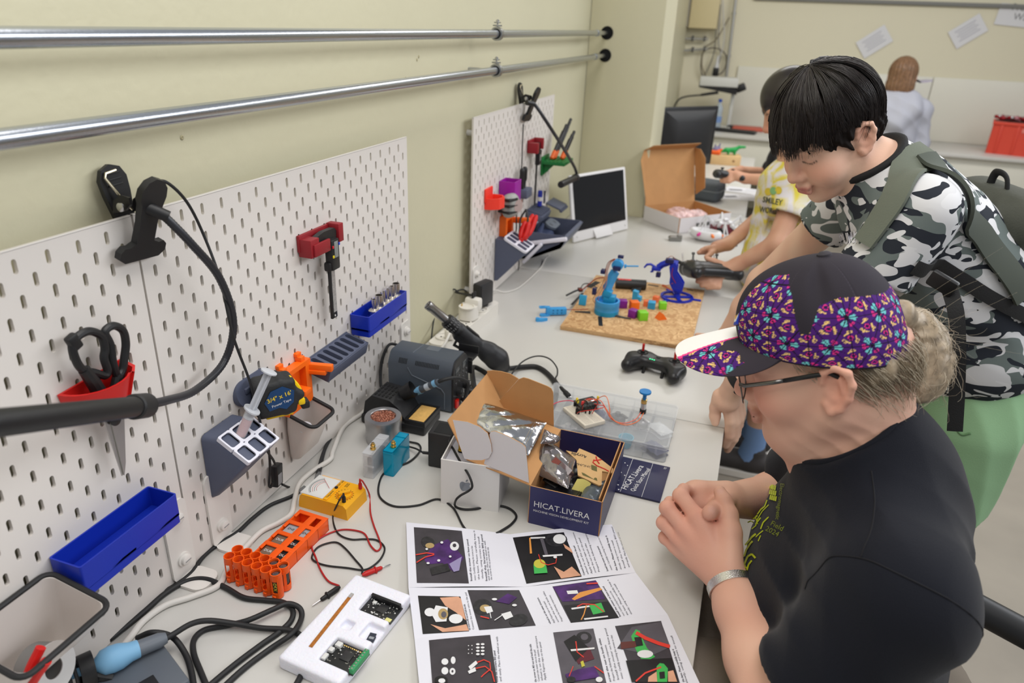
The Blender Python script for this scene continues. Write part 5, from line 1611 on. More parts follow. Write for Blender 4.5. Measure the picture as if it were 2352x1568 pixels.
t=thing('desktop_robot','dark blue printed robot arm with a claw at the right of the chipboard','robot',(cx_,cy_,ZO))
def Y2(px,py,y=cy_):
 return yp(*zO(px,py),y)-Vector((cx_,cy_,ZO))
b=B().ring(circ(0.052,36),circ(0.044,36),0,0.006)
for a in(0,90,180,270):
 b.box((0.025*math.cos(R(a+20)),0.025*math.sin(R(a+20)),0.003),(0.05,0.012,0.006),.001,(0,0,R(a+20)))
for a in(20,140,260):
 b.box((0.060*math.cos(R(a-20)),0.060*math.sin(R(a-20)),0.002),(0.032,0.012,0.004),.001,(0,0,R(a-20)))
b.out('ring_base',db_m,t)
B().lathe([(0.011,0.004),(0.009,0.014),(0.014,0.022),(0.015,0.03)],24).out('pedestal',db_m,t)
b=B().prism([(p.x,p.z)for p in(Y2(1600,490),Y2(1700,480),Y2(1715,420),Y2(1680,360),Y2(1640,300),Y2(1650,230),Y2(1620,190),Y2(1560,230),Y2(1570,330),Y2(1560,400))],-0.012,-0.006,cross_M(0)@TR((0,0,0)))
b.prism([(p.x,p.z)for p in(Y2(1600,490),Y2(1700,480),Y2(1715,420),Y2(1680,360),Y2(1640,300),Y2(1650,230),Y2(1620,190),Y2(1560,230),Y2(1570,330),Y2(1560,400))],0.008,0.014,cross_M(0))
b.out('side_plates',db_m,t)
B().box(Y2(1630,440),(0.022,0.016,0.024),.001).box(Y2(1560,190)+Vector((0,0,0.004)),(0.026,0.02,0.012),.001).out('servo',servo_m,t)
B().tube([Y2(1640,220),Y2(1560,190),Y2(1480,220),Y2(1440,250)],[0.010,0.009,0.008,0.008],4,sq=1.3).out('fore_arm',db_m,t)
B().box(Y2(1440,325),(0.014,0.018,0.014),.001).out('claw_servo',servo_m,t)
B().box(Y2(1420,260),(0.028,0.024,0.010),.001).tube([Y2(1400,240),Y2(1360,215),Y2(1320,218),Y2(1290,250)],[0.004,0.004,0.004,0.003],6).tube([Y2(1390,280)+Vector((0,-.006,0)),Y2(1360,290)+Vector((0,-.006,0))],[0.004,0.003],6).out('claw',db_m,t)
for k in range(3):
 B().tube(spline([Y2(1600,480)+Vector((0,-.016,0)),Y2(1520-15*k,450),Y2(1480,430+8*k),Y2(1530,440),Y2(1600,400)+Vector((0,-.016,0))],6),0.0009,5).out('servo_wire',wire_or,t)
B().tube(spline([Y2(1520,170),Y2(1570,130),Y2(1610,150),Y2(1620,200)],6),0.0008,5).tube(spline([Y2(1630,400)+Vector((0,-.016,0)),Y2(1590,320)+Vector((0,-.016,0)),Y2(1600,240)+Vector((0,-.016,0))],6),0.0012,5).out('servo_wire',mat('wire_rust',(0.3,0.03,0.02)),t)
bc={'purple':srgb(128,32,140),'orange':srgb(240,110,24),'lime':srgb(128,208,44),'sky':srgb(52,160,206),'coral':srgb(236,120,70)}
def blockm(c):
 return mat('block_'+c,bc[c],0.4,bump=.05,bscale=400)
def block(px,py,s,c,rz,label,shape='cube',hz=None):
 p=tb(*zO(px,py),0.0132)
 if shape=='cube':
  o=B().box((0,0,s/2),(s,s,s),0.0012).out('toy_block',blockm(c),None)
 elif shape=='wedge':
  o=B().prism([(-s*.6,0),(s*.6,0),(0,s*.75)],-s*.5,s*.5,TR((0,0,0),(R(90),0,0))).out('toy_block',blockm(c),None)
 elif shape=='step':
  o=B().prism([(-s*.5,0),(s*.55,0),(s*.55,s*.5),(s*.12,s*.6),(s*.1,s*1.1),(-s*.5,s*1.2)],-s*.35,s*.35,TR((0,0,0),(R(90),0,0))).out('toy_block',blockm(c),None)
 elif shape=='slab':
  o=B().box((0,0,s*.6),(s*.85,s*.35,s*1.2),.001,(R(-12),0,0)).out('toy_block',blockm(c),None)
 elif shape=='wave':
  b=B().box((0,0,s/2),(s,s,s),0.0008)
  for k in range(5):
   b.tube([(-s/2+s*i/12,-s/2-0.0002,s*(0.12+.19*k)+0.0012*math.sin(i*1.6))for i in range(13)],0.0014,6)
  o=b.out('toy_block',blockm(c),None)
 o.location=(p.x,p.y,ZO+0.0001)
 o.rotation_euler=(0,0,R(rz))
 return tag(o,label,'block','printed toy blocks on the chipboard')
block(1060,670,0.024,'purple',20,'purple cube touching the light blue arm base')
block(1180,690,0.026,'orange',25,'orange cube behind the leaning purple block')
block(1170,775,0.024,'purple',-20,'leaning purple block in front of the orange cube','cube')
block(1268,800,0.026,'lime',28,'bright green cube at the front of the chipboard')
block(1480,685,0.022,'lime',18,'bright green cube below the dark blue arm')
block(1465,790,0.024,'orange',40,'orange wedge lying alone at the chipboard front','wedge')
block(1365,680,0.022,'sky',4,'sky blue cube with wavy sides','wave')
block(1210,595,0.026,'sky',-10,'sky blue stepped block in the middle of the chipboard','step')
block(635,645,0.026,'sky',0,'sky blue slab standing left of the light blue arm','slab')
block(1310,655,0.018,'coral',10,'coral block half hidden behind the wavy blue cube')
block(1412,610,0.018,'coral',-14,'coral block behind the wavy cube nearest the dark blue arm')
t=thing('gripper_part','light blue printed gripper bracket lying on the desk left of the chipboard','printed part',(0.226,1.238,T),R(28))
b=B().box((0.02,0.0,0.014),(0.055,0.018,0.02),.0015)
b.out('beam',lb_m,t)
for k in range(6):
 B().cyl((0.006+0.013*(k%3),-0.0092,0.010+0.009*(k//3)),(0.006+0.013*(k%3),-0.0096,0.010+0.009*(k//3)),0.002,n=8).out('screw_hole',mat('hole_blue',srgb(24,84,140),0.6),t)
B().prism([(-0.008,-0.01),(-0.03,-0.012),(-0.034,-0.004),(-0.03,0.004),(-0.008,0.006)],0,0.006).box((-0.008,0,0.014),(0.012,0.016,0.028),.001).ring(rrect(.022,.014,.002,2,-0.024,0.002),rrect(.012,.007,.001,2,-0.024,0.002),0.024,0.028).out('fork',lb_m,t)
t=thing('gripper_finger','small light blue printed finger in front of the gripper bracket','printed part',(0.214,1.185,T),R(30))
B().prism([(-0.016,-0.007),(0.0,-0.008),(0.018,-0.002),(0.018,0.003),(0.0,0.006),(-0.016,0.007)],0,0.008).cyl((-0.012,0,0.0),(-0.012,0,0.010),0.006,n=14).out('finger',lb_m,t)
# -- multimeter
ym=mat('meter_yellow',srgb(240,172,18),0.42)
t=thing('multimeter','yellow analogue multimeter with a needle scale','multimeter',(0.1145,0.2085,T),R(-2))
w,d,h=0.100,0.064,0.0285
B().prism([(-w/2,0.0),(-w/2+.001,0.012),(-w/2+.004,h-.004),(-w/2+0.008,h),(w/2-.008,h),(w/2-.002,h-.006),(w/2,0.0)],-d/2,d/2,cross_M(None)).out('case',ym,t)
sc_=B().box((-0.024,0,h+.0004),(0.046,d-.006,.0012),.0004).out('dial_face',mat('dial_white',srgb(222,222,218),0.4),t)
for k,(r0,c_)in enumerate(((0.030,ink),(0.0265,rd),(0.023,ink),(0.0195,rd))):
 B().tube([(-0.010-r0*math.cos(R(a)),r0*0.95*math.sin(R(a)),h+.0012)for a in range(-48,49,6)],0.00035,4).out('scale_arc',c_,sc_)
b=B()
for a in range(-48,49,4):
 b.box((-0.010-0.0318*math.cos(R(a)),0.0302*math.sin(R(a)),h+.0012),(0.003,0.0005,0.0002),0,(0,0,R(-a)))
b.out('scale_ticks',ink,sc_)
B().tube([(-0.006,0.0,h+.0022),(-0.030,0.02,h+.0022)],0.0004,5).out('needle',rd,sc_)
B().box((-0.024,0,h+.0045),(0.049,d-.002,.006),.001).out('clear_window',mat('window_clear',(.9,.9,.9),.05,alpha=.08),t)
B().box((0.0045,0,h+.0006),(0.008,d-.004,.003),.0008).out('crossbar',ym,t)
B().lathe([(0.0032,0),(0.003,0.002),(0,0.0022)],14,TR((0.0045,0.006,h+.002))).out('zero_screw',black_plastic,t)
lettering('hapemi',0.0072,ink,t,TR((0.0045,-0.014,h+.0023),(0,0,R(90))))
lettering('YEM 360',0.0055,ink,t,TR((0.0045,0.02,h+.0023),(0,0,R(90))))
B().ring(circ(0.0145,30),circ(0.0135,30),h,h+.0006,TR((0.0275,-0.004,0))).out('dial_ring',mat('meter_orange',srgb(206,120,10),0.5),t)
kb=B().lathe([(0.0125,0),(0.012,0.0025),(0,0.0026)],26,TR((0.0275,-0.004,h))).box((0.0275,-0.004,h+.005),(0.022,0.006,0.006),.0015,(0,0,R(50))).out('selector_knob',ym,t)
b=B()
for a in range(0,360,20):
 b.box((0.0275+0.0158*math.cos(R(a)),-0.004+0.0158*math.sin(R(a)),h+.0002),(0.0016,0.0012,0.0003))
for a in range(10):
 b.box((0.0145+0.0035*(a%2),0.018+0.0022*(a//2),h+.0002),(0.0022,0.0008,0.0003))
b.out('printed_marks',ink,t)
p_r=Vector((0.0425,0.024,h))
p_k=Vector((0.0375,-0.021,h))
B().lathe([(0.0034,0),(0.0034,0.010),(0.002,0.013),(0.0016,0.020)],12,TR(p_r)).out('red_plug',mat('probe_red',srgb(190,24,22),0.4),t)
B().lathe([(0.0034,0),(0.0034,0.010),(0.002,0.013),(0.0016,0.018)],12,TR(p_k)).out('black_plug',black_rubber,t)
mm=Matrix.Translation(t.location)@Matrix.Rotation(R(-2),4,'Z')
rw=mat('probe_wire_red',srgb(176,32,34),0.45)
cable('red_test_lead','red test lead of the yellow multimeter coiled on the desk',[mm@(p_r+Vector((0,0,.018))),wp(*zM(1010,170),1.265)]+[tb(*zM(x,y),0.0022)for x,y in((1055,260),(1062,380),(1085,470),(1120,560),(1135,620),(1105,650),(1062,610),(1025,535),(960,508),(860,503),(760,535),(680,585),(655,625),(680,690),(715,780),(770,860),(845,893))],0.0015,rw,7)
cable('black_test_lead','black test lead of the yellow multimeter coiled on the desk',[mm@(p_k+Vector((0,0,.016))),wp(*zM(845,300),1.225)]+[tb(*zM(x,y),0.0022)for x,y in((803,400),(812,480),(850,540),(930,570),(1020,568),(1105,575),(1160,625),(1140,695),(1080,755),(1010,782),(900,768),(760,752),(680,725),(655,690),(690,630),(760,598),(830,592),(890,635),(960,715),(1005,770))]+[tb(*zM(1003,808),0.0022)],0.0015,black_rubber,7)
def probe(label,pa,pb,m):
 t=thing('test_probe',label,'probe',pa)
 d_=pb-pa
 t.rotation_euler=d_.to_track_quat('Z','Y').to_euler()
 L=d_.length
 B().lathe([(0.002,0),(0.0042,0.006),(0.0042,L*.42),(0.0058,L*.44),(0.0058,L*.47),(0.0034,L*.5),(0.003,L*.66),(0.0012,L*.7)],14).out('grip',m,t)
 B().lathe([(0.0009,L*.68),(0.0009,L*.96),(0.0001,L)],8).out('needle',steel,t)
probe('red multimeter probe with its needle on the desk',tb(*zM(1005,818),.005),tb(*zM(1205,742),.003),mat('probe_red',(0.5,0.01,0.01)))
probe('black multimeter probe with its needle beside the foam',tb(*zM(850,900),.005),tb(*zM(655,1033),.003),black_rubber)
# -- orange battery caddies
oc=mat('caddy_orange',srgb(244,92,16),0.4)
t=thing('battery_caddy','orange upright caddy for twelve round batteries','battery caddy',(0.0735,-0.0125,T),R(-3.5))
pt_=0.0171
hh=0.046
RR=0.0086
filled={(4,1),(5,1),(5,0)}
b=B()
lab_of={(4,1):'round battery in the rear row of the orange caddy, second from the right',(5,1):'round battery at the right end of the rear row of the orange caddy',(5,0):'round battery with a printed label at the front corner of the orange caddy'}
for i in range(6):
 for j in range(2):
  cx,cy=i*pt_,j*pt_*1.02
  b.ring(circ(RR,24,cx,cy),circ(RR-.0014,24,cx,cy),hh-0.012,hh)
  b.ring(circ(RR,24,cx,cy),circ(RR-.0014,24,cx,cy),0.002,0.012)
  for a in((45,135,225,315)if(i,j)!=(5,0)else range(0,360,15)):
   if(i,j)==(5,0)and 250<a<320:
    continue
   b.box((cx+(RR-.0007)*math.cos(R(a)),cy+(RR-.0007)*math.sin(R(a)),hh*.5),(0.0016,0.0045,hh*.7),0,(0,0,R(a)))
  b.lathe([(RR-.001,0.001),(RR-.001,0.003)],20,TR((cx,cy,0)))
  b.box((cx,cy-RR,0.004),(0.006,0.003,0.007),.001)
b.out('cell_rack',oc,t,smooth=50)
Mc=Matrix.Translation(t.location)@Matrix.Rotation(R(-3.5),4,'Z')
for(i,j)in sorted(filled):
 p=Mc@Vector((i*pt_,j*pt_*1.02,0.0032))
 s=thing('battery_cell',lab_of[(i,j)],'battery',p,0,'round batteries in the orange caddy')
 B().lathe([(0.0066,0),(0.0069,0.001),(0.0069,0.037),(0.0066,0.0385),(0.0048,0.0388)],20).out('cell_can',mat('battery_black',(0.03,0.03,0.03),0.35),s)
 B().lathe([(0.0048,0.0385),(0.0046,0.0395),(0,0.0396)],18).out('cell_end',steel,s)
 if(i,j)==(5,0):
  B().grid(lambda u,v:(0.00695*math.cos(R(240+80*u)),0.00695*math.sin(R(240+80*u)),0.008+0.022*v),8,2).out('printed_label',black_plastic,s)
  lettering('IMPO',0.0075,mat('label_yellow',srgb(226,200,40),0.4),s,fn=lambda x,y:(0.00705*math.cos(R(280)+y/.007),0.00705*math.sin(R(280)+y/.007),0.019+x),bold=.0002)
t=thing('battery_caddy','orange flat caddy with square batteries lying in front of the multimeter','battery caddy',(0.1155,0.085,T),R(-3))
w,d,h=0.058,0.116,0.0235
b=B()
for xx in(-w/2+.0012,0.004,w/2-.0012):
 b.box((xx,0,h/2),(0.0024,d,h),.0005)
for k in range(5):
 yy=-d/2+.0012+k*(d-.0024)/4
 b.box((0,yy,h/2),(w,0.0024,h),.0005)
b.box((0,0,0.001),(w,d,0.002))
for k in range(4):
 y0_=-d/2+(k+.5)*d/4
 b.box((0.004,y0_,h),(0.012,d/4,0.002),.0004)
 b.box((0,y0_+d/8-.003,h),(w,0.008,0.0022),.0004)
 b.box((-w/2+.003,y0_+.006,h),(0.006,0.018,0.002),.0004)
 b.box((w/2-.004,y0_,h),(0.008,d/4,0.002),.0004)
b.out('compartment_frame',oc,t,smooth=30)
Mc=Matrix.Translation(t.location)@Matrix.Rotation(R(-3),4,'Z')
sq_l=['silver square battery in the flat orange caddy, left of the pair','silver square battery in the flat orange caddy, right of the pair','brown square battery in the flat orange caddy, rear left','black square battery in the flat orange caddy, centre right','brown square battery in the flat orange caddy, near left','black square battery in the flat orange caddy beside the round cells']
k=0
for row,cols_ in((2,('silver','silver')),(1,('brown','black')),(0,('brown','black'))):
 for c_,col in enumerate(cols_):
  p=Mc@Vector((-0.0125+0.029*c_,-d/2+(row+.45)*d/4,0.0022))
  s=thing('square_battery',sq_l[k],'battery',p,R(-3),'square batteries in the flat caddy')
  mcol={'silver':(0.4,0.4,0.42),'brown':(0.2,0.13,0.09),'black':(0.02,0.02,0.02)}[col]
  B().box((0,0,0.0095),(0.022,0.0225,0.019),.0015).out('battery_case',mat('sqbat_'+col,mcol,0.35),s)
  lettering({'silver':'ENE','brown':'DUR','black':'DUR'}[col],0.007,ink if col=='silver' else wink,s,TR((0,0,0.0193)))
  k+=1
  # -- foam tray with circuit boards
p1,p2,p3=tb(637,1507,0.022),tb(817,1316,0.022),tb(941,1360,0.022)
ey=(p2-p1)
LY=ey.length
ex=(p3-p2)
LX=ex.length+0.004
ang=math.atan2(ey.y,ey.x)-R(90)
t=thing('foam_tray','white foam tray with cut-outs for circuit boards','foam tray',(p1.x,p1.y,T),ang)
foam=mat('white_foam',srgb(236,236,246),0.75,bump=0.5,bscale=260,sss=.2)
fh=0.022
cuts={}
def foam_xy(px,py,h=fh):
 p=tb(px,py,h)-Vector((p1.x,p1.y,T))
 q=Matrix.Rotation(-ang,3,'Z')@p
 return q.x,q.y
c_pcb1=[foam_xy(*zM(x,y))for x,y in((975,1050),(1095,950),(1275,1030),(1235,1100))]
c_pcb2=[foam_xy(*zM(x,y))for x,y in((700,1395),(825,1265),(1055,1340),(955,1480))]
c_w1=[foam_xy(*zM(x,y))for x,y in((850,1165),(895,1120),(955,1150),(910,1200))]
c_w2=[foam_xy(*zM(x,y))for x,y in((985,1230),(1050,1145),(1175,1185),(1105,1290))]
def bbq(c):
 xs,ys=[q[0]for q in c],[q[1]for q in c]
 return min(xs),max(xs),min(ys),max(ys)
f=F()
f.rbox((LX/2,LY/2,fh/2),(LX,LY,fh),0.004,0.002)
rects=[bbq(c)for c in(c_pcb1,c_pcb2,c_w1,c_w2)]
for(xa,xb,ya,yb)in rects:
 f.rbox(((xa+xb)/2,(ya+yb)/2,fh),(xb-xa,yb-ya,0.018),0.0015,0.002,op=-1)
nz_rng=np.random.default_rng(1)
f.build('foam_block',0.0022,foam,t)
def pcb_board(name,label,rect,col_green):
 xa,xb,ya,yb=rect
 c=Matrix.Rotation(ang,4,'Z')@Vector(((xa+xb)/2,(ya+yb)/2,0))+Vector((p1.x,p1.y,T+0.0155))
 w,d=(xb-xa)*.97,(yb-ya)*.97
 s=thing(name,label,'circuit board',c,ang)
 bd_=B().box((0,0,0),(w,d,0.0016),.0003).out('board',mat('pcb_black',(0.015,0.016,0.017),0.35),s)
 r3=random.Random(len(label))
 ch={'w':mat('comp_white',(0.7,0.7,0.68),0.5),'k':black_plastic,'s':steel,'y':mat('comp_yellow',srgb(222,218,140),0.4)}
 for kk in range(46):
  mcol=r3.choice('wwwkss')
  sx,sy=0.001+.0018*r3.random(),0.001+.0012*r3.random()
  B().box(((r3.random()-.5)*(w-.006),(r3.random()-.5)*(d-.008),0.0012),(sx,sy,.001)).out('chip',ch[mcol],s)
 B().box((0.002,0.002,0.0016),(w*.28,w*.28,.0016),.0003).out('processor',mat('chip_grey',(0.03,0.03,0.032),0.3),s)
 return s,w,d,ch
s,w,d,ch=pcb_board('camera_board','black circuit board with a pin header in the far cut-out of the foam',rects[0],0)
b=B().box((0.0,d/2-0.003,0.005),(w*.92,0.004,0.0085),.0003).out('pin_header',black_plastic,s)
B().box((w*.38,-d*.36,0.0014),(0.009,0.006,.0012),.0003).out('sticker',ch['y'],s)
B().box((-w*.28,d*.2,0.002),(0.006,0.005,.003),.0004).out('white_connector',ch['w'],s)
s,w,d,ch=pcb_board('driver_board','black circuit board with a green screw terminal in the near cut-out of the foam',rects[1],1)
gt=B().box((w/2-.003,0,0.005),(0.0065,d*.95,0.0085),.0005).out('screw_terminal',mat('terminal_green',srgb(48,148,92),0.45),s)
for kk in range(8):
 B().cyl((w/2-.003,-d*.42+kk*d*.12,0.0092),(w/2-.003,-d*.42+kk*d*.12,0.0097),0.0014,n=8).out('screw',steel,gt)
for kk in range(12):
 B().lathe([(0.0013,0),(0.0007,0.0003)],8,TR((-w*.3+kk*w*.06,d/2-.003,0.0008))).out('solder_pad',brass,s)
B().box((-w*.34,d*.3,0.003),(0.009,0.008,.006),.0008).box((-w*.42,d*.02,0.003),(0.007,0.007,.005),.0006).box((-w*.44,-d*.3,0.0025),(0.006,0.01,.004),.0006).out('white_connector',ch['w'],s)
pa,pb=tb(*zM(645,1318),fh+.0006),tb(*zM(935,950),fh+.0006)
t2=thing('flex_antenna','amber flexible strip lying along the foam tray','antenna',pa)
dd=pb-pa
B().box(dd/2,(dd.length,0.0055,0.0005),0,(0,0,math.atan2(dd.y,dd.x))).out('strip',mat('flex_amber',srgb(168,104,40),0.35,var=.3,vscale=200),t2)
B().box(dd*.97,(0.009,0.005,0.0009),0,(0,0,math.atan2(dd.y,dd.x))).out('contact_end',mat('contact_silver',(0.6,0.6,0.62),0.3,0.6),t2)
pc_=tb(*zM(1072,1255),0.0145)
t2=thing('memory_card','tiny dark memory card in the square foam hole','memory card',pc_,ang+R(10))
B().prism([(-0.0055,-0.0075),(0.0055,-0.0075),(0.0055,0.002),(0.004,0.0035),(0.004,0.0075),(-0.0055,0.0075)],0,0.0012).out('card',mat('card_navy',srgb(46,52,66),0.4),t2)
B().box((0,-0.001,0.0013),(0.007,0.004,0.0002)).out('printed_label',mat('label_grey2',(0.3,0.32,0.35),0.5),t2)
# -- fold-out leaflet
node={(0,0):(108,62,.004),(1,0):(885,152,.002),(2,0):(1650,78,.006),(0,1):(125,552,.010),(1,1):(1003,546,.009),(2,1):(1830,440,.011),(0,2):(170,935,.004),(1,2):(1036,850,.003),(2,2):(2070,755,.004),(0,3):(225,1460,.010),(1,3):(1130,1480,.008),(2,3):(2390,1440,.009)}
NP={k:tb(*z4(v[0],v[1]),v[2])for k,v in node.items()}
lf0=NP[(1,1)].copy()
lf0.z=T
t=thing('leaflet','unfolded instruction leaflet with colour photos on the near desk','leaflet',lf0)
def panel(ci,ri,u,v,off=0.0):
 a,b2,c_,d_=NP[(ci,ri)],NP[(ci+1,ri)],NP[(ci+1,ri+1)],NP[(ci,ri+1)]
 p=a*(1-u)*(1-v)+b2*u*(1-v)+c_*u*v+d_*(1-u)*v
 return p-lf0+Vector((0,0,0.0015*math.sin(u*3.14)*(1 if ri!=1 else-.4)+off))
pap=mat('paper_white',srgb(226,226,236),0.5)
for ri in range(3):
 for ci in range(2):
  B().grid(lambda u,v:panel(ci,ri,u,v),12,8).grid(lambda u,v:panel(ci,ri,u,v,-0.00025),12,8).out('page_panel',pap,t,smooth=180)
def inv_panel(ci,ri,px,py):
 u,v=.5,.5
 tgt=tb(*z4(px,py),0.006)
 for _ in range(12):
  p=panel(ci,ri,u,v)+lf0
  vdir=(_C-p).normalized()
  q=tb(*z4(px,py),p.z-T)
  du=(panel(ci,ri,u+.01,v)-panel(ci,ri,u,v))/.01
  dv=(panel(ci,ri,u,v+.01)-panel(ci,ri,u,v))/.01
  e=q-p
  det=du.x*dv.y-du.y*dv.x
  u+=(e.x*dv.y-e.y*dv.x)/det
  v+=(du.x*e.y-du.y*e.x)/det
 return u,v
def print_poly(name,ci,ri,pts,m,off=0.0004,parent=None,sub=1):
 P=[]
 n=len(pts)
 for i in range(n):
  a,b2=pts[i],pts[(i+1)%n]
  for k in range(sub):
   P.append((a[0]+(b2[0]-a[0])*k/sub,a[1]+(b2[1]-a[1])*k/sub))
 uv=[inv_panel(ci,ri,*q)for q in P]
 b=B().add([panel(ci,ri,u,v,off)for u,v in uv],[list(range(len(uv)))])
 o=b.out(name,m,parent if parent is not None else t,smooth=0,fix=False)
 return o
def photo(ci,ri,q,m):
 uv=[inv_panel(ci,ri,*p)for p in q]
 def fn(a,b2):
  u=uv[0][0]*(1-a)*(1-b2)+uv[1][0]*a*(1-b2)+uv[2][0]*a*b2+uv[3][0]*(1-a)*b2
  v=uv[0][1]*(1-a)*(1-b2)+uv[1][1]*a*(1-b2)+uv[2][1]*a*b2+uv[3][1]*(1-a)*b2
  return panel(ci,ri,u,v,0.0004)
 return B().grid(fn,10,8).out('printed_photo',m,t,smooth=180,fix=False)
pk=mat('print_charcoal',srgb(62,58,64),0.4,var=.25,vscale=30)
pk2=mat('print_black',srgb(26,25,28),0.4,var=.3,vscale=40)
pg=mat('print_grey',srgb(88,84,92),0.4,var=.2,vscale=30)
ppu=mat('print_purple',srgb(74,36,104),0.4,var=.4,vscale=60)
pw=mat('print_white',srgb(226,226,228),0.45)
pgr=mat('print_green',srgb(64,176,84),0.4)
pye=mat('print_yellow',srgb(196,190,70),0.4)
pre=mat('print_red',srgb(220,62,50),0.4)
por=mat('print_orange',srgb(224,150,70),0.4)
psk=mat('print_skin',srgb(214,160,130),0.45,var=.1,vscale=40)
pti=mat('print_tyre',srgb(40,39,42),0.4,var=.5,vscale=150)
ptan=mat('print_tan',srgb(176,150,100),0.4)
photos=[(0,0,((165,100),(525,128),(578,522),(188,518)),pk),(1,0,((908,178),(1290,138),(1425,470),(1010,524)),pk2),(0,1,((196,614),(514,620),(580,880),(232,902)),pk2),(0,1,((568,572),(955,572),(1080,838),(655,872)),pk),(1,1,((1205,545),(1530,498),(1705,780),(1345,822)),pk),(0,2,((278,948),(738,908),(800,1330),(310,1360)),pk),(1,2,((1210,890),(1512,860),(1625,1330),(1300,1360)),pg),(1,2,((1674,842),(2020,803),(2180,1330),(1860,1360)),pk)]
PH=[photo(a,b2,q,m)for a,b2,q,m in photos]
def el(cx,cy,rx,ry,n=16,a0=0):
 ca,sa=math.cos(R(a0)),math.sin(R(a0))
 return[(cx+rx*math.cos(2*math.pi*k/n)*ca-ry*math.sin(2*math.pi*k/n)*sa,cy+rx*math.cos(2*math.pi*k/n)*sa+ry*math.sin(2*math.pi*k/n)*ca)for k in range(n)]
def shapes(pi,items):
 ci,ri=photos[pi][0],photos[pi][1]
 for k,(m,pts)in enumerate(items):
  print_poly('printed_shape',ci,ri,pts,m,0.0007+0.00015*k,PH[pi])
shapes(0,[(ppu,[(245,350),(300,240),(420,190),(540,330),(470,440),(380,370),(270,380)]),(pti,el(270,215,52,42,16,20)),(ptan,el(285,240,34,20)),(pw,el(470,245,34,34)),(pk,el(470,240,14,14)),(pti,[(285,410),(420,375),(440,430),(300,465)]),(mat('print_lilac',srgb(150,140,180),.4),[(430,380),(525,325),(505,430),(465,440)]),(pre,band([(180,312),(260,298),(318,305)],4)),(pre,band([(185,370),(250,330),(318,312)],4)),(pw,el(262,270,10,8)),(pw,el(272,376,12,8)),(pw,el(352,357,12,9)),(pw,el(375,222,11,9)),(pw,el(438,328,10,8))])
shapes(1,[(pti,el(1235,195,82,52)),(pw,el(1258,190,48,36)),(psk,[(1285,225),(1345,265),(1360,300),(1300,260)]),(pw,[(1040,178),(1150,175),(1150,186),(1042,190)]),(por,[(1030,185),(1040,180),(1052,300),(1036,302)]),(pg,[(1110,185),(1135,185),(1175,320),(1150,320)]),(pw,[(1130,315),(1280,305),(1280,318),(1135,328)]),(psk,[(1215,400),(1290,440),(1350,400),(1420,468),(1270,490)]),(pgr,[(1062,385),(1155,380),(1168,448),(1068,455)]),(pye,el(1108,380,44,34)),(pre,band([(1100,310),(1120,370),(1170,390),(1230,375),(1235,340)],3)),(pw,el(1225,332,14,9))])
shapes(2,[(psk,[(360,630),(500,622),(520,640),(555,800),(480,740),(400,690)]),(psk,[(290,830),(400,860),(560,830),(578,878),(380,888)]),(pw,el(285,740,40,32)),(pw,el(480,790,52,36)),(pw,[(330,690),(420,705),(410,810),(330,815),(300,760)]),(ptan,el(385,755,38,42)),(pg,el(390,760,20,24))])
shapes(3,[(pti,el(680,700,74,60)),(ptan,el(700,710,40,28)),(pw,[(690,700),(745,695),(760,735),(715,750)]),(ppu,[(780,660),(870,600),(940,630),(880,680)]),(pti,el(950,800,72,44,16,-15)),(pw,[(820,755),(890,735),(910,775),(850,800)]),(pw,el(770,645,20,9)),(pw,el(920,690,18,9)),(pre,band([(665,775),(730,790)],4)),(pw,band([(770,805),(830,765)],3)),(pw,band([(745,790),(735,745)],3))])
shapes(4,[(ppu,[(1208,550),(1530,500),(1600,640),(1280,660)]),(por,[(1350,640),(1410,590),(1560,555),(1580,570),(1430,625),(1370,650)]),(pw,[(1310,580),(1390,575),(1400,600),(1320,605)]),(pk2,[(1290,690),(1620,660),(1700,778),(1350,820)]),(pw,[(1345,710),(1480,690),(1484,702),(1350,722)]),(pgr,[(1480,690),(1570,670),(1600,740),(1510,760)]),(pre,band([(1390,700),(1430,680),(1520,685),(1590,740)],4)),(por,band([(1460,690),(1440,760),(1420,800)],4)),(pre,band([(1460,530),(1545,525)],5)),(pw,[(1440,790),(1620,770),(1622,780),(1445,802)])])
shapes(5,[(pw,el(398,1110,26,24)),(pw,el(460,1100,18,28)),(pw,el(398,1180,26,28)),(pw,el(455,1185,22,26)),(pk,el(455,1185,8,10)),(pw,[(575,1150),(630,1105),(645,1125),(590,1175)]),(pw,[(570,1185),(625,1155),(632,1185),(580,1205)]),(pre,band([(640,1120),(690,1100),(735,1120),(740,1170),(690,1210),(670,1230)],4)),(pre,band([(630,1165),(700,1150),(750,1190),(770,1267)],4))]+[(pw,el(645+36*(i%2),985+26*(i//2),14,8))for i in range(8)]+[(pw,el(575+26*(i%2),1000+30*(i//2),4,4))for i in range(6)]+[(pk2,el(370,1260,50,30)),(pw,el(375,1268,26,18))])
shapes(6,[(pti,el(1440,930,60,46)),(pg,el(1445,925,28,24)),(mat('print_maroon',srgb(92,30,44),.4),[(1340,1020),(1480,1000),(1520,1090),(1400,1130)]),(pk2,[(1290,960),(1370,910),(1480,1010),(1380,1110)]),(pw,[(1340,1020),(1520,1005),(1520,1018),(1345,1034)]),(pre,band([(1380,960),(1390,1040),(1440,1080)],4)),(pye,[(1415,1115),(1435,1105),(1448,1145),(1425,1155)]),(ppu,[(1300,1210),(1400,1170),(1520,1150),(1560,1230),(1330,1268)]),(pre,band([(1520,1150),(1590,1200)],4)),(pre,band([(1330,1225),(1360,1150)],3)),(pw,el(1555,1250,26,20)),(pti,el(1345,1250,34,22))])
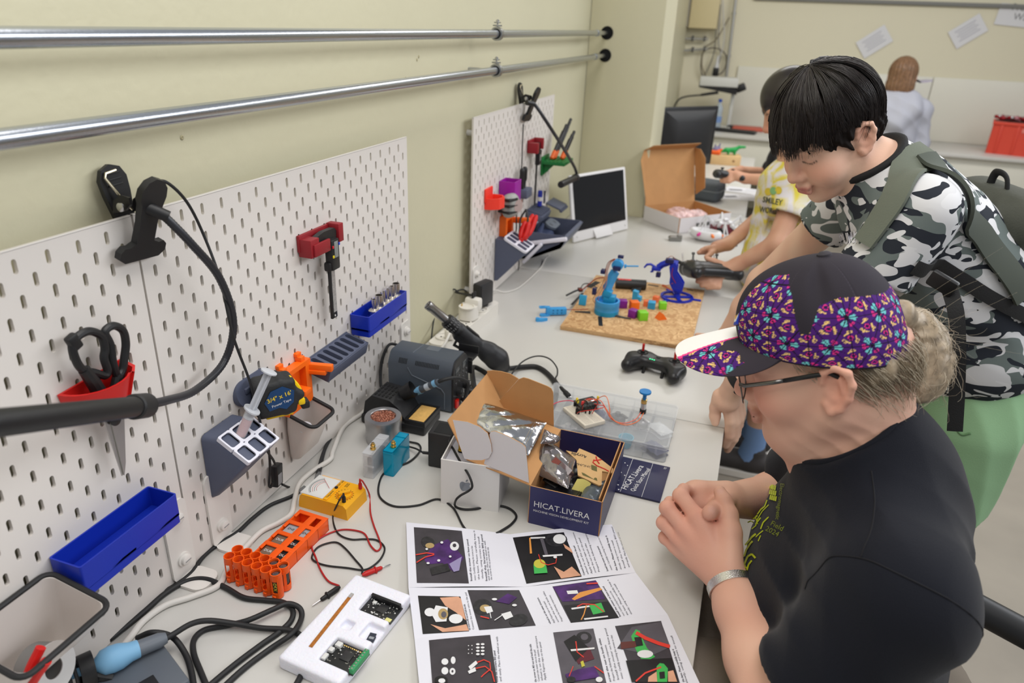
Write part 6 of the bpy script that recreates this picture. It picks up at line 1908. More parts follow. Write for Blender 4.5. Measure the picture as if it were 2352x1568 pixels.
shapes(7,[(pg,[(1690,1010),(1800,850),(2020,810),(2090,1000),(1960,1060)]),(pgr,[(1795,920),(1830,868),(1860,880),(1890,960),(1915,1010),(1955,1050),(1975,1075),(1940,1092),(1870,1090),(1830,1020)]),(mat('print_brown',srgb(96,46,40),.4),[(1715,965),(1830,955),(1838,1000),(1720,1018)]),(pk2,[(1818,930),(1870,925),(1885,990),(1835,998)]),(pw,el(1900,1055,60,30)),(pre,band([(1832,895),(1900,935),(2000,975),(2085,1000)],13)),(pk2,[(1755,1105),(2100,1085),(2150,1267),(1800,1267)]),(pgr,[(1985,1150),(2010,1125),(2040,1130),(2070,1165),(2065,1267),(1990,1267)]),(pre,band([(1830,1262),(1900,1200),(2020,1155)],6)),(psk,[(1925,1230),(1985,1190),(1990,1267),(1920,1267)]),(psk,[(2070,1190),(2110,1180),(2140,1267),(2072,1267)]),(pk2,[(2005,1195),(2045,1190),(2048,1240),(2010,1245)])])
cap_m=mat('print_text',srgb(92,92,100),0.6)
texts=['Install the motor on base panel','motor. Carefully touching the screws so that','the base. Please carefully keep it','slowly, using screws to install','Install the Structure B02 panel','and easily. Place the wheel on with','the screw to M3 nut and hold the side','Connect the motor wire to the pad','wheel is on the same structure','Apply Kapton tape on the panel','screw the nut on both sides','Prepare the following components']
def caption(ci,ri,a,b2,k,size=0.0042,bold=0):
 ua,ub=inv_panel(ci,ri,*a),inv_panel(ci,ri,*b2)
 pa_,pb_=panel(ci,ri,*ua,.0005),panel(ci,ri,*ub,.0005)
 d_=pb_-pa_
 L=d_.length
 ex_=d_.normalized()
 ey_=Vector((0,0,1)).cross(ex_)
 lettering(texts[k%len(texts)],size,cap_m,t,fn=lambda x,y:panel(ci,ri,ua[0]+(ub[0]-ua[0])*min(max(x/L,0),1),ua[1]+(ub[1]-ua[1])*min(max(x/L,0),1),.0006)+ey_*y,align='LEFT',width=L*.98,name='printed_caption',bold=bold)
kk=0
for(ci,ri,x0,y0,x1,y1,n_,dx,dy)in((0,0,598,505,560,130,4,28,-6),(0,0,712,505,672,150,3,18,-5),(1,0,1445,460,1330,140,5,28,-6),(1,0,1620,430,1510,160,2,30,-8),(1,0,1690,425,1590,110,4,30,-8),(0,1,585,872,525,590,2,28,-4),(1,1,1190,825,1075,590,4,30,-6),(1,1,1715,772,1560,500,4,28,-6),(0,2,790,1262,760,920,2,28,-4),(1,2,1080,1262,1030,920,4,24,-5),(1,2,1640,1262,1540,870,4,30,-8),(1,2,2190,1262,2070,900,2,26,10)):
 for q in range(n_):
  f_=1-0.3*((q*7+n_)%3)/2
  caption(ci,ri,(x0+dx*q,y0+dy*q),(x0+dx*q+(x1-x0)*f_,y0+dy*q+(y1-y0)*f_),kk,bold=.00008 if q==0 else 0)
  kk+=1
  # -- cables along the boards and near iron
cable('white_mains_cable','thick white mains cable running along the foot of the pegboards',[tb(x,y,0.005)for x,y in((845,935),(830,950),(790,980),(765,1035),(758,1055),(720,1080),(688,1110),(676,1150),(668,1180),(640,1200),(600,1220),(565,1255),(540,1285),(520,1310),(500,1345),(440,1370),(380,1390),(330,1425),(300,1462),(262,1510),(230,1568),(200,1620))],0.0046,mat('mains_white',srgb(214,210,204),0.45),12)
cable('black_mains_cable','black cable running from the multimeter along the left pegboards',[tb(x,y,0.0035)for x,y in((700,1118),(672,1138),(620,1160),(580,1190),(545,1222),(500,1250),(465,1280),(440,1315),(400,1345),(350,1370),(320,1395),(305,1420),(250,1455),(200,1500),(150,1550),(100,1600))],0.0033,black_rubber,10)
cable('black_twin_cable','second black cable lying beside the white mains cable',[tb(x,y,0.0033)for x,y in((842,905),(800,940),(765,990),(742,1040),(728,1090),(722,1112))],0.0030,black_rubber,10)
cable('thin_black_cable','thin black cable behind the iron stand running to the pegboard',[tb(x,y,0.003)for x,y in((848,915),(815,935),(775,985),(748,1030),(735,1085),(728,1110))],0.0024,black_rubber,8)
cable('coiled_iron_cable','thick black cable coiled on the desk in front of the foam tray',[wp(378,1468,0.955),wp(400,1455,0.965),wp(440,1432,0.985)]+[tb(x,y,h)for x,y,h in((480,1425,.02),(540,1432,.012),(600,1442,.008),(660,1446,.006),(695,1462,.0042),(708,1490,.0042),(700,1530,.0042),(675,1580,.0042),(640,1620,.0042))],0.0040,black_rubber,12)
cable('coiled_iron_cable','long black cable looping between the pegboard and the orange caddy',[tb(x,y,h)for x,y,h in((250,1470,.0042),(330,1405,.0042),(380,1362,.0042),(430,1334,.0042),(475,1330,.0042),(520,1350,.0042),(560,1372,.0042),(610,1378,.0042),(650,1383,.0042),(672,1400,.0042),(668,1425,.0042),(640,1452,.0042),(600,1480,.0042),(540,1525,.0042),(480,1575,.0042),(430,1620,.0042))],0.0040,black_rubber,12)
cable('draped_iron_cable','short black cable arch beside the near soldering iron',[tb(x,y,h)for x,y,h in((315,1465,.02),(350,1452,.03),(395,1462,.02),(425,1500,.008),(440,1545,.0042),(448,1600,.0042))],0.0040,black_rubber,12)
cable('arched_iron_cable','black cable looping left of the foam tray over the other cables',[tb(x,y,h)for x,y,h in((485,1600,.0042),(462,1545,.0042),(445,1500,.0042),(446,1468,.0042),(470,1446,.0042),(520,1436,.0042),(570,1424,.0125),(625,1400,.0125),(660,1386,.0125),(688,1396,.0085),(692,1420,.0042),(670,1455,.0125),(620,1490,.0042),(560,1535,.0042),(500,1590,.0042))],0.0040,black_rubber,12)
a,b2=Vector((0.10,-0.245,T+0.098)),Vector((0.137,-0.207,T+0.095))
pa,pb=wp(215,1530,0.90),wp(382,1464,0.955)
t=thing('soldering_iron','blurred soldering iron with a light blue collar at the bottom left','soldering iron',pa)
dd=pb-pa
t.rotation_euler=dd.to_track_quat('Z','Y').to_euler()
L=dd.length
B().lathe([(0.005,-.03),(0.006,0.0),(0.0155,0.010),(0.0172,0.020),(0.0165,0.030),(0.0125,0.042),(0.0115,0.052)],28).out('collar',blue_grip,t)
B().lathe([(0.0112,0.05),(0.0105,L*.62),(0.0100,L*.9),(0.0070,L)],22).out('handle',mat('iron_handle_grey',srgb(104,110,118),.45),t)
t2=thing('iron_holder','black spiral iron holder on a grey base at the bottom left','iron holder',tb(330,1585),R(-25))
ux=dd.normalized()
loc0=pa-ux*0.012
rotM=Matrix.Rotation(R(25),3,'Z')
e1=ux.orthogonal().normalized()
e2=ux.cross(e1)
sp=[rotM@(loc0-ux*0.045+ux*(0.05*k/100)+(e1*math.cos(k*.44)+e2*math.sin(k*.44))*(0.014+.004*k/100)-Vector(t2.location))for k in range(101)]
B().tube(sp,0.0023,8).out('spiral',black_plastic,t2)
B().tube([rotM@(loc0-Vector(t2.location)-ux*0.004),rotM@(loc0-Vector(t2.location)+ux*0.012)],[0.0195,0.0205],28,cap=False).out('funnel_ring',black_plastic,t2)
B().box((0.0,0.0,0.012),(0.095,0.085,0.024),.004).out('base',mat('holder_grey',srgb(92,98,106),0.45),t2)
rp_=rotM@(loc0-Vector(t2.location))
B().tube([rp_+Vector((0,0,-0.019)),(rp_.x*.9,rp_.y*.8,0.03),(rp_.x*.7,rp_.y*.5,0.02)],[0.006,0.007,0.009],10).out('post',black_plastic,t2)
B().box((0.026,-0.01,0.0245),(0.035,0.045,0.002),.0005).out('wool_tray',black_rubber,t2)
# -- PEOPLE
def wparent(o,t):
 o.parent=t
 o.matrix_parent_inverse=Matrix.Translation(t.location).inverted()
 return o
def head_matrix(c,yaw,pit,rol=0.0,s=1.0):
 yaw,pit,rol=R(yaw),R(pit),R(rol)
 f=Vector((-math.cos(yaw)*math.cos(pit),math.sin(yaw)*math.cos(pit),-math.sin(pit)))
 l=Vector((0,0,1)).cross(f).normalized()
 u=f.cross(l)
 l2=l*math.cos(rol)+u*math.sin(rol)
 u2=u*math.cos(rol)-l*math.sin(rol)
 M=Matrix((f*s,l2*s,u2*s)).transposed().to_4x4()
 M.translation=Vector(c)
 return M
def head_sdf(f,M,s=1.0,child=False,neck=None,nose=1.0,heavy=0.0):
 K=lambda k:k*s
 E=lambda c,r,k=0.012,op=1,rot=(0,0,0):f.ell(c,[q*s for q in r]if False else r,K(k),op,rot,M)
 A=lambda a,b,ra,rb,k=0.01,op=1:f.cap(a,b,ra*s,rb*s,K(k),op,M)
 E((-0.005,0,0.030),(0.090,0.074,0.088),0.02)
 E((0.026,0,-0.028),(0.064,0.061+heavy*.006,0.080),0.03)
 for y in(-1,1):
  A((-0.004,y*0.050,-0.052),(0.052,y*0.022,-0.092),0.020,0.018,0.022)
  E((0.056,y*0.036,-0.032),(0.029,0.028,0.030),0.022)
  E((0.060,y*0.030,0.026),(0.026,0.032,0.016),0.016)
 E((0.066,0,-0.098),(0.020,0.021,0.019),0.018)
 if heavy:
  E((0.03,0,-0.10),(0.045,0.042,0.03),0.03)
 for y in(-1,1):
  E((0.095,y*0.031,0.002),(0.015,0.017,0.010),0.010,-1)
  E((0.0745,y*0.0315,-0.001),(0.0125,0.0145,0.0115),0.004)
 A((0.088,0,0.012),(0.104,0,-0.026),0.0078,0.0105,0.012)
 E((0.1065*(1 if nose==1 else 0.99),0,-0.034),(0.0118*nose,0.0125,0.0105),0.008)
 for y in(-1,1):
  E((0.0965,y*0.0115,-0.0375),(0.0105,0.0075,0.0085),0.006)
  E((0.102,y*0.0065,-0.0455),(0.005,0.0035,0.003),0.003,-1)
 A((0.092,0,-0.052),(0.092,0,-0.058),0.010,0.010,0.012)
 A((0.0945,-0.015,-0.0625),(0.0945,0.015,-0.0625),0.0058,0.0058,0.008)
 A((0.0985,0,-0.0625),(0.0985,0,-0.0623),0.0052,0.0052,0.006)
 A((0.0930,-0.012,-0.0735),(0.0930,0.012,-0.0735),0.0068,0.0068,0.008)
 A((0.1035,0,-0.0679),(0.0925,0.023,-0.0685),0.0016,0.0012,0.003,-1)
 A((0.1035,0,-0.0679),(0.0925,-0.023,-0.0685),0.0016,0.0012,0.003,-1)
 for y in(-1,1):
  E((-0.010,y*0.076,-0.010),(0.017,0.007,0.027),0.006,1,(0,R(-8),y*R(-24)))
  pts=[(0.004,y*0.0745,0.002),(0.002,y*0.080,0.016),(-0.010,y*0.085,0.0235),(-0.024,y*0.0885,0.016),(-0.0275,y*0.0885,0.0),(-0.022,y*0.0855,-0.018),(-0.012,y*0.081,-0.033),(-0.002,y*0.077,-0.037),(0.002,y*0.074,-0.028)]
  for i in range(len(pts)-1):
   A(pts[i],pts[i+1],0.0046,0.0046 if i<6 else 0.0058,0.004)
  E((-0.005,y*0.0865,-0.006),(0.0105,0.0095,0.0145),0.003,-1)
  A((-0.016,y*0.0835,0.008),(-0.017,y*0.0835,-0.010),0.0028,0.0028,0.003)
def skin_col(Ms,base,lip,rosy=(1.08,0.86,0.84),brow=None,seed=0):
 Mi=[np.array(m.inverted())for m in(Ms if isinstance(Ms,(list,tuple))else[Ms])]
 def fn(V):
  c=np.tile(np.array(base),(len(V),1))
  r=np.random.default_rng(seed)
  n=np.zeros(len(V))
  for _ in range(7):
   w=r.normal(size=3)*60
   n+=np.sin(V@w+r.random()*6)
  c*=(1+0.018*n)[:,None]**np.array([0.6,1.3,1.3])
  for m in Mi:
   q=V@m[:3,:3].T+m[:3,3]
   g=lambda p,rad:np.exp(-(((q-np.array(p))/np.array(rad))**2).sum(1))
   k=np.clip(g((0.08,0.045,-0.03),(0.03,0.03,0.025))+g((0.08,-0.045,-0.03),(0.03,0.03,0.025))+g((0.11,0,-0.034),(0.016,0.018,0.016))*0.8+g((-0.01,0.085,-0.01),(0.03,0.012,0.04))*.9+g((-0.01,-0.085,-0.01),(0.03,0.012,0.04))*.9,0,1)
   c*=1+k[:,None]*(np.array(rosy)-1)
   lp=np.clip(1.6*g((0.099,0,-0.0625),(0.012,0.022,0.0042))+1.6*g((0.097,0,-0.0735),(0.012,0.019,0.0052)),0,1)
   c=c*(1-lp[:,None])+np.array(lip)*lp[:,None]
   if brow is not None:
    for y in(-1,1):
     t_=(q[:,1]*y-0.013)/0.038
     ok=(t_>0)&(t_<1)&(q[:,0]>0.05)
     zc=0.0185+0.006*np.sin(np.clip(t_,0,1)*2.6)-0.004*np.clip(t_,0,1)
     a=ok*np.exp(-((q[:,2]-zc)/(0.0042*(1.1-.6*np.clip(t_,0,1))))**2)*0.8
     t2=(q[:,1]*y-0.017)/0.030
     ok2=(t2>0)&(t2<1)&(q[:,0]>0.06)
     zl=-0.0055-0.0035*np.sin(np.clip(t2,0,1)*3.14)
     a2=ok2*np.exp(-((q[:,2]-zl)/0.0016)**2)*0.85
     a=np.maximum(a,a2)
     c=c*(1-a[:,None])+np.array(brow)*a[:,None]
  return np.clip(c,0,1)
 return fn
def surface(f,P,it=6,off=0.0,disp=None):
 P=np.array([list(p)for p in P],np.float32)
 e=0.0008
 for _ in range(it):
  d=f.ev(P)+(disp(P)if disp is not None else 0)
  g=np.stack([f.ev(P+np.eye(3,dtype=np.float32)[i]*e)-f.ev(P-np.eye(3,dtype=np.float32)[i]*e)for i in range(3)],1)/(2*e)
  g/=np.linalg.norm(g,axis=1,keepdims=True)+1e-9
  P=P-g*(d-off)[:,None]*0.9
 return P
def cast(f,px,py,d0,d1,disp=None,off=0.0):
 px,py=np.atleast_1d(np.array(px,float)),np.atleast_1d(np.array(py,float))
 RM=np.array(_RM)
 dirs=np.stack([(px-1176)/FPX,-(py-784)/FPX,-np.ones_like(px)],1)@RM.T
 C0=np.array(_C)
 t=np.full(len(px),d0)
 for _ in range(60):
  P=(C0+dirs*t[:,None]).astype(np.float32)
  d=f.ev(P)+(disp(P)if disp is not None else 0)-off
  t=np.minimum(t+np.clip(d,-0.01,0.03)*0.8,d1)
 return[Vector(p)for p in(C0+dirs*t[:,None])]
def folds(specs):
 def fn(P):
  d=np.zeros(len(P),np.float32)
  for w,fr,ph,a,c,rad in specs:
   w=np.array(w,np.float32)
   w/=np.linalg.norm(w)
   x=P@w*fr+ph
   e=np.exp(-(((P-np.array(c,np.float32))/np.array(rad,np.float32))**2).sum(1))if c is not None else 1.0
   d+=a*e*(np.abs(np.sin(x+0.6*np.sin(x*.37+ph)))-0.6)
  return d.astype(np.float32)
 return fn
skin_m=mat('skin',(0.6,0.4,0.3),0.5,attr=True,sss=0.04,bump=0.12,bscale=260,spec=.35)
Vt=lambda x,y,z:Vector((x,y,z+T))
# -- seated man
MAN_C=Vt(0.856,0.228,0.419)
MH=head_matrix(MAN_C,2,17,1)
man=thing('person','man in a black T-shirt and patterned cap sitting with folded hands','person',(1.05,0.22,0.0))
zh=lambda x,y:(1500+x/4.9,1080+y/4.9)
H=lambda x,y,d:wp(*zh(x,y),d)
f=F()
head_sdf(f,MH,1.0,heavy=1.0)
neck_b=Vt(0.915,0.234,0.322)
f.cap(MH@Vector((-0.022,0,-0.04)),neck_b,0.058,0.060,0.03)
f.cap(MH@Vector((-0.055,0,-0.01)),neck_b+Vector((0.014,0,0.010)),0.044,0.046,0.04)
f.cap(MH@Vector((0.028,0,-0.085)),neck_b+Vector((-0.03,0,-0.05)),0.034,0.05,0.035)
shL,shR=Vt(0.968,0.05,0.205),Vt(0.968,0.42,0.205)
f.ell(Vt(0.95,0.235,0.15),(0.09,0.15,0.12),0.04)
f.cap(neck_b+Vector((0.02,0,-0.03)),shL,0.055,0.055,0.04)
f.cap(neck_b+Vector((0.02,0,-0.03)),shR,0.055,0.055,0.04)
elL,elR=Vt(0.868,0.022,0.028),Vt(0.90,0.50,0.03)
wrL=H(855,1240,1.052)
wrR=H(900,330,1.19)
f.chain([shL,elL],[0.055,0.047],0.02)
f.chain([shR,elR],[0.055,0.045],0.02)
mL=elL.lerp(wrL,0.35)
f.chain([elL,mL,elL.lerp(wrL,.75),wrL],[0.044,0.042,0.033,0.0285],0.02)
mR=elR.lerp(wrR,0.35)
f.chain([elR,mR,wrR],[0.045,0.043,0.029],0.02)
MCP=[H(500,530,1.092),H(355,650,1.098),H(275,760,1.108),H(235,850,1.122)]
PIP=[H(310,285,1.122),H(160,425,1.118),H(118,590,1.124),H(135,755,1.134)]
DIP=[H(345,215,1.148),H(190,360,1.146),H(130,540,1.152),H(150,720,1.160)]
TIP=[H(420,235,1.164),H(260,370,1.164),H(200,530,1.170),H(220,700,1.174)]
rr0=[0.0112,0.0110,0.0100,0.0090]
wl2=wrL+(MCP[1]-wrL)*0.12
for i in range(4):
 off_=[0.008,0.003,-0.004,-0.010][i]
 a=wl2+(MCP[0]-MCP[3]).normalized()*off_
 f.cap(a,MCP[i],0.0200,rr0[i]+0.0022,0.010)
 f.chain([MCP[i],PIP[i],DIP[i],TIP[i]],[rr0[i]+.0012,rr0[i]+0.0004,rr0[i]-.001,rr0[i]-.0025],0.0012)
 f.ell(PIP[i],(rr0[i]+.0016,)*3,0.004)
f.chain([wl2+(MCP[0]-MCP[3]).normalized()*0.016,H(860,700,1.072),H(850,500,1.082),H(800,350,1.094),H(752,240,1.106)],[0.0200,0.0180,0.0138,0.0124,0.0096],0.006)
f.cap(H(880,880,1.068),MCP[0],0.012,0.010,0.012)
wr2=H(800,320,1.18)
RM=[H(560,235,1.168),H(480,215,1.178),H(420,250,1.185),H(380,310,1.19)]
for i in range(4):
 f.cap(wr2,RM[i],0.021,0.0135,0.016)
 f.chain([RM[i],RM[i]+Vector((-0.012,-0.022,-0.024)),RM[i]+Vector((-0.006,-0.03,-0.05))],[0.0125,0.0115,0.0105],0.004)
f.chain([H(830,330,1.165),H(750,400,1.125),H(695,445,1.095),H(640,475,1.072)],[0.0175,0.0150,0.0138,0.0118],0.003)
f.ell(H(570,400,1.165),(0.026,0.022,0.022),0.012)
man_skin=np.array(srgb(222,174,152))
hc=H(500,760,1.10)
base_fn=skin_col(MH,man_skin,srgb(176,108,98),(1.06,.84,.82),None,2)
def man_col(V):
 c=base_fn(V)
 hands=np.exp(-(((V-np.array(hc))/0.09)**2).sum(1))
 c*=1+hands[:,None]*(np.array((1.06,0.93,0.95))-1)
 for p in MCP+PIP:
  k=np.exp(-(((V-np.array(p))/0.011)**2).sum(1))
  c*=1+0.8*k[:,None]*(np.array((1.02,0.84,0.84))-1)
 for p,r_ in((H(752,228,1.094),0.0052),(H(660,455,1.066),0.0056)):
  k=np.exp(-(((V-np.array(p))/r_)**4).sum(1))
  c=c*(1-.55*k[:,None])+np.array(srgb(226,178,168))*.55*k[:,None]
 return np.clip(c,0,1)
nfo=folds([((0.45,-0.2,0.85),150,0.6,0.0022,MAN_C+Vector((0.035,-0.06,-0.085)),(0.05,0.05,0.035))])
wparent(f.build('body',0.0024,skin_m,None,color=man_col,disp=nfo),man)
sh=F()
sh.ell(Vt(0.945,0.235,0.10),(0.128,0.20,0.20),0.05,rot=(0,R(14),0))
sh.ell(Vt(0.985,0.235,-0.06),(0.128,0.185,0.17),0.06)
sh.ell(Vt(0.970,0.235,0.15),(0.082,0.18,0.17),0.05)
sh.cap(Vt(0.965,0.06,0.215),Vt(0.965,0.41,0.215),0.068,0.068,0.05)
sh.cap(Vt(0.935,0.235,0.285),Vt(0.96,0.235,0.20),0.080,0.10,0.05)
for y in(0.07,0.40):
 sh.cap(Vt(0.935,0.235,0.275),Vt(0.955,y,0.222),0.060,0.066,0.05)
hemL,hemR=Vt(0.903,0.020,0.085),Vt(0.905,0.48,0.085)
sh.cap(Vt(0.968,0.045,0.215),hemL,0.076,0.074,0.035)
sh.cap(Vt(0.968,0.425,0.215),hemR,0.076,0.074,0.035)
for hm,s0 in((hemL,Vt(0.985,0.045,0.225)),(hemR,Vt(0.985,0.425,0.225))):
 dv=(hm-s0).normalized()
 q=dv.to_track_quat('Z','Y').to_euler()
 sh.rbox(hm+dv*0.085,(0.24,0.24,0.13),0.002,0.003,op=-1,rot=q)
 sh.cap(hm-dv*0.016,hm+dv*0.06,0.062,0.062,0.003,op=-1)
ndir=Vector((-0.66,0,0.75)).normalized()
nk=Vt(0.900,0.235,0.330)
sh.cap(nk-ndir*0.10,nk+ndir*0.02,0.086,0.080,0.035)
sh.rbox(nk+ndir*0.10,(0.5,0.5,0.20),0.002,0.004,op=-1,rot=ndir.to_track_quat('Z','Y').to_euler())
sh.cap(nk-ndir*0.012,nk+ndir*0.03,0.072,0.072,0.004,op=-1)
sh.half(Vt(0,0,-0.19),(0,0,-1),op=-1)
fo=folds([((0.5,0.2,0.6),75,0.3,0.0075,Vt(0.86,0.10,0.12),(0.08,0.10,0.14)),((0.8,-0.3,0.35),60,1.0,0.006,Vt(1.0,0.05,0.12),(0.12,0.12,0.16)),((0.3,0.9,0.5),48,2.0,0.006,Vt(1.06,0.2,0.1),(0.1,0.25,0.2)),((0.9,0.3,0.2),40,0.2,0.004,Vt(0.92,0.16,0.28),(0.1,0.1,0.08)),((0.2,0.5,0.9),55,0.7,0.005,Vt(0.85,0.2,0.02),(0.1,0.2,0.12))])
tee=mat('black_tee',(0.0085,0.0095,0.015),0.85,bump=0.25,bscale=900,sheen=0.10,spec=.15)
o=sh.build('t_shirt',0.0042,tee,None,disp=fo)
wparent(o,man)
tshirt=o
rng_=[]
for k in range(48):
 a=2*math.pi*k/48
 e1=ndir.orthogonal().normalized()
 e2=ndir.cross(e1)
 rng_.append(nk-ndir*0.003+(e1*math.cos(a)+e2*math.sin(a))*0.0765)
cp=rng_
wparent(B().tube([Vector(p)for p in cp],0.0048,10,closed=True,sq=1.6).out('collar_band',tee,None,180),man)
for nm_,pts in(('shoulder_seam',[wp(2008,1062,.83),wp(2000,1130,.82),wp(1985,1200,.8),wp(1973,1277,.79)]),('sleeve_seam',[wp(1795,1330,.86),wp(1830,1285,.84),wp(1890,1265,.82),wp(1973,1277,.79),wp(2060,1330,.78),wp(2120,1390,.8),wp(2147,1440,.84)])):
 q=surface(sh,spline(pts,10),10,0.0002,fo)
 wparent(B().tube([Vector(p)for p in q],0.0010,6).out(nm_,mat('tee_seam',(0.006,0.006,0.009),0.9),None,180),man)
lime=mat('lime_print',srgb(190,206,30),0.6)
zc=lambda x,y:(1480+x/2.697,1040+y/2.697)
def on_cloth(name,field,disp,polys,m,par,d0,d1,off=0.0014):
 flat=[q for P in polys for q in P]
 pts=cast(field,[q[0]for q in flat],[q[1]for q in flat],d0,d1,disp,off)
 b=B()
 k=0
 for P in polys:
  b.add(pts[k:k+len(P)],[list(range(len(P)))])
  k+=len(P)
 return wparent(b.out(name,m,None,0,fix=False),par)
def text_on_cloth(body,px,py,ang,size,m,par,field,disp,d0,d1,width=None,bold=0,sy=1.0,name='shirt_lettering'):
 tm=text_mesh(body,size,width=width,bold=bold)
 ca,sa=math.cos(R(ang)),math.sin(R(ang))
 qx=[px+v.x*ca-v.y*sy*sa for v in tm.v]
 qy=[py-(v.x*sa+v.y*sy*ca)for v in tm.v]
 tm.v=cast(field,qx,qy,d0,d1,disp,0.0014)
 return wparent(tm.out(name,m,None,0,fix=False),par)
poly=[]
for pts,w in(([(670,380),(690,340),(705,300),(720,260)],5),([(660,400),(680,405),(700,385)],5),([(640,430),(660,420),(690,440),(720,400)],4),([(700,380),(720,350),(745,330),(760,290)],4),([(720,470),(735,430),(765,400)],4),([(665,470),(690,450),(700,410),(730,360),(770,320)],3),([(625,570),(650,540),(665,520),(690,500)],6),([(618,640),(630,600),(655,560),(670,545)],6),([(618,690),(640,640),(665,625),(688,650)],6),([(635,725),(645,690),(665,665)],5),([(690,520),(710,500),(735,480)],3),([(705,545),(720,510)],3),([(618,680),(625,705),(635,712)],5),([(690,400),(702,440)],3),([(745,420),(770,395)],3)):
 poly+=[band([pts[i],pts[i+1]],w)for i in range(len(pts)-1)]
for i in range(4):
 for j in range(3):
  x,y=775+i*11+j*2,190+j*34+i*3
  poly.append([(x,y),(x+9,y+2),(x+4,y+31),(x-6,y+29)])
for i in range(8):
 poly.append([(742+i*5,235-i*9),(752+i*5,238-i*9),(750+i*5,244-i*9),(740+i*5,241-i*9)])
on_cloth('chest_print',sh,fo,[[zc(*q)for q in P]for P in poly],lime,man,0.8,1.3)
olive=mat('olive_print',srgb(120,134,30),.6)
for body,x,y,ang_,sz in(('Electromagnetic',838,300,-98,13),('Field',822,452,-28,17),('2024',792,486,-28,17)):
 text_on_cloth(body,*zc(x,y),ang_,sz,olive,man,sh,fo,0.8,1.3)
tr=F()
for y in(0.14,0.335):
 tr.chain([Vt(1.06,y,-0.17),Vt(0.66,y-0.01,-0.125),Vt(0.62,y-.01,-0.62)],[0.115,0.094,0.06],0.03)
tr.ell(Vt(1.07,0.235,-0.19),(0.15,0.19,0.13),0.04)
wparent(tr.build('trousers',0.008,mat('taupe_trousers',srgb(124,114,102),0.85,bump=.3,bscale=300),None,disp=folds([((1,0.3,0.2),60,0,.005,None,None)])),man)
fs_=F()
for y in(0.11,0.34):
 fs_.rbox(Vt(0.57,y,-0.705),(0.27,0.1,0.07),0.03,0.02)
 fs_.cap(Vt(0.63,y,-0.70),Vt(0.62,y,-0.6),0.045,0.045,0.02)
wparent(fs_.build('shoes',0.008,black_rubber,None),man)
hair_grey=mat('hair_grey',srgb(150,134,112),0.42,var=.35,vscale=90)
hair_light=mat('hair_light',srgb(198,186,164),0.4,var=.25,vscale=120)
rng=np.random.default_rng(11)
def scalp_strands(M,n,az0,az1,z0,z1,ln,down,lift=0.004,K=7,wob=0.004,both=True):
 out=[]
 Mn=np.array(M)
 for k in range(n):
  az=R(az0+(az1-az0)*rng.random())*(1 if not both or rng.random()<.75 else-1)
  z=z0+(z1-z0)*rng.random()
  r=math.sqrt(max(0.05,1-((z-0.034)/0.092)**2))
  p=np.array([-0.008+0.095*r*math.cos(az),0.0775*r*math.sin(az),z])
  nrm=np.array([math.cos(az),math.sin(az),0.0])
  tang=np.array([-abs(math.sin(az))*0.8,-0.25*math.sin(az),-1.0])*down
  L_=ln*(0.6+.8*rng.random())
  pts=[]
  wv=rng.normal(size=3)*wob
  for i in range(K):
   t_=i/(K-1)
   pts.append(p+nrm*(0.001+lift*math.sin(3.14*t_)*(.4+rng.random()*.2))+tang/np.linalg.norm(tang)*L_*t_+wv*t_*t_-nrm*0.012*t_*t_)
  out.append(np.array(pts)@Mn[:3,:3].T+Mn[:3,3])
 return np.array(out)
nape=F()
for y in(-1,1):
 nape.ell((-0.045,y*0.040,0.004),(0.040,0.030,0.030),0.015,M=MH,rot=(0,R(10),y*R(-24)))
nape.ell((-0.062,0,0.004),(0.028,0.046,0.032),0.02,M=MH)
wparent(nape.build('hair_back',0.0032,hair_grey,None,disp=lambda P:(0.0012*np.sin((P@np.array([220,60,90],np.float32)))).astype(np.float32)),man)
wparent(strands('hair_strands',scalp_strands(MH,900,100,180,-0.03,0.03,0.042,1,0.012),0.00042,hair_grey,None),man)
wparent(strands('hair_strands_light',scalp_strands(MH,420,92,180,-0.035,0.03,0.045,1,0.016,wob=.008),0.0004,hair_light,None),man)
wparent(strands('sideburn',scalp_strands(MH,200,62,90,-0.006,0.03,0.024,1,0.007,both=False,wob=.006),0.00032,hair_light,None),man)
tie_p=wp(2082,740,0.955)
tail=[tie_p,wp(2100,760,.955),wp(2118,800,.95),wp(2122,845,.945),wp(2112,880,.94),wp(2090,898,.935)]
tl=spline(tail,6)
pt_f=F()
for i in range(len(tl)-1):
 t_=i/(len(tl)-1)
 r0=0.010+0.018*math.sin(math.pi*min(1,t_*1.02+.05))**.8
 pt_f.cap(tl[i],tl[i+1],r0,r0,0.012)
pt_f.cap(MH@Vector((-0.088,0,0.050)),tie_p,0.020,0.011,0.012)
wparent(pt_f.build('ponytail',0.003,hair_grey,None,disp=lambda P:(0.0009*np.sin(P@np.array([160,40,-230],np.float32)+2*np.sin(P@np.array([30,80,60],np.float32)))).astype(np.float32)),man)
cv=[]
TL=np.array([list(p)for p in tl])
for k in range(2400):
 off=rng.normal(size=3)
 off/=np.linalg.norm(off)
 n_=len(TL)
 s0=rng.integers(0,n_//2)
 ln=rng.integers(8,n_-2)
 ph,fr,am=rng.random()*6.28,3+5*rng.random(),0.002+0.006*rng.random()
 d2=rng.normal(size=3)
 pts=[]
 fly=0.012*max(0,rng.normal())*(1 if k%4==0 else.3)
 for i in range(10):
  t_=i/9
  x=min(n_-1.001,s0+ln*t_)
  a=int(x)
  q=TL[a]*(1-(x-a))+TL[min(a+1,n_-1)]*(x-a)
  tt=x/(n_-1)
  r0=0.009+0.019*math.sin(math.pi*min(1,tt*1.02+.05))**.8
  pts.append(q+off*(r0*(0.95+.15*math.sin(6*t_+ph))+fly*t_)+d2*am*math.sin(fr*t_+ph))
 cv.append(pts)
cv=np.array(cv)
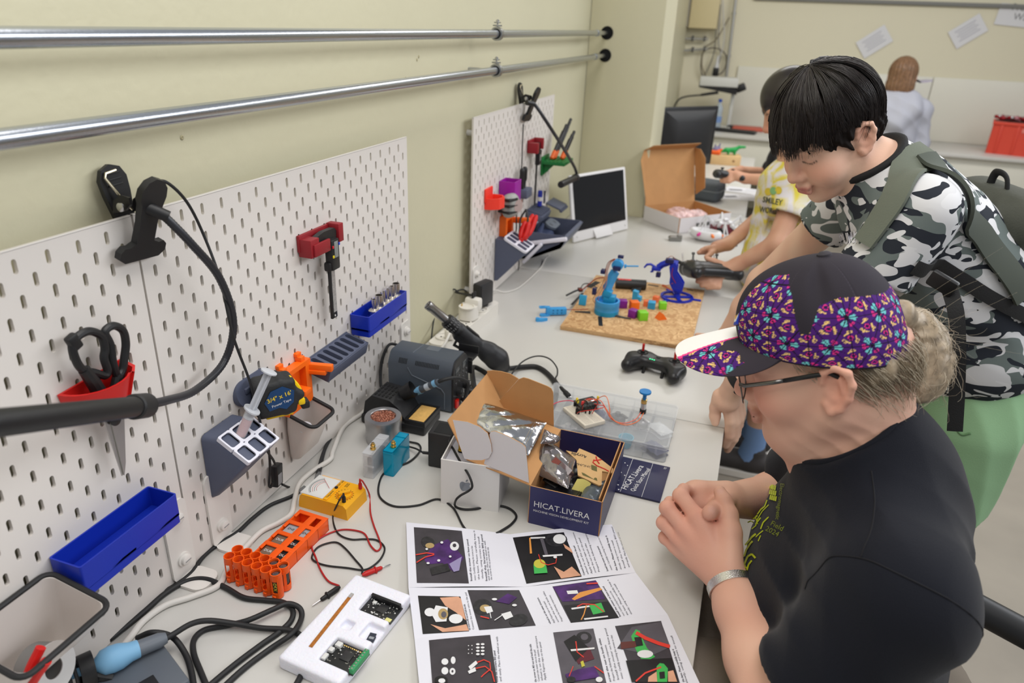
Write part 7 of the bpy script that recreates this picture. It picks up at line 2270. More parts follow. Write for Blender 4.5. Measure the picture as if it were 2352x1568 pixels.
wparent(strands('ponytail_strands',cv[:1500],0.00042,hair_grey,None),man)
wparent(strands('ponytail_light',cv[1500:],0.00036,hair_light,None),man)
wisp=[]
for k in range(60):
 p0=np.array(wp(2055+60*rng.random(),730+60*rng.random(),.94))
 d_=np.array([0.5+rng.random(),rng.normal()*.4,rng.normal()*.7-.1])*(0.03+.05*rng.random())
 c_=rng.normal(size=3)*0.02
 wisp.append([p0+d_*(i/9)+c_*math.sin(2.6*i/9+k)*(i/9)for i in range(10)])
wparent(strands('loose_wisps',np.array(wisp),0.00017,hair_light,None),man)
hb_=tie_p
wparent(B().tube([hb_+(Vector((0.35,0.1,0.9))*math.cos(a)+Vector((0,1,-.1))*math.sin(a)).normalized()*0.0145 for a in np.linspace(0,6.283,20)[:-1]],0.0062,10,closed=True).tube([hb_+Vector((0.012,0,-.004))+(Vector((0.35,0.1,0.9))*math.cos(a)+Vector((0,1,-.1))*math.sin(a)).normalized()*0.0135 for a in np.linspace(0,6.283,20)[:-1]],0.0058,10,closed=True).out('hair_tie',mat('hair_tie',(0.01,0.012,0.02),0.7),None,180),man)
cap=thing('baseball_cap','black and purple patterned cap with a white-edged brim on the man','cap',MAN_C)
col_black,col_pur=np.array(srgb(44,40,48)),np.array(srgb(72,26,112))
col_pink,col_cy,col_yel=np.array(srgb(226,50,130)),np.array(srgb(112,200,204)),np.array(srgb(236,196,120))
col_line=np.array(srgb(20,12,30))
def motif(a,b,L=0.047):
 c=np.tile(col_pur,(len(a),1))
 h=L*math.sqrt(3)/2
 line=np.full(len(a),9.0)
 for k in range(3):
  an=k*math.pi/3
  d=a*-math.sin(an)+b*math.cos(an)
  line=np.minimum(line,np.abs((d/h+.5)%1-.5)*h)
  an2=an+math.pi/6
  d2=a*-math.sin(an2)+b*math.cos(an2)
  line=np.minimum(line,np.abs((d2/(L/2)+.5)%1-.5)*(L/2)+0.00035)
 j=np.round(b/h)
 best=np.full(len(a),9.0)
 vx=np.zeros(len(a))
 vy=np.zeros(len(a))
 for dj in(-1,0,1):
  jj=np.round(b/h)+dj
  ox_=(jj%2)*L/2
  ii=np.round((a-ox_)/L)
  x,y=ii*L+ox_,jj*h
  d=np.hypot(a-x,b-y)
  m=d<best
  best[m]=d[m]
  vx[m],vy[m]=x[m],y[m]
 dx,dy=a-vx,b-vy
 th=np.arctan2(dy,dx)
 sec=np.round(th/(math.pi/3))
 r_=best
 la=th-sec*math.pi/3
 u,v=r_*np.cos(la),r_*np.sin(la)
 even=(sec%2==0)
 blob=(np.hypot(u-0.0062,v)<0.0026)|(np.hypot(u-0.0100,np.abs(v)-0.0021)<0.0021)|((np.abs(v)<.001)&(u<.014)&(u>.004))
 loop=(np.abs(np.hypot(u-0.0098,np.abs(v)-0.0016)-0.0014)<0.0007)|((np.abs(v)<0.001)&(u>0.0035)&(u<0.0085))
 c[even&blob]=col_cy
 c[(~even)&loop]=col_pink
 cen=np.full(len(a),9.0)
 ca=np.zeros(len(a))
 for s in(1,-1):
  for dj in(-1,0,1):
   jj=np.floor(b/h)+dj
   ox_=(jj%2)*L/2
   yy=jj*h+(h/3 if s>0 else-h/3)
   xx=np.round((a-ox_-L/2)/L)*L+ox_+L/2
   d=np.hypot(a-xx,b-yy)
   m=d<cen
   cen[m]=d[m]
   ca[m]=np.arctan2(b-yy,a-xx)[m]
 bead=(np.abs(cen-0.0070)<0.0010)&(np.cos(ca*3)>-0.3)
 for q9 in range(6):
  a9=q9*math.pi/3+(0.35 if q9%2 else-0.35)
  bead|=np.abs(np.hypot(cen*np.cos(ca)-0.0088*math.cos(a9),cen*np.sin(ca)-0.0088*math.sin(a9))-0.0013)<0.0006
 k9=True
 c[bead&k9]=col_yel
 c[np.abs(cen-0.0030)<0.0006]=col_pink
 ln=line<0.0007
 c[ln]=col_line
 return c
nu,nv=460,190
VV,CC=[],[]
az=np.linspace(0,2*math.pi,nu,endpoint=False)
el_=np.linspace(0,1,nv)
AZ,EL=np.meshgrid(az,el_)
azf,elf=AZ.ravel(),EL.ravel()
zb=0.024+0.018*np.cos(azf)
th=elf*math.pi/2
prof=np.cos(th)**0.82
zt=0.138
X=-0.004+(0.101+0.005*np.cos(azf))*prof*np.cos(azf)
Yy=0.0885*prof*np.sin(azf)
Z=zb+(zt-zb)*np.sin(th)**1.05
X+=0.008*np.exp(-((azf+math.pi)%(2*math.pi)-math.pi)**2/0.5)*np.sin(th*2)
seam=np.zeros_like(azf)
for k in range(6):
 d=np.abs(((azf-k*math.pi/3)+math.pi)%(2*math.pi)-math.pi)
 seam=np.maximum(seam,np.exp(-(d/0.018)**2))
shr=1-0.008*seam
X,Yy=(X+0.012)*shr-0.012,Yy*shr
dn=np.exp(-(((azf-1.55)/0.16)**2))*np.exp(-((elf-0.62)/.22)**2)
Yy-=0.007*dn
L3=np.stack([X,Yy,Z],1)
aw=azf*0.098
bw=(np.sin(th)**0.9)*0.145
c=motif(aw+0.006,bw*1.0)
deg=np.degrees(azf)
blk=np.ones(len(azf),bool)
front_top=np.interp(deg,[14,22,30,52,66,74],[0.30,0.60,0.70,0.73,0.52,0.24])
side_top=np.interp(deg,[80,88,104,150,200,260,340],[0.24,0.44,0.50,0.46,0.46,0.46,0.4])
pur=((deg>16)&(deg<78)&(elf<front_top))|((deg>=78)&(deg<330)&(elf<side_top))
c[~pur]=col_black
stitch=(seam>0.25)&(seam<0.75)&(np.sin(elf*240)>0)&~pur
c[stitch]=col_black*1.8
c[elf<0.012]=np.array(srgb(30,26,36))
hole=(np.abs(deg-180)<22)&(elf>0.05)&(elf<0.30-0.24*(np.abs(deg-180)/22)**2)
idx=np.arange(nu*nv).reshape(nv,nu)
q=np.stack([idx[:-1,:],np.roll(idx,-1,1)[:-1,:],np.roll(idx,-1,1)[1:,:],idx[1:,:]],-1).reshape(-1,4)
q=q[~hole[q].any(1)]
Mh=np.array(MH)
Wd=L3@Mh[:3,:3].T+Mh[:3,3]
cap_m=mat('cap_cloth',(0.1,0.1,0.1),0.75,attr=True,bump=.15,bscale=900,spec=.25)
crown=np_mesh('crown',Wd,q,cap_m,None,True,c)
wparent(crown,cap)
sm_=crown.modifiers.new('thickness','SOLIDIFY')
sm_.thickness=0.0016
sm_.offset=-1
wparent(B().lathe([(0.009,0),(0.0085,0.003),(0.005,0.0052),(0,0.0055)],20,MH@TR((-0.012,0,zt-.001))).out('button',mat('cap_button',srgb(44,40,48),.7),None),cap)
nb_u,nb_v=170,90
U,Vv=np.meshgrid(np.linspace(-1,1,nb_u),np.linspace(0,1,nb_v))
u,v=U.ravel(),Vv.ravel()
ab=u*1.08
x0=-0.004+0.1065*np.cos(ab)
y0_=0.0885*np.sin(ab)
z0_=0.024+0.018*np.cos(ab)+0.0015
Lb=0.082*(1-np.abs(u)**2.6)+0.002
out_x,out_y=np.cos(ab*0.45),np.sin(ab*0.45)
bx_=x0+v*Lb*out_x
by_=y0_+v*Lb*out_y*0.75
bz_=z0_-np.where(u>0,0.034,0.016)*(np.abs(u)**1.7)*v*(1-np.abs(u)**5)-0.010*v**1.4*(1-u*u)
Bl=np.stack([bx_,by_,bz_],1)
cb=motif(bx_*1.0-.02,by_+.004)
lat=by_/0.09
blk=(v<0.45-0.25*np.abs(np.sin(u*9)))|(u>0.72)
cb[blk]=np.array(srgb(52,47,56))
edge=-0.02+0.30*(1-v)
bl_=0.010+0.022*v
wh_=by_<bl_
pk_=np.abs(by_-bl_)<0.0020
cb[wh_]=np.array(srgb(236,234,232))
cb[pk_]=np.array(srgb(232,70,140))
idx=np.arange(nb_u*nb_v).reshape(nb_v,nb_u)
qb=np.stack([idx[:-1,:-1],idx[:-1,1:],idx[1:,1:],idx[1:,:-1]],-1).reshape(-1,4)
Wb_=Bl@Mh[:3,:3].T+Mh[:3,3]
brim=np_mesh('brim',Wb_,qb,cap_m,None,True,cb)
sm_=brim.modifiers.new('thickness','SOLIDIFY')
sm_.thickness=0.0026
sm_.offset=-1
wparent(brim,cap)
bm_=MH@TR((0.0925,0.008,0.083),(0,R(62),R(4)))
bg=wparent(B().prism([(-0.02,-0.014),(0.016,-0.016),(0.024,0.0),(0.016,0.016),(-0.02,0.014)],-0.002,0.0022,bm_).out('badge',mat('badge_blue',srgb(40,70,190),.6),None),cap)
wparent(B().prism([(-0.0165,-0.011),(0.0145,-0.0125),(0.020,0.0),(0.0145,0.0125),(-0.0165,0.011)],0.0022,0.003,bm_).out('badge_field',mat('badge_white',srgb(230,228,224),.6),None),cap)
wparent(B().prism([(0.004,-0.008),(0.014,-0.006),(0.014,0.006),(0.004,0.008)],0.003,0.0036,bm_).prism([(-0.013,-0.008),(-0.004,-0.002),(-0.004,0.004),(-0.013,0.001)],0.003,0.0036,bm_).out('badge_emblem',mat('badge_gold',srgb(220,170,60),.6),None),cap)
gl=thing('glasses','thin-framed spectacles with dark temples on the man','glasses',MAN_C)
gmm=mat('glasses_metal',(0.14,0.135,0.13),0.25,0.9)
for y in(-1,1):
 wparent(B().tube([MH@Vector(q)for q in((0.101,y*0.066,0.002),(0.094,y*0.074,0.003),(0.06,y*0.0785,0.007),(0.045,y*0.0795,0.009))],0.0017,8,sq=1.6).out('temple_front',gmm,None,180),gl)
 wparent(B().tube([MH@Vector(q)for q in((0.047,y*0.0797,0.0088),(0.02,y*0.081,0.0125),(-0.004,y*0.082,0.0155),(-0.022,y*0.082,0.004))],0.0024,8,sq=1.3).out('temple_tip',black_plastic,None,180),gl)
 rim=[MH@Vector((0.1045-0.004*abs(math.cos(a)),y*(0.0365+0.0275*math.cos(a)),-0.013+(0.0165 if math.sin(a)>0 else 0.021)*math.sin(a)))for a in np.linspace(0,6.283,33)[:-1]]
 wparent(B().tube(rim,0.0011,6,closed=True).out('rim',gmm,None,180),gl)
 wparent(B().add(rim,[list(range(32))]).out('lens',mat('lens_clear',(0.9,0.92,0.92),0.05,alpha=.16),None,0),gl)
wparent(B().tube([MH@Vector(q)for q in((0.105,-0.010,-0.004),(0.109,0,-0.001),(0.105,0.010,-0.004))],0.0013,6).out('bridge',gmm,None,180),gl)
ax_=(wrL-elL).normalized()
bc_=wrL-ax_*0.012
br=thing('bracelet','silver cuff bracelet on the left wrist of the seated man','bracelet',bc_)
e1=ax_.cross(Vector((0,0,1))).normalized()
e2=e1.cross(ax_)
Mb_=Matrix((e1,e2,ax_)).transposed().to_4x4()
Mb_.translation=bc_
wparent(B().ring(circ(0.0352,48,ry=0.0338),circ(0.0334,48,ry=0.032),-0.0065,0.0065,Mb_).out('cuff',mat('silver_cuff',(0.72,0.71,0.7),0.28,1.0,bump=.35,bscale=500),None),br)
ch=thing('chair','black chair with a tubular arm behind the seated man','chair',(1.12,0.235,0))
a1,a2=wp(2150,1345,1.06),wp(2420,1490,1.0)
wparent(B().tube([a1,a1.lerp(a2,.5),a2,a2+(a2-a1)*.25],0.021,20,sq=1.0).out('arm_bar',black_plastic,None),ch)
wparent(B().box((1.13,0.235,0.425),(0.44,0.42,0.05),0.02).out('seat',mat('chair_black',(0.015,0.015,0.016),.6),None),ch)
for sx,sy in((-.19,-.18),(.19,-.18),(-.19,.18),(.19,.18)):
 wparent(B().cyl((1.13+sx,0.235+sy,0),(1.13+sx*.9,0.235+sy*.9,0.41),0.011,n=14).out('leg',black_plastic,None),ch)
end=a2+(a2-a1)*.25
for p,q in((end,Vector((end.x-.02,end.y,0.44))),):
 wparent(B().tube([p,Vector((p.x+.01,p.y,p.z-.12)),q,Vector((1.3,0.2,0.43))],0.016,14).out('back_post',black_plastic,None),ch)
 # -- boy in the camouflage shirt
BOY_C=Vt(0.852,0.800,0.633)
BH=head_matrix(BOY_C,-40,33,4,0.93)
boy=thing('person','dark-haired boy in a grey camouflage T-shirt leaning over the desk','person',(1.3,1.05,0.0))
f=F()
head_sdf(f,BH,0.95,child=True,nose=1.0)
f.ell((0.058,0.038,-0.045),(0.026,0.026,0.026),0.02,M=BH)
f.ell((0.058,-0.038,-0.045),(0.026,0.026,0.026),0.02,M=BH)
bneck=Vt(0.957,0.832,0.553)
f.cap(BH@Vector((-0.03,0,-0.05)),bneck,0.049,0.050,0.03)
bshL,bshR=Vt(1.02,0.715,0.525),Vt(0.965,0.985,0.52)
bpel=Vt(1.27,1.00,0.16)
f.cap(bneck,Vt(1.1,0.92,0.40),0.06,0.10,0.04)
f.cap(bneck,bshL,0.05,0.045,0.04)
f.cap(bneck,bshR,0.05,0.045,0.04)
wL=wp(1697,872,1.50)
eLb=bshL.lerp(wL,0.50)+Vector((0.035,-0.015,-0.02))
f.chain([bshL,eLb,eLb.lerp(wL,.4),wL],[0.045,0.036,0.034,0.024],0.02)
zw=lambda x,y:(1540+x/3.136,560+y/3.136)
hb=wp(*zw(410,1110),1.545)
f.chain([wL,hb],[0.025,0.026],0.014)
f.ell(wp(*zw(400,1130),1.55),(0.027,0.03,0.020),0.012)
f.chain([wp(*zw(350,1090),1.545),wp(*zw(325,1180),1.56),wp(*zw(320,1240),1.565),wp(*zw(322,1285),1.565)],[0.014,0.0125,0.0115,0.009],0.006)
for k,(pts)in enumerate((((410,1170,1.55),(430,1280,1.555),(425,1380,1.57),(395,1450,1.585)),((440,1170,1.553),(462,1290,1.562),(455,1400,1.58),(410,1480,1.60)),((470,1160,1.558),(490,1260,1.57),(470,1370,1.59),(430,1440,1.61)),((490,1140,1.563),(505,1220,1.575),(490,1300,1.595),(460,1350,1.61)))):
 f.chain([wp(*zw(x,y),d)for x,y,d in pts],[0.0125,0.0115,0.0108,0.0085],0.003)
wRb=Vt(0.735,1.150,0.055)
eRb=Vt(0.80,1.085,0.24)
f.chain([bshR,eRb,eRb.lerp(wRb,.45),wRb],[0.045,0.037,0.034,0.025],0.02)
f.chain([wRb,Vt(0.712,1.175,0.022)],[0.025,0.022],0.012)
for k in range(4):
 a=Vt(0.712+0.016*(k-1.5)*.6,1.18-0.012*(k-1.5),0.018)
 f.chain([a,a+Vector((-0.022,0.026,-0.003)),a+Vector((-0.040,0.042,-0.008))],[0.0115,0.0105,0.0085],0.003)
f.chain([Vt(0.715,1.16,0.025),Vt(0.692,1.160,0.016),Vt(0.676,1.17,0.010)],[0.013,0.0115,0.009],0.005)
for dy in(-0.10,0.10):
 f.chain([Vt(1.268,1.0+dy,0.05),Vt(1.262,1.0+dy,-0.30),Vt(1.30,1.0+dy*1.1,-0.66)],[0.07,0.048,0.034],0.02)
f.chain([Vt(1.1,0.92,0.40),bpel,Vt(1.268,1.0,0.02)],[0.09,0.09,0.09],0.04)
boy_skin=np.array(srgb(228,186,162))
wparent(f.build('body',0.0030,skin_m,None,color=skin_col(BH,boy_skin,srgb(196,120,112),(1.05,.87,.85),srgb(44,32,28),4)),boy)
camo=bpy.data.materials.new('camouflage_cloth')
camo.use_nodes=True
nt=camo.node_tree
pr=nt.nodes['Principled BSDF']
pr.inputs['Roughness'].default_value=0.85
pr.inputs['Specular IOR Level'].default_value=0.2
tc=nt.nodes.new('ShaderNodeTexCoord')
def camo_layer(scale,seed,rotz,thr,stretch=2.2):
 mp=nt.nodes.new('ShaderNodeMapping')
 mp.inputs['Location'].default_value=(seed,seed*1.7,seed*.6)
 mp.inputs['Rotation'].default_value=(0.3,0.5,rotz)
 mp.inputs['Scale'].default_value=(1.0,stretch,stretch)
 nt.links.new(tc.outputs['Object'],mp.inputs[0])
 n=nt.nodes.new('ShaderNodeTexNoise')
 n.inputs['Scale'].default_value=scale
 n.inputs['Detail'].default_value=0.6
 n.inputs['Distortion'].default_value=1.1
 nt.links.new(mp.outputs[0],n.inputs['Vector'])
 g=nt.nodes.new('ShaderNodeMath')
 g.operation='GREATER_THAN'
 g.inputs[1].default_value=thr
 nt.links.new(n.outputs[0],g.inputs[0])
 return g.outputs[0]
def mixc(fac,a,b):
 m=nt.nodes.new('ShaderNodeMix')
 m.data_type='RGBA'
 nt.links.new(fac,m.inputs[0])
 for q,i in((a,6),(b,7)):
  if isinstance(q,tuple):
   m.inputs[i].default_value=(*q,1)
  else:
   nt.links.new(q,m.inputs[i])
 return m.outputs[2]
c1=mixc(camo_layer(10,1.3,0.9,0.50),srgb(214,214,216),srgb(108,118,116))
c2=mixc(camo_layer(11,4.1,0.7,0.535),c1,srgb(44,48,56))
c3=mixc(camo_layer(13,7.7,1.1,0.60),c2,srgb(222,222,224))
nt.links.new(c3,pr.inputs['Base Color'])
bs=F()
bs.cap(Vt(1.035,0.845,0.47),Vt(1.15,0.925,0.36),0.115,0.135,0.06)
bs.cap(Vt(1.15,0.925,0.36),Vt(1.245,0.985,0.22),0.135,0.145,0.06)
bs.cap(Vt(1.01,0.74,0.505),Vt(0.985,0.965,0.505),0.062,0.062,0.04)
bs.cap(Vt(1.01,0.845,0.53),Vt(1.06,0.87,0.47),0.075,0.1,0.04)
bs.ell(Vt(1.235,0.985,0.20),(0.14,0.165,0.12),0.05)
bhL=bshL.lerp(eLb,0.56)
bhR=bshR.lerp(eRb,0.42)
dL,dR=(bhL-bshL).normalized(),(bhR-bshR).normalized()
bs.cap(bshL,bhL+dL*.02,0.064,0.070,0.03)
bs.cap(bshR,bhR+dR*.02,0.058,0.060,0.03)
for hm,dv,r_ in((bhL,dL,0.055),(bhR,dR,.047)):
 bs.rbox(hm+dv*0.075,(0.2,0.2,0.15),0.002,0.003,op=-1,rot=dv.to_track_quat('Z','Y').to_euler())
 bs.cap(hm-dv*0.012,hm+dv*0.06,r_,r_,0.003,op=-1)
bnd=(BOY_C-bneck).normalized()*0.6+Vector((-.2,-.1,.5))
bnd.normalize()
bnk=bneck+bnd*0.046
bs.cap(bnk-bnd*.075,bnk+bnd*.02,0.086,0.062,0.05)
bs.rbox(bnk+bnd*0.08,(0.15,0.15,0.16),0.002,0.004,op=-1,rot=bnd.to_track_quat('Z','Y').to_euler())
bs.cap(bnk-bnd*0.012,bnk+bnd*.03,0.054,0.054,0.003,op=-1)
hd=(Vt(1.28,1.005,0.12)-Vt(1.2,0.96,0.30)).normalized()
bs.half(Vt(1.262,0.995,0.155),hd,op=-1)
bfo=folds([((0.7,0.3,0.6),70,0.4,0.005,Vt(1.12,0.83,0.42),(0.10,0.10,0.10)),((0.3,0.2,0.9),60,1.4,0.004,Vt(1.18,0.86,0.30),(0.12,0.10,0.10)),((0.9,0.1,-0.3),55,0.1,0.004,Vt(1.0,0.72,0.42),(0.06,0.06,0.10)),((0.6,-0.6,0.5),70,0.9,0.004,Vt(0.97,0.85,0.42),(0.07,0.1,0.08)),((0.5,0.5,0.7),45,0.3,0.003,Vt(1.2,.95,.2),(.2,.2,.12))])
shirt_o=bs.build('t_shirt',0.0045,camo,None,disp=bfo)
wparent(shirt_o,boy)
e1=bnd.orthogonal().normalized()
e2=bnd.cross(e1)
blk_rib=mat('black_rib',(0.012,0.012,0.013),0.85,bump=.3,bscale=500)
wparent(B().tube([bnk+bnd*(-0.002)+(e1*math.cos(a)+e2*math.sin(a))*0.0610 for a in np.linspace(0,6.283,41)[:-1]],0.0082,10,closed=True,sq=1.8).out('collar_band',blk_rib,None,180),boy)
text_on_cloth('PUMA',1949,548,12,34,mat('white_print',(0.7,0.7,0.7),.5),boy,bs,bfo,1.1,1.6,width=42,bold=1.2)
so=F()
so.ell(Vt(1.27,1.0,0.09),(0.135,0.165,0.13),0.04)
for dy in(-0.095,0.095):
 so.cap(Vt(1.268,1.0+dy,0.03),Vt(1.258,1.0+dy,-0.19),0.098,0.092,0.03)
so.half(Vt(1.26,1.0,-0.165),(0.0,0,-1),op=-1)
sfo=folds([((0.8,0.5,0.2),40,0.5,0.005,None,None),((0.4,0.3,0.9),50,1.2,0.003,Vt(1.2,.9,-.05),(.1,.1,.1))])
wparent(so.build('shorts',0.006,mat('green_shorts',srgb(142,180,138),0.85,bump=.2,bscale=400),None,disp=sfo),boy)
pk_=surface(so,spline([wp(2150,925,1.42),wp(2165,990,1.43),wp(2195,1010,1.44),wp(2230,1000,1.45)],8),10,0.001,sfo)
wparent(B().tube([Vector(p)for p in pk_],0.0022,6).out('pocket_edge',mat('green_dark',srgb(104,142,100),.85),None,180),boy)
sn=F()
for dy in(-0.11,0.11):
 sn.rbox(Vt(1.25,1.0+dy,-0.70),(0.25,0.09,0.075),0.03,0.02)
wparent(sn.build('shoes',0.008,mat('shoe_grey',(0.05,0.05,0.05),.7),None),boy)
hb_m=mat('hair_dark_brown',(0.020,0.0145,0.0135),0.30,spec=.7)
hb_base=mat('hair_base',(0.010,0.007,0.006),0.75,spec=.2)
hs=F()
hs.ell((-0.006,0,0.040),(0.098,0.084,0.094),0.02,M=BH)
hs.ell((0.040,0,0.062),(0.056,0.070,0.048),0.03,M=BH)
for y in(-1,1):
 hs.ell((0.012,y*0.058,0.024),(0.032,0.020,0.040),0.02,M=BH)
 hs.ell((-0.048,y*0.042,0.0),(0.042,0.034,0.046),0.02,M=BH)
hs.ell((-0.066,0,0.0),(0.028,0.048,0.052),0.02,M=BH)
hs.ell((0.125,0,-0.035),(0.075,0.075,0.066),0.006,op=-1,M=BH)
for y in(-1,1):
 hs.ell((0.060,y*0.085,-0.040),(0.050,0.035,0.055),0.006,op=-1,M=BH)
 hs.ell((-0.008,y*0.088,-0.016),(0.026,0.030,0.040),0.006,op=-1,M=BH)
BMi=np.array(BH.inverted(),np.float32)
def hair_disp(P):
 q=P@BMi[:3,:3].T+BMi[:3,3]
 a=np.arctan2(q[:,1],q[:,0]+0.03)
 r=0.0026*np.sin(a*26+3*np.sin(q[:,2]*60))+0.0016*np.sin(a*61+5*np.sin(q[:,2]*35+q[:,0]*40))
 return r.astype(np.float32)
wparent(hs.build('hair',0.003,hb_base,None,disp=hair_disp),boy)
rng=np.random.default_rng(7)
locks=[]
Bn=np.array(BH)
crown_pt=np.array([-0.045,0.0,0.135])
for k in range(5200):
 az=rng.uniform(-math.pi,math.pi)
 st=rng.random()**.8
 a0=az
 frontal=math.cos(az)>0.1
 Lmax=(0.925 if math.cos(az)>.55 else 0.86)if frontal else(0.92 if math.cos(az)>-.45 else 1.16)
 pts=[]
 t0=st*0.75
 end=Lmax*(0.86+.18*rng.random())
 cl=round(az*7+2*math.sin(az*5))
 jit=0.16*math.sin(cl*2.3)+rng.normal()*0.05
 lift=0.003+0.005*rng.random()+0.006*abs(math.sin(cl*1.7))
 end+=0.05*math.sin(cl*3.1)
 for i in range(9):
  t_=t0+(end-t0)*i/8
  th_=t_*1.72
  aa=a0+jit*t_*t_*1.6
  d=np.array([math.sin(th_)*math.cos(aa),math.sin(th_)*math.sin(aa),math.cos(th_)])
  p=np.array([-0.006,0,0.040])+d*np.array([0.100+lift,0.086+lift,0.096+lift])
  if frontal:
   ff=max(0,t_-0.62)
   p+=np.array([0.022*math.cos(aa)*ff*2,0,-0.030*ff*1.5])
  pts.append(p)
 pts=np.array(pts)
 locks.append(pts@Bn[:3,:3].T+Bn[:3,3])
locks=np.array(locks)
wparent(strands('hair_strands',locks,0.00062,hb_m,None),boy)
hl=mat('hair_soft_brown',(0.035,0.024,0.020),0.30,spec=.7)
wparent(strands('hair_strands_light',locks[::6]+0.0006,0.0005,hl,None),boy)
wt=thing('wrist_watch','black fitness band on the boy hand that grips the desk corner','watch',wL)
ax_=(wL-eLb).normalized()
e1=ax_.cross(Vector((0,0,1))).normalized()
e2=e1.cross(ax_)
Mw_=Matrix((e1,e2,ax_)).transposed().to_4x4()
Mw_.translation=wL+ax_*0.0
wparent(B().ring(circ(0.0285,40),circ(0.0258,40),-0.009,0.009,Mw_).out('band',black_rubber,None),wt)
dirc=(_C-wL)
a_=math.atan2(dirc.dot(e2),dirc.dot(e1))+0.9
wparent(B().box((0.029*math.cos(a_),0.029*math.sin(a_),0),(0.006,0.024,0.03),.003,(0,0,a_),M=Mw_).out('face',mat('watch_glass',(0.01,0.01,0.012),.15),None),wt)
bp_m=mat('backpack_olive',srgb(74,76,68),0.8,bump=.35,bscale=260,var=.12,vscale=20)
st_m=mat('strap_olive',srgb(104,110,98),0.8,bump=.2,bscale=400)
web_m=mat('webbing_black',(0.012,0.012,0.013),0.7,bump=.3,bscale=500)
bk=thing('backpack','olive grey backpack on the back of the camouflage boy','backpack',Vt(1.2,0.95,0.5))
bf=F()
axd=Vector((0.60,0.25,-0.62)).normalized()
bcn=Vt(1.205,0.90,0.54)
upd=Vector((0.62,0.22,0.70)).normalized()
Mbk=Matrix((axd,upd.cross(axd).normalized(),upd)).transposed().to_4x4()
Mbk.translation=Vt(1.285,0.985,0.375)
bf.rbox((0.0,0,0.02),(0.40,0.26,0.12),0.055,0.02,M=Mbk)
bf.rbox((0.06,0,0.075),(0.24,0.20,0.07),0.032,0.02,M=Mbk)
wparent(bf.build('bag',0.006,bp_m,None,disp=folds([((1,.4,.2),40,.3,.004,None,None)])),bk)
wparent(B().tube([Mbk@Vector(q)for q in((-0.05,-0.142,0.04),(0.06,-0.146,0.05),(0.16,-0.14,0.05))],0.004,8).tube([Mbk@Vector(q)for q in((-0.16,-0.08,0.085),(-0.02,-0.115,0.115),(0.12,-0.115,0.12))],0.0035,8).out('zip',web_m,None,180),bk)
wparent(B().tube(spline([Mbk@Vector(q)for q in((-0.17,-0.03,0.03),(-0.205,-0.02,0.06),(-0.215,0.0,0.065),(-0.205,0.02,0.06),(-0.17,0.03,0.03))],6),0.008,8,sq=.5).out('grab_handle',web_m,None,180),bk)
def strap(name,pts,w,m,field=None,off=0.004,th=0.006,nrm_hint=None):
 P=spline(pts,8)
 if field is not None:
  P=[Vector(p)for p in surface(field,P,8,off,bfo)]
 vs,fs=[],[]
 n=len(P)
 for i in range(n):
  t_=(P[min(i+1,n-1)]-P[max(i-1,0)]).normalized()
  if field is not None:
   e=0.002
   pp=np.array([list(P[i])],np.float32)
   g=Vector([float(field.ev(pp+np.eye(3,dtype=np.float32)[k]*e)[0]-field.ev(pp-np.eye(3,dtype=np.float32)[k]*e)[0])for k in range(3)]).normalized()
  else:
   g=(nrm_hint or Vector((0,-1,0.2))).normalized()
  s_=t_.cross(g).normalized()
  ww=w(i/(n-1))if callable(w)else w
  for k in(-1,0,1):
   vs.append(P[i]+s_*ww*k/2+g*(th*(1 if k==0 else.5)))
  for k in(1,0,-1):
   vs.append(P[i]+s_*ww*k/2-g*(th*.5))
 for i in range(n-1):
  for k in range(6):
   k2=(k+1)%6
   fs.append([i*6+k,i*6+k2,(i+1)*6+k2,(i+1)*6+k])
 fs+=[list(range(6)),[(n-1)*6+k for k in range(6)]]
 return B().add(vs,fs).out(name,m,None,60)
wparent(strap('shoulder_strap',[wp(2140,352,1.30),wp(2085,360,1.24),wp(2040,400,1.22),wp(2010,450,1.22),wp(1995,500,1.24),wp(1985,560,1.27)],lambda t_:0.062-.02*t_,st_m,bs),bk)
wparent(strap('shoulder_strap',[wp(2080,330,1.42),wp(2040,340,1.45),wp(2010,370,1.48)],0.05,st_m,bs),bk)
wparent(strap('side_panel_strap',[wp(2130,350,1.28),wp(2200,400,1.24),wp(2260,480,1.24),wp(2310,580,1.28),wp(2345,680,1.34)],0.045,mat('strap_edge',srgb(78,84,76),.8),bs,0.01),bk)
wparent(strap('lower_strap',[wp(2140,640,1.20),wp(2200,665,1.22),wp(2270,690,1.25),wp(2345,722,1.30),wp(2420,750,1.36)],0.026,web_m,bs,0.003,.003),bk)
wparent(strap('hanging_strap',[wp(2180,660,1.20),wp(2196,720,1.19),wp(2200,800,1.20),wp(2198,900,1.23),wp(2193,990,1.25)],0.024,web_m,None,th=.0025,nrm_hint=Vector((-.15,-1,.3))),bk)
wparent(B().box(wp(2165,650,1.195),(0.045,0.012,0.03),.004,(0.3,0.35,-.4)).out('buckle',black_plastic,None),bk)
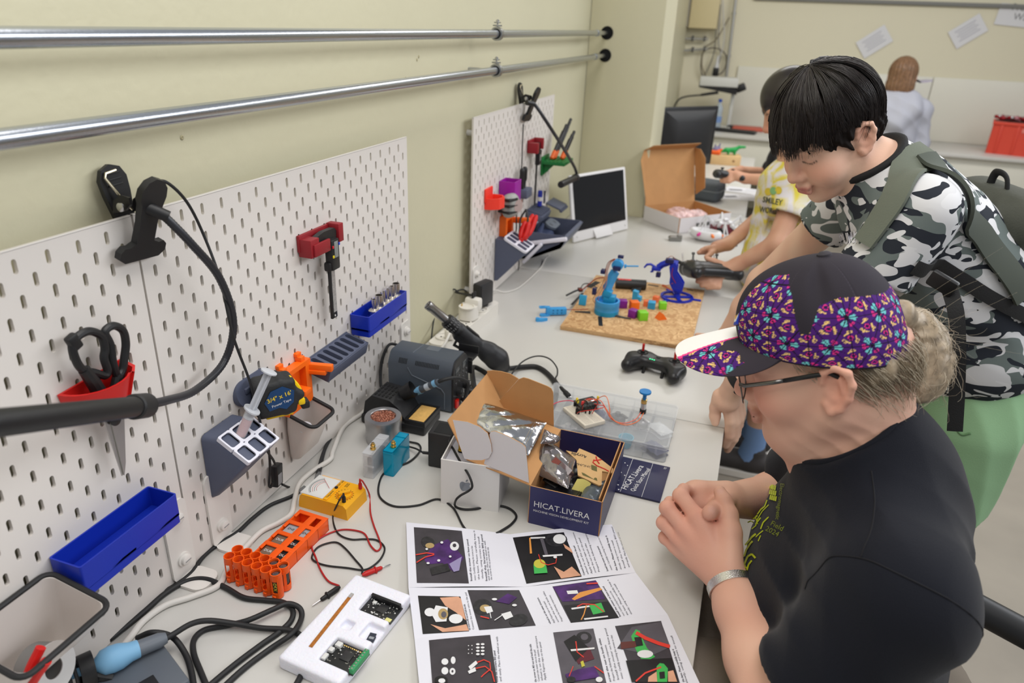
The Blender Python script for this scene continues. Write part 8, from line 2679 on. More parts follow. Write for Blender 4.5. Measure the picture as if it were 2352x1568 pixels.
# -- boy in the tie-dye shirt
tdy=thing('person','child in a yellow and white tie-dye T-shirt holding a transmitter','person',(0.9,1.85,0))
TH=head_matrix(Vt(0.815,1.84,0.585),-8,30,0,0.9)
f=F()
head_sdf(f,TH,0.9)
tn=Vt(0.865,1.85,0.44)
f.cap(TH@Vector((-0.02,0,-0.05)),tn,0.045,0.05,0.03)
tL,tRr=Vt(0.88,1.735,0.385),Vt(0.87,1.965,0.385)
f.cap(tn,tL,0.05,0.04,0.03).cap(tn,tRr,0.05,0.04,0.03)
f.cap(tn,Vt(0.87,1.85,0.05),0.06,0.08,0.03)
eLt,eRt=Vt(0.838,1.640,0.195),Vt(0.80,2.03,0.20)
wLt,wRt=wp(1695,607,2.33),wp(1672,560,2.52)
f.chain([tL,eLt,wLt],[0.038,0.032,0.022],0.015)
f.chain([tRr,eRt,wRt],[0.038,0.032,0.022],0.015)
rc=wp(1622,618,2.37)
hL=wp(1655,625,2.345)
f.chain([wLt,hL],[0.024,0.024],0.012)
for k,(x,y)in enumerate(((1600,635),(1602,646),(1612,655),(1625,660))):
 f.chain([hL+Vector((0,0,0.004-.004*k)),wp(x+25,y-2,2.33),wp(x,y,2.335)],[0.0125,0.0105,0.008],0.003)
f.chain([wp(1660,608,2.345),wp(1640,600,2.335),wp(1624,594,2.335)],[0.012,0.0105,0.0085],0.005)
hR=wp(1645,568,2.50)
f.chain([wRt,hR],[0.023,0.022],0.012)
for k,(x,y)in enumerate(((1605,580),(1612,574),(1620,570))):
 f.chain([hR,wp(x+18,y-2,2.48),wp(x,y,2.45)],[0.012,0.0105,0.008],0.003)
f.chain([hR,wp(1630,585,2.44),wp(1622,590,2.41)],[0.012,0.010,0.008],0.003)
for dy in(-0.075,0.075):
 f.chain([Vt(0.89,1.85+dy,0.0),Vt(0.90,1.85+dy,-0.36),Vt(0.905,1.86+dy,-0.64)],[0.065,0.046,0.034],0.02)
tan=np.array(srgb(206,158,132))
wparent(f.build('body',0.0046,skin_m,None,color=skin_col(TH,tan,srgb(180,110,100),brow=srgb(60,40,30),seed=3)),tdy)
ts=F()
ts.cap(Vt(0.868,1.77,0.335),Vt(0.868,1.93,0.335),0.09,0.09,0.04)
ts.cap(Vt(0.868,1.85,0.32),Vt(0.872,1.84,0.08),0.115,0.125,0.05)
ts.cap(Vt(0.872,1.78,0.06),Vt(0.872,1.92,0.06),0.125,0.125,0.05)
ts.cap(tL,tL.lerp(eLt,.62),0.055,0.060,0.03)
ts.cap(tRr,tRr.lerp(eRt,.62),0.055,0.060,0.03)
for a,b2 in((tL,eLt),(tRr,eRt)):
 dv=(b2-a).normalized()
 hm=a.lerp(b2,.58)
 ts.rbox(hm+dv*.06,(.16,.16,.12),.002,.003,op=-1,rot=dv.to_track_quat('Z','Y').to_euler())
 ts.cap(hm-dv*.012,hm+dv*.05,.046,.046,.003,op=-1)
ts.half(Vt(0,0,0.004),(0,0,-1),op=-1)
ts.cap(Vt(0.865,1.85,0.425),Vt(0.865,1.85,0.5),0.055,0.06,0.004,op=-1)
dye=bpy.data.materials.new('tie_dye_cloth')
dye.use_nodes=True
nt=dye.node_tree
pr=nt.nodes['Principled BSDF']
pr.inputs['Roughness'].default_value=.85
tc=nt.nodes.new('ShaderNodeTexCoord')
nz=nt.nodes.new('ShaderNodeTexNoise')
nz.inputs['Scale'].default_value=14
nz.inputs['Detail'].default_value=3
nz.inputs['Distortion'].default_value=1.5
nt.links.new(tc.outputs['Object'],nz.inputs['Vector'])
rp=nt.nodes.new('ShaderNodeValToRGB')
rp.color_ramp.elements[0].position,rp.color_ramp.elements[0].color=.42,(*srgb(226,222,226),1)
rp.color_ramp.elements[1].position,rp.color_ramp.elements[1].color=.62,(*srgb(222,206,78),1)
nt.links.new(nz.outputs[0],rp.inputs[0])
nt.links.new(rp.outputs[0],pr.inputs['Base Color'])
tfo=folds([((.3,.3,.9),40,.3,.004,None,None)])
wparent(ts.build('t_shirt',0.0055,dye,None,disp=tfo),tdy)
dki=mat('print_olive_dark',srgb(92,96,74),.7)
text_on_cloth('SMILEY',1774,462,-10,19,dki,tdy,ts,tfo,1.9,2.9,bold=.3,width=46)
text_on_cloth('WORLD',1767,484,-8,19,dki,tdy,ts,tfo,1.9,2.9,bold=.3,width=46)
for x,y,c_ in((1764,440,'y'),(1776,438,'g'),(1788,437,'y')):
 on_cloth('smiley_disc',ts,tfo,[[(x+8*math.cos(a),y+9*math.sin(a))for a in np.linspace(0,6.28,13)[:-1]]],mat('disc_'+c_,srgb(214,190,60)if c_=='y' else srgb(130,180,120),.7),tdy,1.9,2.9)
sn=F()
for dy in(-0.075,0.075):
 sn.cap(Vt(0.885,1.85+dy*.8,0.0),Vt(0.895,1.85+dy,-0.22),0.10,0.085,0.03)
sn.half(Vt(0,0,-0.24),(0,0,-1),op=-1)
wparent(sn.build('shorts',0.008,mat('shorts_black',(0.012,0.012,0.014),.85),None),tdy)
th_=F()
th_.ell((-0.008,0,0.045),(0.102,0.086,0.095),0.02,M=TH).ell((0.12,0,-0.04),(.07,.08,.07),.006,op=-1,M=TH)
wparent(th_.build('hair',0.006,hb_m,None),tdy)
for k,(dx,dy)in enumerate(((0.0,-0.075),(0.05,0.085))):
 an=Vt(0.905,1.86+dy,-0.60)
 wparent(B().tube([Vt(0.903,1.858+dy,-0.52),Vt(0.905,1.86+dy,-0.60),Vt(0.895,1.86+dy,-0.67)],[0.042,0.040,0.046],18).out('sock',mat('sock_blue',srgb(112,142,186),.8,bump=.3,bscale=300),None),tdy)
 so_=F().rbox(Vt(0.86,1.86+dy,-0.685),(0.24,0.088,0.06),0.028,0.02).cap(Vt(0.905,1.86+dy,-0.68),Vt(0.908,1.86+dy,-0.635),0.044,0.042,0.02)
 wparent(so_.build('shoe',0.005,mat('shoe_charcoal',srgb(58,54,54),.8,bump=.4,bscale=250),None),tdy)
 wparent(B().prism(rrect(0.26,0.098,0.045,6,0.86,1.86+dy),0.003,0.028).out('shoe_sole',mat('sole_white',srgb(222,216,208),.6),None),tdy)
 wparent(B().box((0.80,1.86+dy,0.075),(0.03,0.03,0.012),.004).out('shoe_laces',mat('lace_red',srgb(170,40,40),.7),None),tdy)
t=thing('radio_transmitter','black radio transmitter held over the desk by the tie-dye child','transmitter',rc,rot=(R(-18),R(6),R(35)))
f=F().rbox((0,0,0),(0.16,0.11,0.05),0.022,0.01).rbox((0.0,-0.05,-0.008),(0.15,0.05,0.035),0.016,0.012)
for s in(-1,1):
 f.cap((s*.065,-0.01,-.004),(s*.078,-0.065,-.014),.026,.020,.014)
f.build('shell',0.0045,mat('tx_black',(0.02,0.02,0.022),.3),t)
for s in(-1,1):
 B().lathe([(0.022,0.022),(0.020,0.027),(0.008,0.026),(0.0035,0.030),(0.003,0.045),(0.0055,0.047),(0.0055,0.053),(0,.054)],18,TR((s*.045,0.012,0))).out('stick',mat('tx_grey',(0.12,.12,.12),.35),t)
 B().cyl((s*.06,0.045,0.02),(s*.062,0.052,0.05),.0025,n=8).out('toggle',steel,t)
B().cyl((-0.05,0.05,0.012),(-0.085,0.075,0.03),.006,n=12).out('antenna',black_rubber,t)
B().lathe([(0.012,.024),(0.011,.030),(0,.031)],16,TR((-.03,0.03,0))).out('dial',mat('tx_chrome',(.4,.4,.42),.2,.8),t)
# -- boy in black at the far desk
bb=thing('person','child in a black T-shirt holding a game controller at the far desk','person',(0.98,3.05,0))
XH=head_matrix(wp(1794,262,3.42)+Vector((.02,0,0)),8,26,0,0.92)
f=F()
head_sdf(f,XH,0.92)
hc_=XH.translation
xn=hc_+Vector((0.055,0.02,-0.15))
f.cap(XH@Vector((-0.02,0,-0.05)),xn,0.045,0.05,0.03)
xL,xR=xn+Vector((0.01,-0.13,-0.05)),xn+Vector((0.01,0.13,-0.05))
f.cap(xn,xL,.045,.04,.03).cap(xn,xR,.045,.04,.03).cap(xn,xn+Vector((0.03,0,-.4)),.06,.09,.03)
gpc=wp(1668,402,3.40)
wX,wX2=wp(1712,410,3.40),wp(1700,392,3.62)
eX,eX2=wp(1775,415,3.35),wp(1760,400,3.75)
f.chain([xL,eX,wX],[.038,.033,.023],.015).chain([xR,eX2,wX2],[.038,.033,.023],.015)
for w0,hx_,d in((wX,1690,3.39),(wX2,1684,3.52)):
 hp_=wp(hx_,403 if w0 is wX else 396,d)
 f.chain([w0,hp_],[.024,.024],.012)
 for k in range(4):
  f.chain([hp_+Vector((0,0,.012-.008*k)),wp(hx_-16,396+7*k,d-.01),wp(hx_-28,398+6*k,d)],[.012,.0105,.008],.003)
for dy in(-.08,.08):
 f.chain([xn+Vector((.03,dy,-.42)),Vector((xn.x-.02,xn.y+dy,.40)),Vector((xn.x,xn.y+dy,.06))],[.07,.05,.036],.02)
wparent(f.build('body',0.0065,skin_m,None,color=skin_col(XH,np.array(srgb(214,160,130)),srgb(180,110,100),brow=srgb(50,36,30),seed=6)),bb)
xs=F()
xs.cap(xL,xR,.07,.07,.04).cap(xn+Vector((.015,0,-.08)),xn+Vector((.03,0,-.4)),.12,.13,.05)
for a,b2 in((xL,eX),(xR,eX2)):
 xs.cap(a,a.lerp(b2,.72),.056,.056,.03)
xs.cap(xn+Vector((-.005,0,-.01)),xn+Vector((-.02,0,.08)),.055,.06,.004,op=-1)
wparent(xs.build('t_shirt',0.008,tee,None),bb)
xt=F()
for dy in(-.085,.085):
 xt.cap(xn+Vector((.03,dy*.9,-.40)),Vector((xn.x-.01,xn.y+dy,.36)),.10,.08,.03)
wparent(xt.build('trousers',.01,mat('dark_jeans',(.02,.025,.04),.85),None),bb)
xh=F().ell((-0.008,0,0.045),(0.103,0.087,0.097),0.02,M=XH).ell((.04,0,.055),(.06,.07,.05),.02,M=XH).ell((-.07,0,0),(.035,.06,.05),.02,M=XH).ell((0.125,0,-0.035),(.075,.08,.066),.006,op=-1,M=XH)
wparent(xh.build('hair',0.006,hb_m,None,disp=lambda P:(.002*np.sin(P@np.array([180,260,60],np.float32))).astype(np.float32)),bb)
t=thing('game_controller','small black game controller in the hands of the child in black','controller',gpc,rot=(R(-20),R(8),R(30)))
f=F().rbox((0,0,0),(.11,.06,.035),.015,.01)
for s in(-1,1):
 f.cap((s*.05,0,0),(s*.062,-.04,-.012),.02,.014,.012)
f.build('shell',.0045,gm,t)
for s in(-1,1):
 B().lathe([(.004,.015),(.004,.024),(.009,.026),(.008,.03),(0,.031)],14,TR((s*.028,-.008,0))).out('stick',black_rubber,t)
 B().box((s*.042,.032,.004),(.022,.012,.012),.003).out('shoulder_button',black_plastic,t)
 # -- hooded child at the back wall
hd_=thing('person','child in a light grey hooded sweatshirt seen from behind at the back desk','person',(1.72,5.5,0))
KC=wp(2072,178,5.42)
KH=head_matrix(KC,100,6,0,1.12)
f=F()
head_sdf(f,KH,1.12)
kn=KC+Vector((0,-.03,-.16))
f.cap(KH@Vector((-.02,0,-.05)),kn,.05,.055,.03)
f.cap(kn,kn+Vector((0,0,-.5)),.06,.1,.04)
kL,kR=kn+Vector((-.175,0,-.07)),kn+Vector((.175,0,-.07))
f.cap(kn,kL,.05,.045,.03).cap(kn,kR,.05,.045,.03)
for a,s in((kL,-1),(kR,1)):
 e_=a+Vector((s*.05,.0,-.24))
 w_=a+Vector((s*-.02,.20,-.30))
 f.chain([a,e_,w_,w_+Vector((-s*.02,.07,0))],[.04,.035,.025,.024],.015)
 for k in range(4):
  f.chain([w_+Vector((-s*.02,.07,.01-.012*k)),w_+Vector((-s*.03,.11,-.01-.012*k)),w_+Vector((-s*.03,.14,-.02-.01*k))],[.012,.0105,.008],.004)
for dx in(-.08,.08):
 f.chain([kn+Vector((dx,0,-.5)),Vector((kn.x+dx,kn.y,.40)),Vector((kn.x+dx,kn.y-.02,.05))],[.08,.055,.04],.02)
wparent(f.build('body',.008,skin_m,None,color=skin_col(KH,np.array(srgb(220,176,156)),srgb(180,110,100),seed=8)),hd_)
hoodie=mat('hoodie_grey',srgb(186,188,200),.9,bump=.3,bscale=200)
ks=F()
ks.cap(kL,kR,.09,.09,.05).cap(kn+Vector((0,0,-.1)),kn+Vector((0,0,-.5)),.19,.20,.06)
for a,s in((kL,-1),(kR,1)):
 e_=a+Vector((s*.06,0,-.24))
 ks.chain([a,e_,a+Vector((s*-.01,.18,-.29))],[.075,.062,.05],.03)
ks.chain([kn+Vector((-.09,-.06,.0)),kn+Vector((-.10,-.12,-.09)),kn+Vector((0,-.155,-.15)),kn+Vector((.10,-.12,-.05)),kn+Vector((.10,-.03,.03))],[.05,.055,.06,.05,.04],.05)
ks.ell(kn+Vector((0,-.08,-.05)),(.12,.08,.09),.05)
wparent(ks.build('hooded_sweatshirt',.008,hoodie,None,disp=folds([((.4,.3,.8),30,.4,.006,None,None),((.9,.1,.2),35,1.1,.004,None,None)])),hd_)
kt=F()
for dx in(-.085,.085):
 kt.chain([kn+Vector((dx,0,-.46)),Vector((kn.x+dx,kn.y,.40)),Vector((kn.x+dx,kn.y-.02,.08))],[.10,.07,.06],.03)
wparent(kt.build('trousers',.012,mat('jeans_blue',(.05,.07,.12),.85),None),hd_)
kh=F().ell((-.012,0,.035),(.105,.09,.10),.02,M=KH).ell((-.06,0,-.05),(.05,.085,.08),.03,M=KH).ell((-.02,0,-.06),(.06,.088,.07),.03,M=KH).ell((.125,0,-.05),(.08,.085,.09),.006,op=-1,M=KH)
KMi=np.array(KH.inverted(),np.float32)
wparent(kh.build('hair',.006,mat('hair_light_brown',srgb(128,96,70),.45,var=.3,vscale=60),None,disp=lambda P:(.003*np.sin((np.arctan2((P@KMi[:3,:3].T+KMi[:3,3])[:,1],(P@KMi[:3,:3].T+KMi[:3,3])[:,0])*30))).astype(np.float32)),hd_)
kcap=thing('cap_peak','pale lilac cap peak sticking out beside the hooded child','cap',wp(2110,188,5.40))
b=B()
b.prism([(0,-.06),(.03,-.075),(.075,-.06),(.10,0),(.075,.06),(.03,.075),(0,.06)],-.003,.003,TR((0,0,0),(0,R(-10),R(12))))
b.out('peak',mat('peak_lilac',srgb(188,182,200),.7),kcap)
B().tube([(0,-.06,0),(-.012,0,.012),(0,.06,0)],.006,8).out('peak_seam',mat('peak_dark',srgb(60,60,70),.7),kcap)
# -- BACKGROUND THINGS
pL,pR=tb(1318,560),tb(1443,528)
an=math.atan2((pR-pL).y,(pR-pL).x)
t=thing('portable_screen','white-framed dark screen standing on the desk beside the far pegboard','screen',(pL+pR)/2,an)
W_=(pR-pL).length
H_=0.262
lean=R(-11)
Ms=TR((0,0,0.004),(lean,0,0))
B().box((0,0.006,H_/2),(W_,0.012,H_),.005,M=Ms).out('frame',mat('screen_white',srgb(228,226,226),.35),t)
B().box((0,-0.0005,H_*.56),(W_*.91,0.001,H_*.80),M=Ms).out('display',mat('display_black',(.006,.006,.007),.18),t)
B().box((0,0.03,H_*.28),(W_*.3,0.004,H_*.62),.001,(R(-32),0,0)).out('kickstand',mat('screen_white',(0,0,0)),t)
B().box((0,-0.001,0.012),(W_*.16,.003,.02),.002,M=Ms).out('front_notch',mat('notch_grey',(.25,.25,.25),.5),t)
for dx in(-.44,.44):
 B().cyl(Ms@Vector((dx*W_,-.0005,.02)),Ms@Vector((dx*W_,-.002,.02)),.004,n=12).out('screw_cap',white_plastic,t)
FC,FL,FR_=tb(1552,535),tb(1480,507),tb(1655,512)
va,vb=(FL-FC),(FR_-FC)
La,Lb_=0.235,0.29
va.normalize()
vb=(vb-va*vb.dot(va)).normalized()
FC=FC+Vector((0.01,0.0,0))
t=thing('mailer_box','open white mailer box with a kraft inside next to the pillar','carton',FC)
Z_=Vector((0,0,1))
hB=0.066
q=lambda a,b2,z:va*a+vb*b2+Z_*z
card('front_wall',[q(0,0,.001),q(0,0,hB),q(0,Lb_,hB),q(0,Lb_,.001)],kraft,cwhite,t,.003)
card('left_wall',[q(0,0,.001),q(0,0,hB),q(La,0,hB),q(La,0,.001)][::-1],kraft,cwhite,t,.003)
card('right_wall',[q(0,Lb_,.001),q(0,Lb_,hB),q(La,Lb_,hB),q(La,Lb_,.001)],kraft,cwhite,t,.003)
card('back_wall',[q(La,0,.001),q(La,0,hB),q(La,Lb_,hB),q(La,Lb_,.001)][::-1],kraft,cwhite,t,.003)
card('bottom',[q(0,0,.004),q(La,0,.004),q(La,Lb_,.004),q(0,Lb_,.004)][::-1],kraft,cwhite,t,.003)
lt=La+0.05
li=card('lid_panel',[q(La,0,hB),q(La,Lb_,hB),q(lt,Lb_,hB+.235),q(lt,0,hB+.235)],kraft,cwhite,t,.003)
card('lid_flap',[q(La,Lb_,hB+.03),q(La-.05,Lb_+.004,hB+.07),q(lt-.075,Lb_+.004,hB+.20),q(lt-.04,Lb_,hB+.235),q(lt,Lb_,hB+.235)],kraft,cwhite,li,.002)
card('lid_flap',[q(La,0,hB+.01),q(La-.03,-.03,hB+.05),q(lt-.04,-.045,hB+.20),q(lt,0,hB+.235)][::-1],kraft,cwhite,li,.002)
card('lid_top',[q(lt,0,hB+.235),q(lt,Lb_,hB+.235),q(lt-.05,Lb_-.01,hB+.262),q(lt-.05,.01,hB+.262)],kraft,cwhite,li,.002)
for k in range(4):
 B().box(q(-.0025,.10+.03*k,.03),(.012,.012,.014),0,(0,0,math.atan2(vb.y,vb.x))).out('printed_mark',mat('mark_grey',(.12,.12,.12),.6),t)
t=thing('packing_bag','pink and blue plastic bag of parts in the mailer box','bag',FC+q(.10,.12,.012))
f=F()
for k in range(9):
 f.ell(((rr.random()-.5)*.12,(rr.random()-.5)*.14,.02+.02*rr.random()),(.035,.04,.025),.02)
f.build('crumpled_bag',.005,mat('bag_pink',srgb(214,180,178),.25,var=.3,vscale=25),t,disp=folds([((1,.5,.3),120,0,.004,None,None),((-.4,1,.3),90,1,.004,None,None)]))
cc=(tb(1570,455)+tb(1655,462))/2
t=thing('zip_case','grey fabric zip case on the desk behind the mailer box','case',(cc.x+.005,cc.y,T+.004),R(-14))
F().rbox((0,0,.05),(.185,.135,.10),.028,.01).build('case_shell',.005,mat('case_grey',srgb(84,90,96),.7,bump=.4,bscale=250),t)
b=B().tube([(p[0],p[1],.056)for p in rrect(.187,.137,.028,5)],.0035,8,closed=True).out('zip',mat('case_zip',srgb(120,126,130),.5),t)
mp0,mp1=yp(1530,240,3.3),yp(1632,262,3.55)
c0=Vector(((mp0.x+mp1.x)/2+.01,3.42,T+.004))
t=thing('monitor','black computer monitor seen from behind by the pillar','monitor',c0,R(50))
Wm,Hm=.40,.315
B().box((0,0,.10+Hm/2),(Wm,.022,Hm),.006).out('bezel',black_plastic,t)
B().add([(-Wm*.46,-.011,.115),(Wm*.46,-.011,.115),(Wm*.46,-.011,.10+Hm-.02),(-Wm*.46,-.011,.10+Hm-.02),(-Wm*.28,-.045,.16),(Wm*.28,-.045,.16),(Wm*.28,-.045,.10+Hm-.075),(-Wm*.28,-.045,.10+Hm-.075)],[[4,5,6,7],[0,1,5,4],[1,2,6,5],[2,3,7,6],[3,0,4,7]]).out('rear_housing',mat('monitor_black',(.014,.014,.015),.5),t)
B().box((0,-.02,.07),(.06,.03,.14),.006).out('stand_neck',black_plastic,t)
B().prism(rrect(.24,.17,.05,6),0.0,.012).out('stand_base',black_plastic,t)
B().box((0,.0115,.10+Hm/2),(Wm-.03,.001,Hm-.03)).out('display',mat('display_black',(0,0,0)),t)
t=thing('walking_robot','white strut robot with orange and magenta parts on the desk','robot',tb(1655,545),R(20))
wm_=mat('strut_white',srgb(226,226,228),.45)
B().box((0,0,.035),(.09,.06,.03),.003).out('core',mat('robot_maroon',srgb(110,36,48),.5),t)
B().box((-.01,-.032,.035),(.04,.006,.026),.001).out('controller',black_plastic,t)
lr=random.Random(9)
for k in range(6):
 a=R(60*k+20)
 c_,s_=math.cos(a),math.sin(a)
 knee=Vector((.085*c_,.075*s_,.075+.02*lr.random()))
 b=B().tube([(.03*c_,.03*s_,.04),knee,(.12*c_,.105*s_,.0)],.0035,6).tube([(.035*c_,.035*s_,.055),knee+Vector((0,0,.006)),(.10*c_-.02*s_,.09*s_+.02*c_,.02)],.003,6)
 b.out('strut_leg',wm_,t)
for k in range(6):
 B().box(((lr.random()-.5)*.09,(lr.random()-.5)*.08,.055+.01*k*.4),(.03,.012,.012),.001,(lr.random(),lr.random(),lr.random()*3)).out('bracket',wm_,t)
t=thing('robot_shell','white and orange robot shell with magenta tips in front of the strut robot','robot part',tb(1618,552),R(-10))
om=mat('shell_orange',srgb(238,128,50),.45)
mg=mat('shell_magenta',srgb(206,50,140),.45)
f=F().ell((0,0,.03),(.07,.04,.03),.01).ell((0,0,.05),(.05,.03,.03),.01,op=-1)
f.build('shell',.004,wm_,t)
for k in range(7):
 a=R(51*k)
 B().box((.062*math.cos(a),.042*math.sin(a),.034),(.026,.01,.01),.002,(0,.3,a)).out('claw',(om,wm_,mg)[k%3],t)
for k in range(4):
 B().box((.06+.022*k,-.02+.012*(k%2),.006),(.02,.012,.01),.002,(0,0,k)).out('foot_tile',(mat('tile_red',srgb(190,40,40),.5),wm_,om,black_plastic)[k],t)
t=thing('metal_bracket','small grey metal bracket lying on the desk before the mailer box','bracket',tb(1551,552),R(15))
B().box((0,0,.009),(.05,.028,.018),.003).cyl((-.02,-.016,.009),(-.02,.016,.009),.008,n=12).box((.015,0,.02),(.02,.02,.006),.001).out('bracket_body',mat('metal_grey',(.3,.3,.29),.4,.8),t)
for k,(px,py,rz,lab)in enumerate(((1700,452,10,'white printed sheet lying on the monitor desk nearest the tie-dye child'),(1712,438,-8,'second white sheet under the hands of the child in black'))):
 p=tb(px,py,.005+.001*k)
 t=thing('paper_sheet',lab,'paper',(p.x,p.y,T+.0045+.001*k),R(rz))
 B().box((0,0,.0004),(.21,.15,.0006)).out('sheet',mat('paper_plain',srgb(226,226,232),.6),t)
 B().box((-.05,-.01,.0009),(.07,.03,.0002),0,(0,0,.4)).out('printed_picture',mat('pic_dark',(.1,.1,.13),.5),t)
 for q2 in range(4):
  B().box((.04,.05-.025*q2,.0009),(.09,.004,.0002)).out('printed_line',cap_m if False else mat('line_grey',(.4,.4,.42),.6),t)
p=tb(1622,430,.01)
t=thing('computer_mouse','dark computer mouse beside the monitor foot','mouse',(p.x+.02,p.y-.06,T+.004),R(40))
F().ell((0,0,.012),(.05,.03,.024),.004).half((0,0,.0),(0,0,-1)).build('mouse_shell',.004,gm,t)
B().box((.02,0,.036),(.012,.004,.004),.001).out('wheel',black_rubber,t)
p=tb(1663,372,.02)
t=thing('wooden_block','pale wooden block behind the game controller','block',(p.x,p.y+.03,T+.004),R(8))
B().box((0,0,.03),(.19,.12,.06),.002).out('block',mat('pine',srgb(214,178,128),.6,var=.06,vscale=12),t)
B().cyl((.05,-.0605,.03),(.05,-.061,.03),.008,n=12).out('knot',mat('knot',srgb(150,110,70),.6),t)
zt_=T+.065
t=thing('toy_dinosaur','green printed toy dinosaur on the wooden block','toy',(p.x+.03,p.y+.03,zt_),R(15))
f=F().chain([(-.07,0,.012),(-.03,0,.028),(.02,0,.03),(.05,0,.05),(.085,0,.052)],[.004,.014,.017,.010,.008],.006)
for dx,dy in((-.015,.01),(-.015,-.01),(.025,.01),(.025,-.01)):
 f.cap((dx,dy,.02),(dx,dy*1.6,.004),.007,.005,.004)
f.build('body',.004,mat('toy_green',srgb(20,150,70),.45),t)
t=thing('toy_fox','orange printed toy lying at the left of the wooden block','toy',(p.x-.065,p.y-.01,zt_),R(-10))
F().rbox((0,0,.012),(.07,.035,.024),.006,.004).cap((.02,0,.02),(.04,0,.034),.012,.006,.006).build('body',.004,mat('toy_orange',srgb(236,96,30),.45),t)
t=thing('toy_rabbit','grey-violet printed toy behind the orange toy','toy',(p.x-.06,p.y+.05,zt_),R(30))
F().ell((0,0,.02),(.03,.02,.022),.006).cap((.01,0,.03),(.02,0,.06),.008,.004,.006).cap((-.01,0,.03),(-.015,0,.055),.007,.004,.006).build('body',.004,mat('toy_violet',srgb(110,104,140),.45),t)
yb_=6.05
p=yp(1650,262,yb_)
t=thing('water_bottle','clear water bottle with a blue cap on the back desk','bottle',(p.x,yb_,T))
B().lathe([(.03,0),(.033,.01),(.033,.12),(.03,.13),(.033,.14),(.033,.18),(.014,.215),(.013,.235)],20).out('bottle_body',mat('bottle_clear',srgb(190,205,220),.1,alpha=.55),t)
B().lathe([(.016,.228),(.016,.25),(.014,.252),(0,.252)],16).out('cap',mat('cap_blue',srgb(40,80,170),.4),t)
B().lathe([(.0336,.06),(.0336,.11)],20,cap=False).out('label_band',mat('bottle_label',srgb(120,150,200),.5),t)
p=yp(1618,248,6.1)
t=thing('teal_box','small teal box on the back desk beside the bottle','box',(p.x,6.1,T),R(20))
B().box((0,0,.03),(.12,.08,.06),.006).box((0,0,.062),(.10,.06,.006),.002).out('box_body',mat('teal_plastic',srgb(40,120,150),.45),t)
p=yp(1655,196,6.1)
t=thing('document_camera','white and black visualiser head standing over the back desk','visualiser',(p.x,6.1,T),R(6))
zz=p.z-T
B().box((-.02,0,zz+.03),(.32,.16,.075),.008).out('white_top',mat('vis_white',srgb(206,206,200),.45),t)
B().prism([(-.18,.0),(.14,-.045),(.14,-.0),(-.18,.045)],-.075,.075,TR((0,0,zz-.02),(R(90),0,0))).out('black_underside',black_plastic,t)
B().box((.17,0,zz-.01),(.08,.10,.06),.01,(0,R(-25),0)).out('lens_housing',black_plastic,t)
B().box((.12,.05,zz/2),(.03,.03,zz),.004).out('column',mat('vis_white',(0,0,0)),t)
B().prism(rrect(.26,.2,.03,4),0,.02).out('foot',mat('vis_white',(0,0,0)),t)
p0_,p1_=yp(1545,240,5.9),yp(1650,212,5.9)
t=thing('gooseneck_lamp','thin dark gooseneck lamp over the back desk left of the visualiser','lamp',(p0_.x,5.9,T))
o_=Vector((p0_.x,5.9,T))
B().tube(spline([(0,0,.01),(0,0,.12),Vector(yp(1556,232,5.9))-o_,Vector(yp(1575,222,5.9))-o_,Vector(yp(1612,218,5.9))-o_],8),.007,8).out('neck',black_plastic,t)
B().tube([Vector(yp(1610,218,5.9))-o_,Vector(p1_)-o_],[.011,.013],12).out('lamp_head',black_plastic,t)
B().lathe([(.05,0),(.05,.008),(.012,.014)],20).out('foot',black_plastic,t)
p=yp(1690,280,5.95)
t=thing('keyboard','dark keyboard lying on the back desk','keyboard',(p.x,5.95,T),R(-8))
B().box((0,0,.009),(.36,.13,.018),.004).out('keyboard_base',black_plastic,t)
for i in range(12):
 for j in range(4):
  B().box((-.155+.028*i,-.042+.028*j,.02),(.023,.023,.006),.002).out('key',mat('key_black',(.025,.025,.027),.5),t)
p=yp(1682,264,6.15)
t=thing('computer_mouse','dark mouse behind the keyboard on the back desk','mouse',(p.x,6.15,T),R(60))
F().ell((0,0,.012),(.05,.03,.024),.004).half((0,0,0),(0,0,-1)).build('mouse_shell',.006,gm,t)
p=yp(1722,258,6.2)
t=thing('folder','orange-red folder lying at the back of the long desk','folder',(p.x,6.2,T),R(5))
B().box((0,0,.012),(.26,.2,.02),.003).out('cover',mat('folder_red',srgb(196,88,66),.5),t)
B().box((.004,0,.012),(.255,.195,.012)).out('pages',white_plastic,t)
p=yp(1597,30,6.38)
t=thing('cable_cabinet','cream metal cabinet high in the back corner','cabinet',(p.x+.02,6.385,p.z),0)
cr_m=mat('cabinet_cream',srgb(214,200,158),.45)
B().box((.06,0,.18),(.24,.12,.60),.006).out('cabinet_body',cr_m,t)
B().box((-.09,-.055,.18),(.05,.03,.58),.003).out('door_edge',mat('cabinet_grey',srgb(150,144,130),.5),t)
B().box((-.115,-.05,.1),(.012,.02,.42),.003).out('dark_gap',mat('cabinet_brown',srgb(96,80,56),.5),t)
galv2=mat('conduit_dull',(.45,.45,.44),.4,.9)
for k,(ya,yb2)in enumerate(((88,90),(118,112))):
 a,b2=yp(1548,ya,6.4),yp(1626,yb2,6.4)
 t=thing('conduit_stub',['upper','lower'][k]+' short conduit with clamps below the cream cabinet','pipe',a)
 B().cyl((0,0,0),b2-a,.011,n=12).out('pipe',galv2,t)
 for s in(.12,.55,.9):
  B().cyl((b2-a)*s-Vector((.008,0,0)),(b2-a)*s+Vector((.008,0,0)),.02,n=14).box((b2-a)*s+Vector((0,.02,.015)),(.016,.04,.02),.003).out('clamp',mat('clamp_dark',(.1,.1,.1),.5),t)
a,b2=yp(1692,-20,6.40),yp(1668,176,6.40)
t=thing('riser_pipe','thin steel riser pipe running up the back wall','pipe',b2)
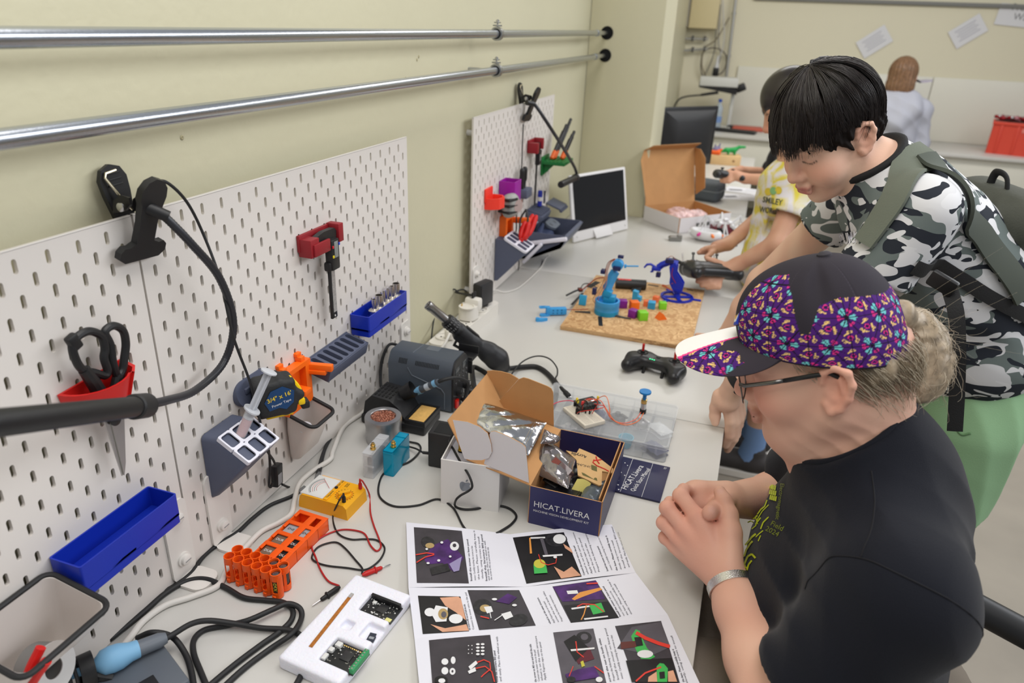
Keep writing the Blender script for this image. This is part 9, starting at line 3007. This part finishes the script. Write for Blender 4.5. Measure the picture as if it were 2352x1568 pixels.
B().cyl((0,0,0),a-b2,.013,n=14).out('pipe',galv2,t)
for s in(.25,.75):
 B().cyl((a-b2)*s-Vector((0,0,.01)),(a-b2)*s+Vector((0,0,.01)),.019,n=14).out('clamp',galv2,t)
loops=[[(1648,0),(1645,60),(1640,120),(1622,165),(1612,178)],[(1655,10),(1650,90),(1655,130),(1640,170)],[(1612,125),(1610,160),(1622,180),(1660,165),(1668,130),(1650,112),(1625,112),(1612,125)],[(1675,40),(1645,90),(1618,112),(1612,150),(1622,176)],[(1660,0),(1662,100),(1640,155),(1634,180)]]
nmz=['leftmost grey','second grey','coiled dark','slanting dark','pale right-hand']
for k,lp in enumerate(loops):
 cable('wall_cable',nmz[k]+' loose cable on the wall beside the cream cabinet',[yp(x,y,6.41-.004*k)for x,y in lp],.0055,mat('wall_cable_%d'%k,[(.2,.19,.16),(.3,.29,.27),(.12,.1,.08),(.2,.16,.1),(.55,.54,.52)][k],.6),6)
p=yp(1644,165,6.36)
t=thing('wall_plug','black plug hanging on the cables above the visualiser','plug',p)
B().box((0,0,0),(.05,.04,.07),.008).cyl((0,0,.03),(0,0,.08),.012,n=10).out('plug_body',black_plastic,t)
B().lathe([(.022,0),(.012,.05),(.006,.1)],12,TR((0,0,.035))).out('cable_boot',mat('boot_white',(.6,.6,.6),.5),t)
for k,(c,rot_,lab)in enumerate((((2008,96),-38,'white sheet pinned aslant on the back wall left of the other'),((2223,72),-38,'white sheet pinned aslant on the back wall near the sign'))):
 p=yp(*c,6.452)
 t=thing('wall_sheet',lab,'paper',p,rot=(R(90),R(rot_),0))
 B().box((0,0,.001),(.24,.155,.0015)).out('sheet',mat('sheet_white',srgb(222,222,226),.6),t)
 for q2 in range(5):
  B().box((.0,.045-.02*q2,.0025),(.16-.03*(q2%2),.006,.0004)).out('printed_line',mat('sheet_ink',(.42,.42,.48),.6),t)
p=yp(2356,38,6.452)
t=thing('wall_sign','white sign lettered Project Wall at the top right of the back wall','sign',p,rot=(R(90),R(4),0))
B().box((0,0,.001),(.40,.155,.0015)).out('sheet',mat('sheet_white',(0,0,0)),t)
lettering('Project\nWall',.066,mat('sign_ink',(.16,.16,.17),.6),t,TR((-.02,.024,.0025)))
p0_,p1_=tb(2258,342),tb(2330,360)
t=thing('red_crate','red plastic crate with a bow of ribbons on the back desk','crate',((2.63),6.02,T),R(-14))
rc_m=mat('crate_red',srgb(216,74,56),.45)
w,d,h=.34,.22,.24
b=B().ring(rrect(w,d,.01,3),rrect(w-.012,d-.012,.008,3),.0,h).prism(rrect(w-.004,d-.004,.01,3),0,.006)
b.out('crate_body',rc_m,t)
for x in(-.11,0,.11):
 B().box((x,-d/2-.003,h/2),(.02,.008,h-.02),.003).out('rib',rc_m,t)
B().box((0,-d/2-.004,h-.012),(w+.012,.012,.024),.004).box((0,d/2+.004,h-.012),(w+.012,.012,.024),.004).out('rim',rc_m,t)
B().box((.07,-d/2-.0035,h*.78),(.09,.002,.03)).out('label',mat('crate_label',srgb(226,130,120),.5),t)
for k in range(12):
 a=lr.random()*6.28
 s=thing('crumpled_wrapping',['crumpled dark red wrapping on the red crate','crumpled silver wrapping on the red crate','crumpled pink wrapping on the red crate'][k%3]+', '+['far left','left','left of centre','centre left','centre','centre right','right of centre','right','far right','rear left','rear middle','rear right'][k],'wrapping',(2.63-.13+.024*k+(.0 if k<9 else-.15),6.02+(.03 if k<9 else.09)*(lr.random()-.3),T+h+.002),a,'crumpled wrappings heaped on the red crate')
 F().ell((0,0,.018),(.028,.02,.018),.005).cap((.02,0,.02),(.05,0,.028),.006,.014,.006).cap((-.02,0,.02),(-.05,0,.026),.006,.014,.006).build('wrapper',.006,(mat('foil_red',srgb(150,30,40),.25,.5),mat('foil_silver',(.6,.6,.62),.2,.8),mat('foil_pink',srgb(190,130,140),.2,.3))[k%3],s)
B().box((0,0,h-.006),(w-.014,d-.014,.008)).out('filling',mat('crate_fill',srgb(120,50,50),.6),t)
for k,(x,w_)in enumerate(((2.75,.5),(3.3,.45))):
 s=thing('storage_crate',['dark storage crate under the back desk below the red crate','dark storage crate under the back desk at the far right'][k],'crate',(x,6.05,0))
 B().box((0,0,.17),(w_,.4,.34),.02).out('crate_body',mat('crate_dark',(.02,.02,.022),.6),s)
 B().box((0,0,.35),(w_+.03,.42,.03),.008).out('lid',mat('crate_dark',(0,0,0)),s)
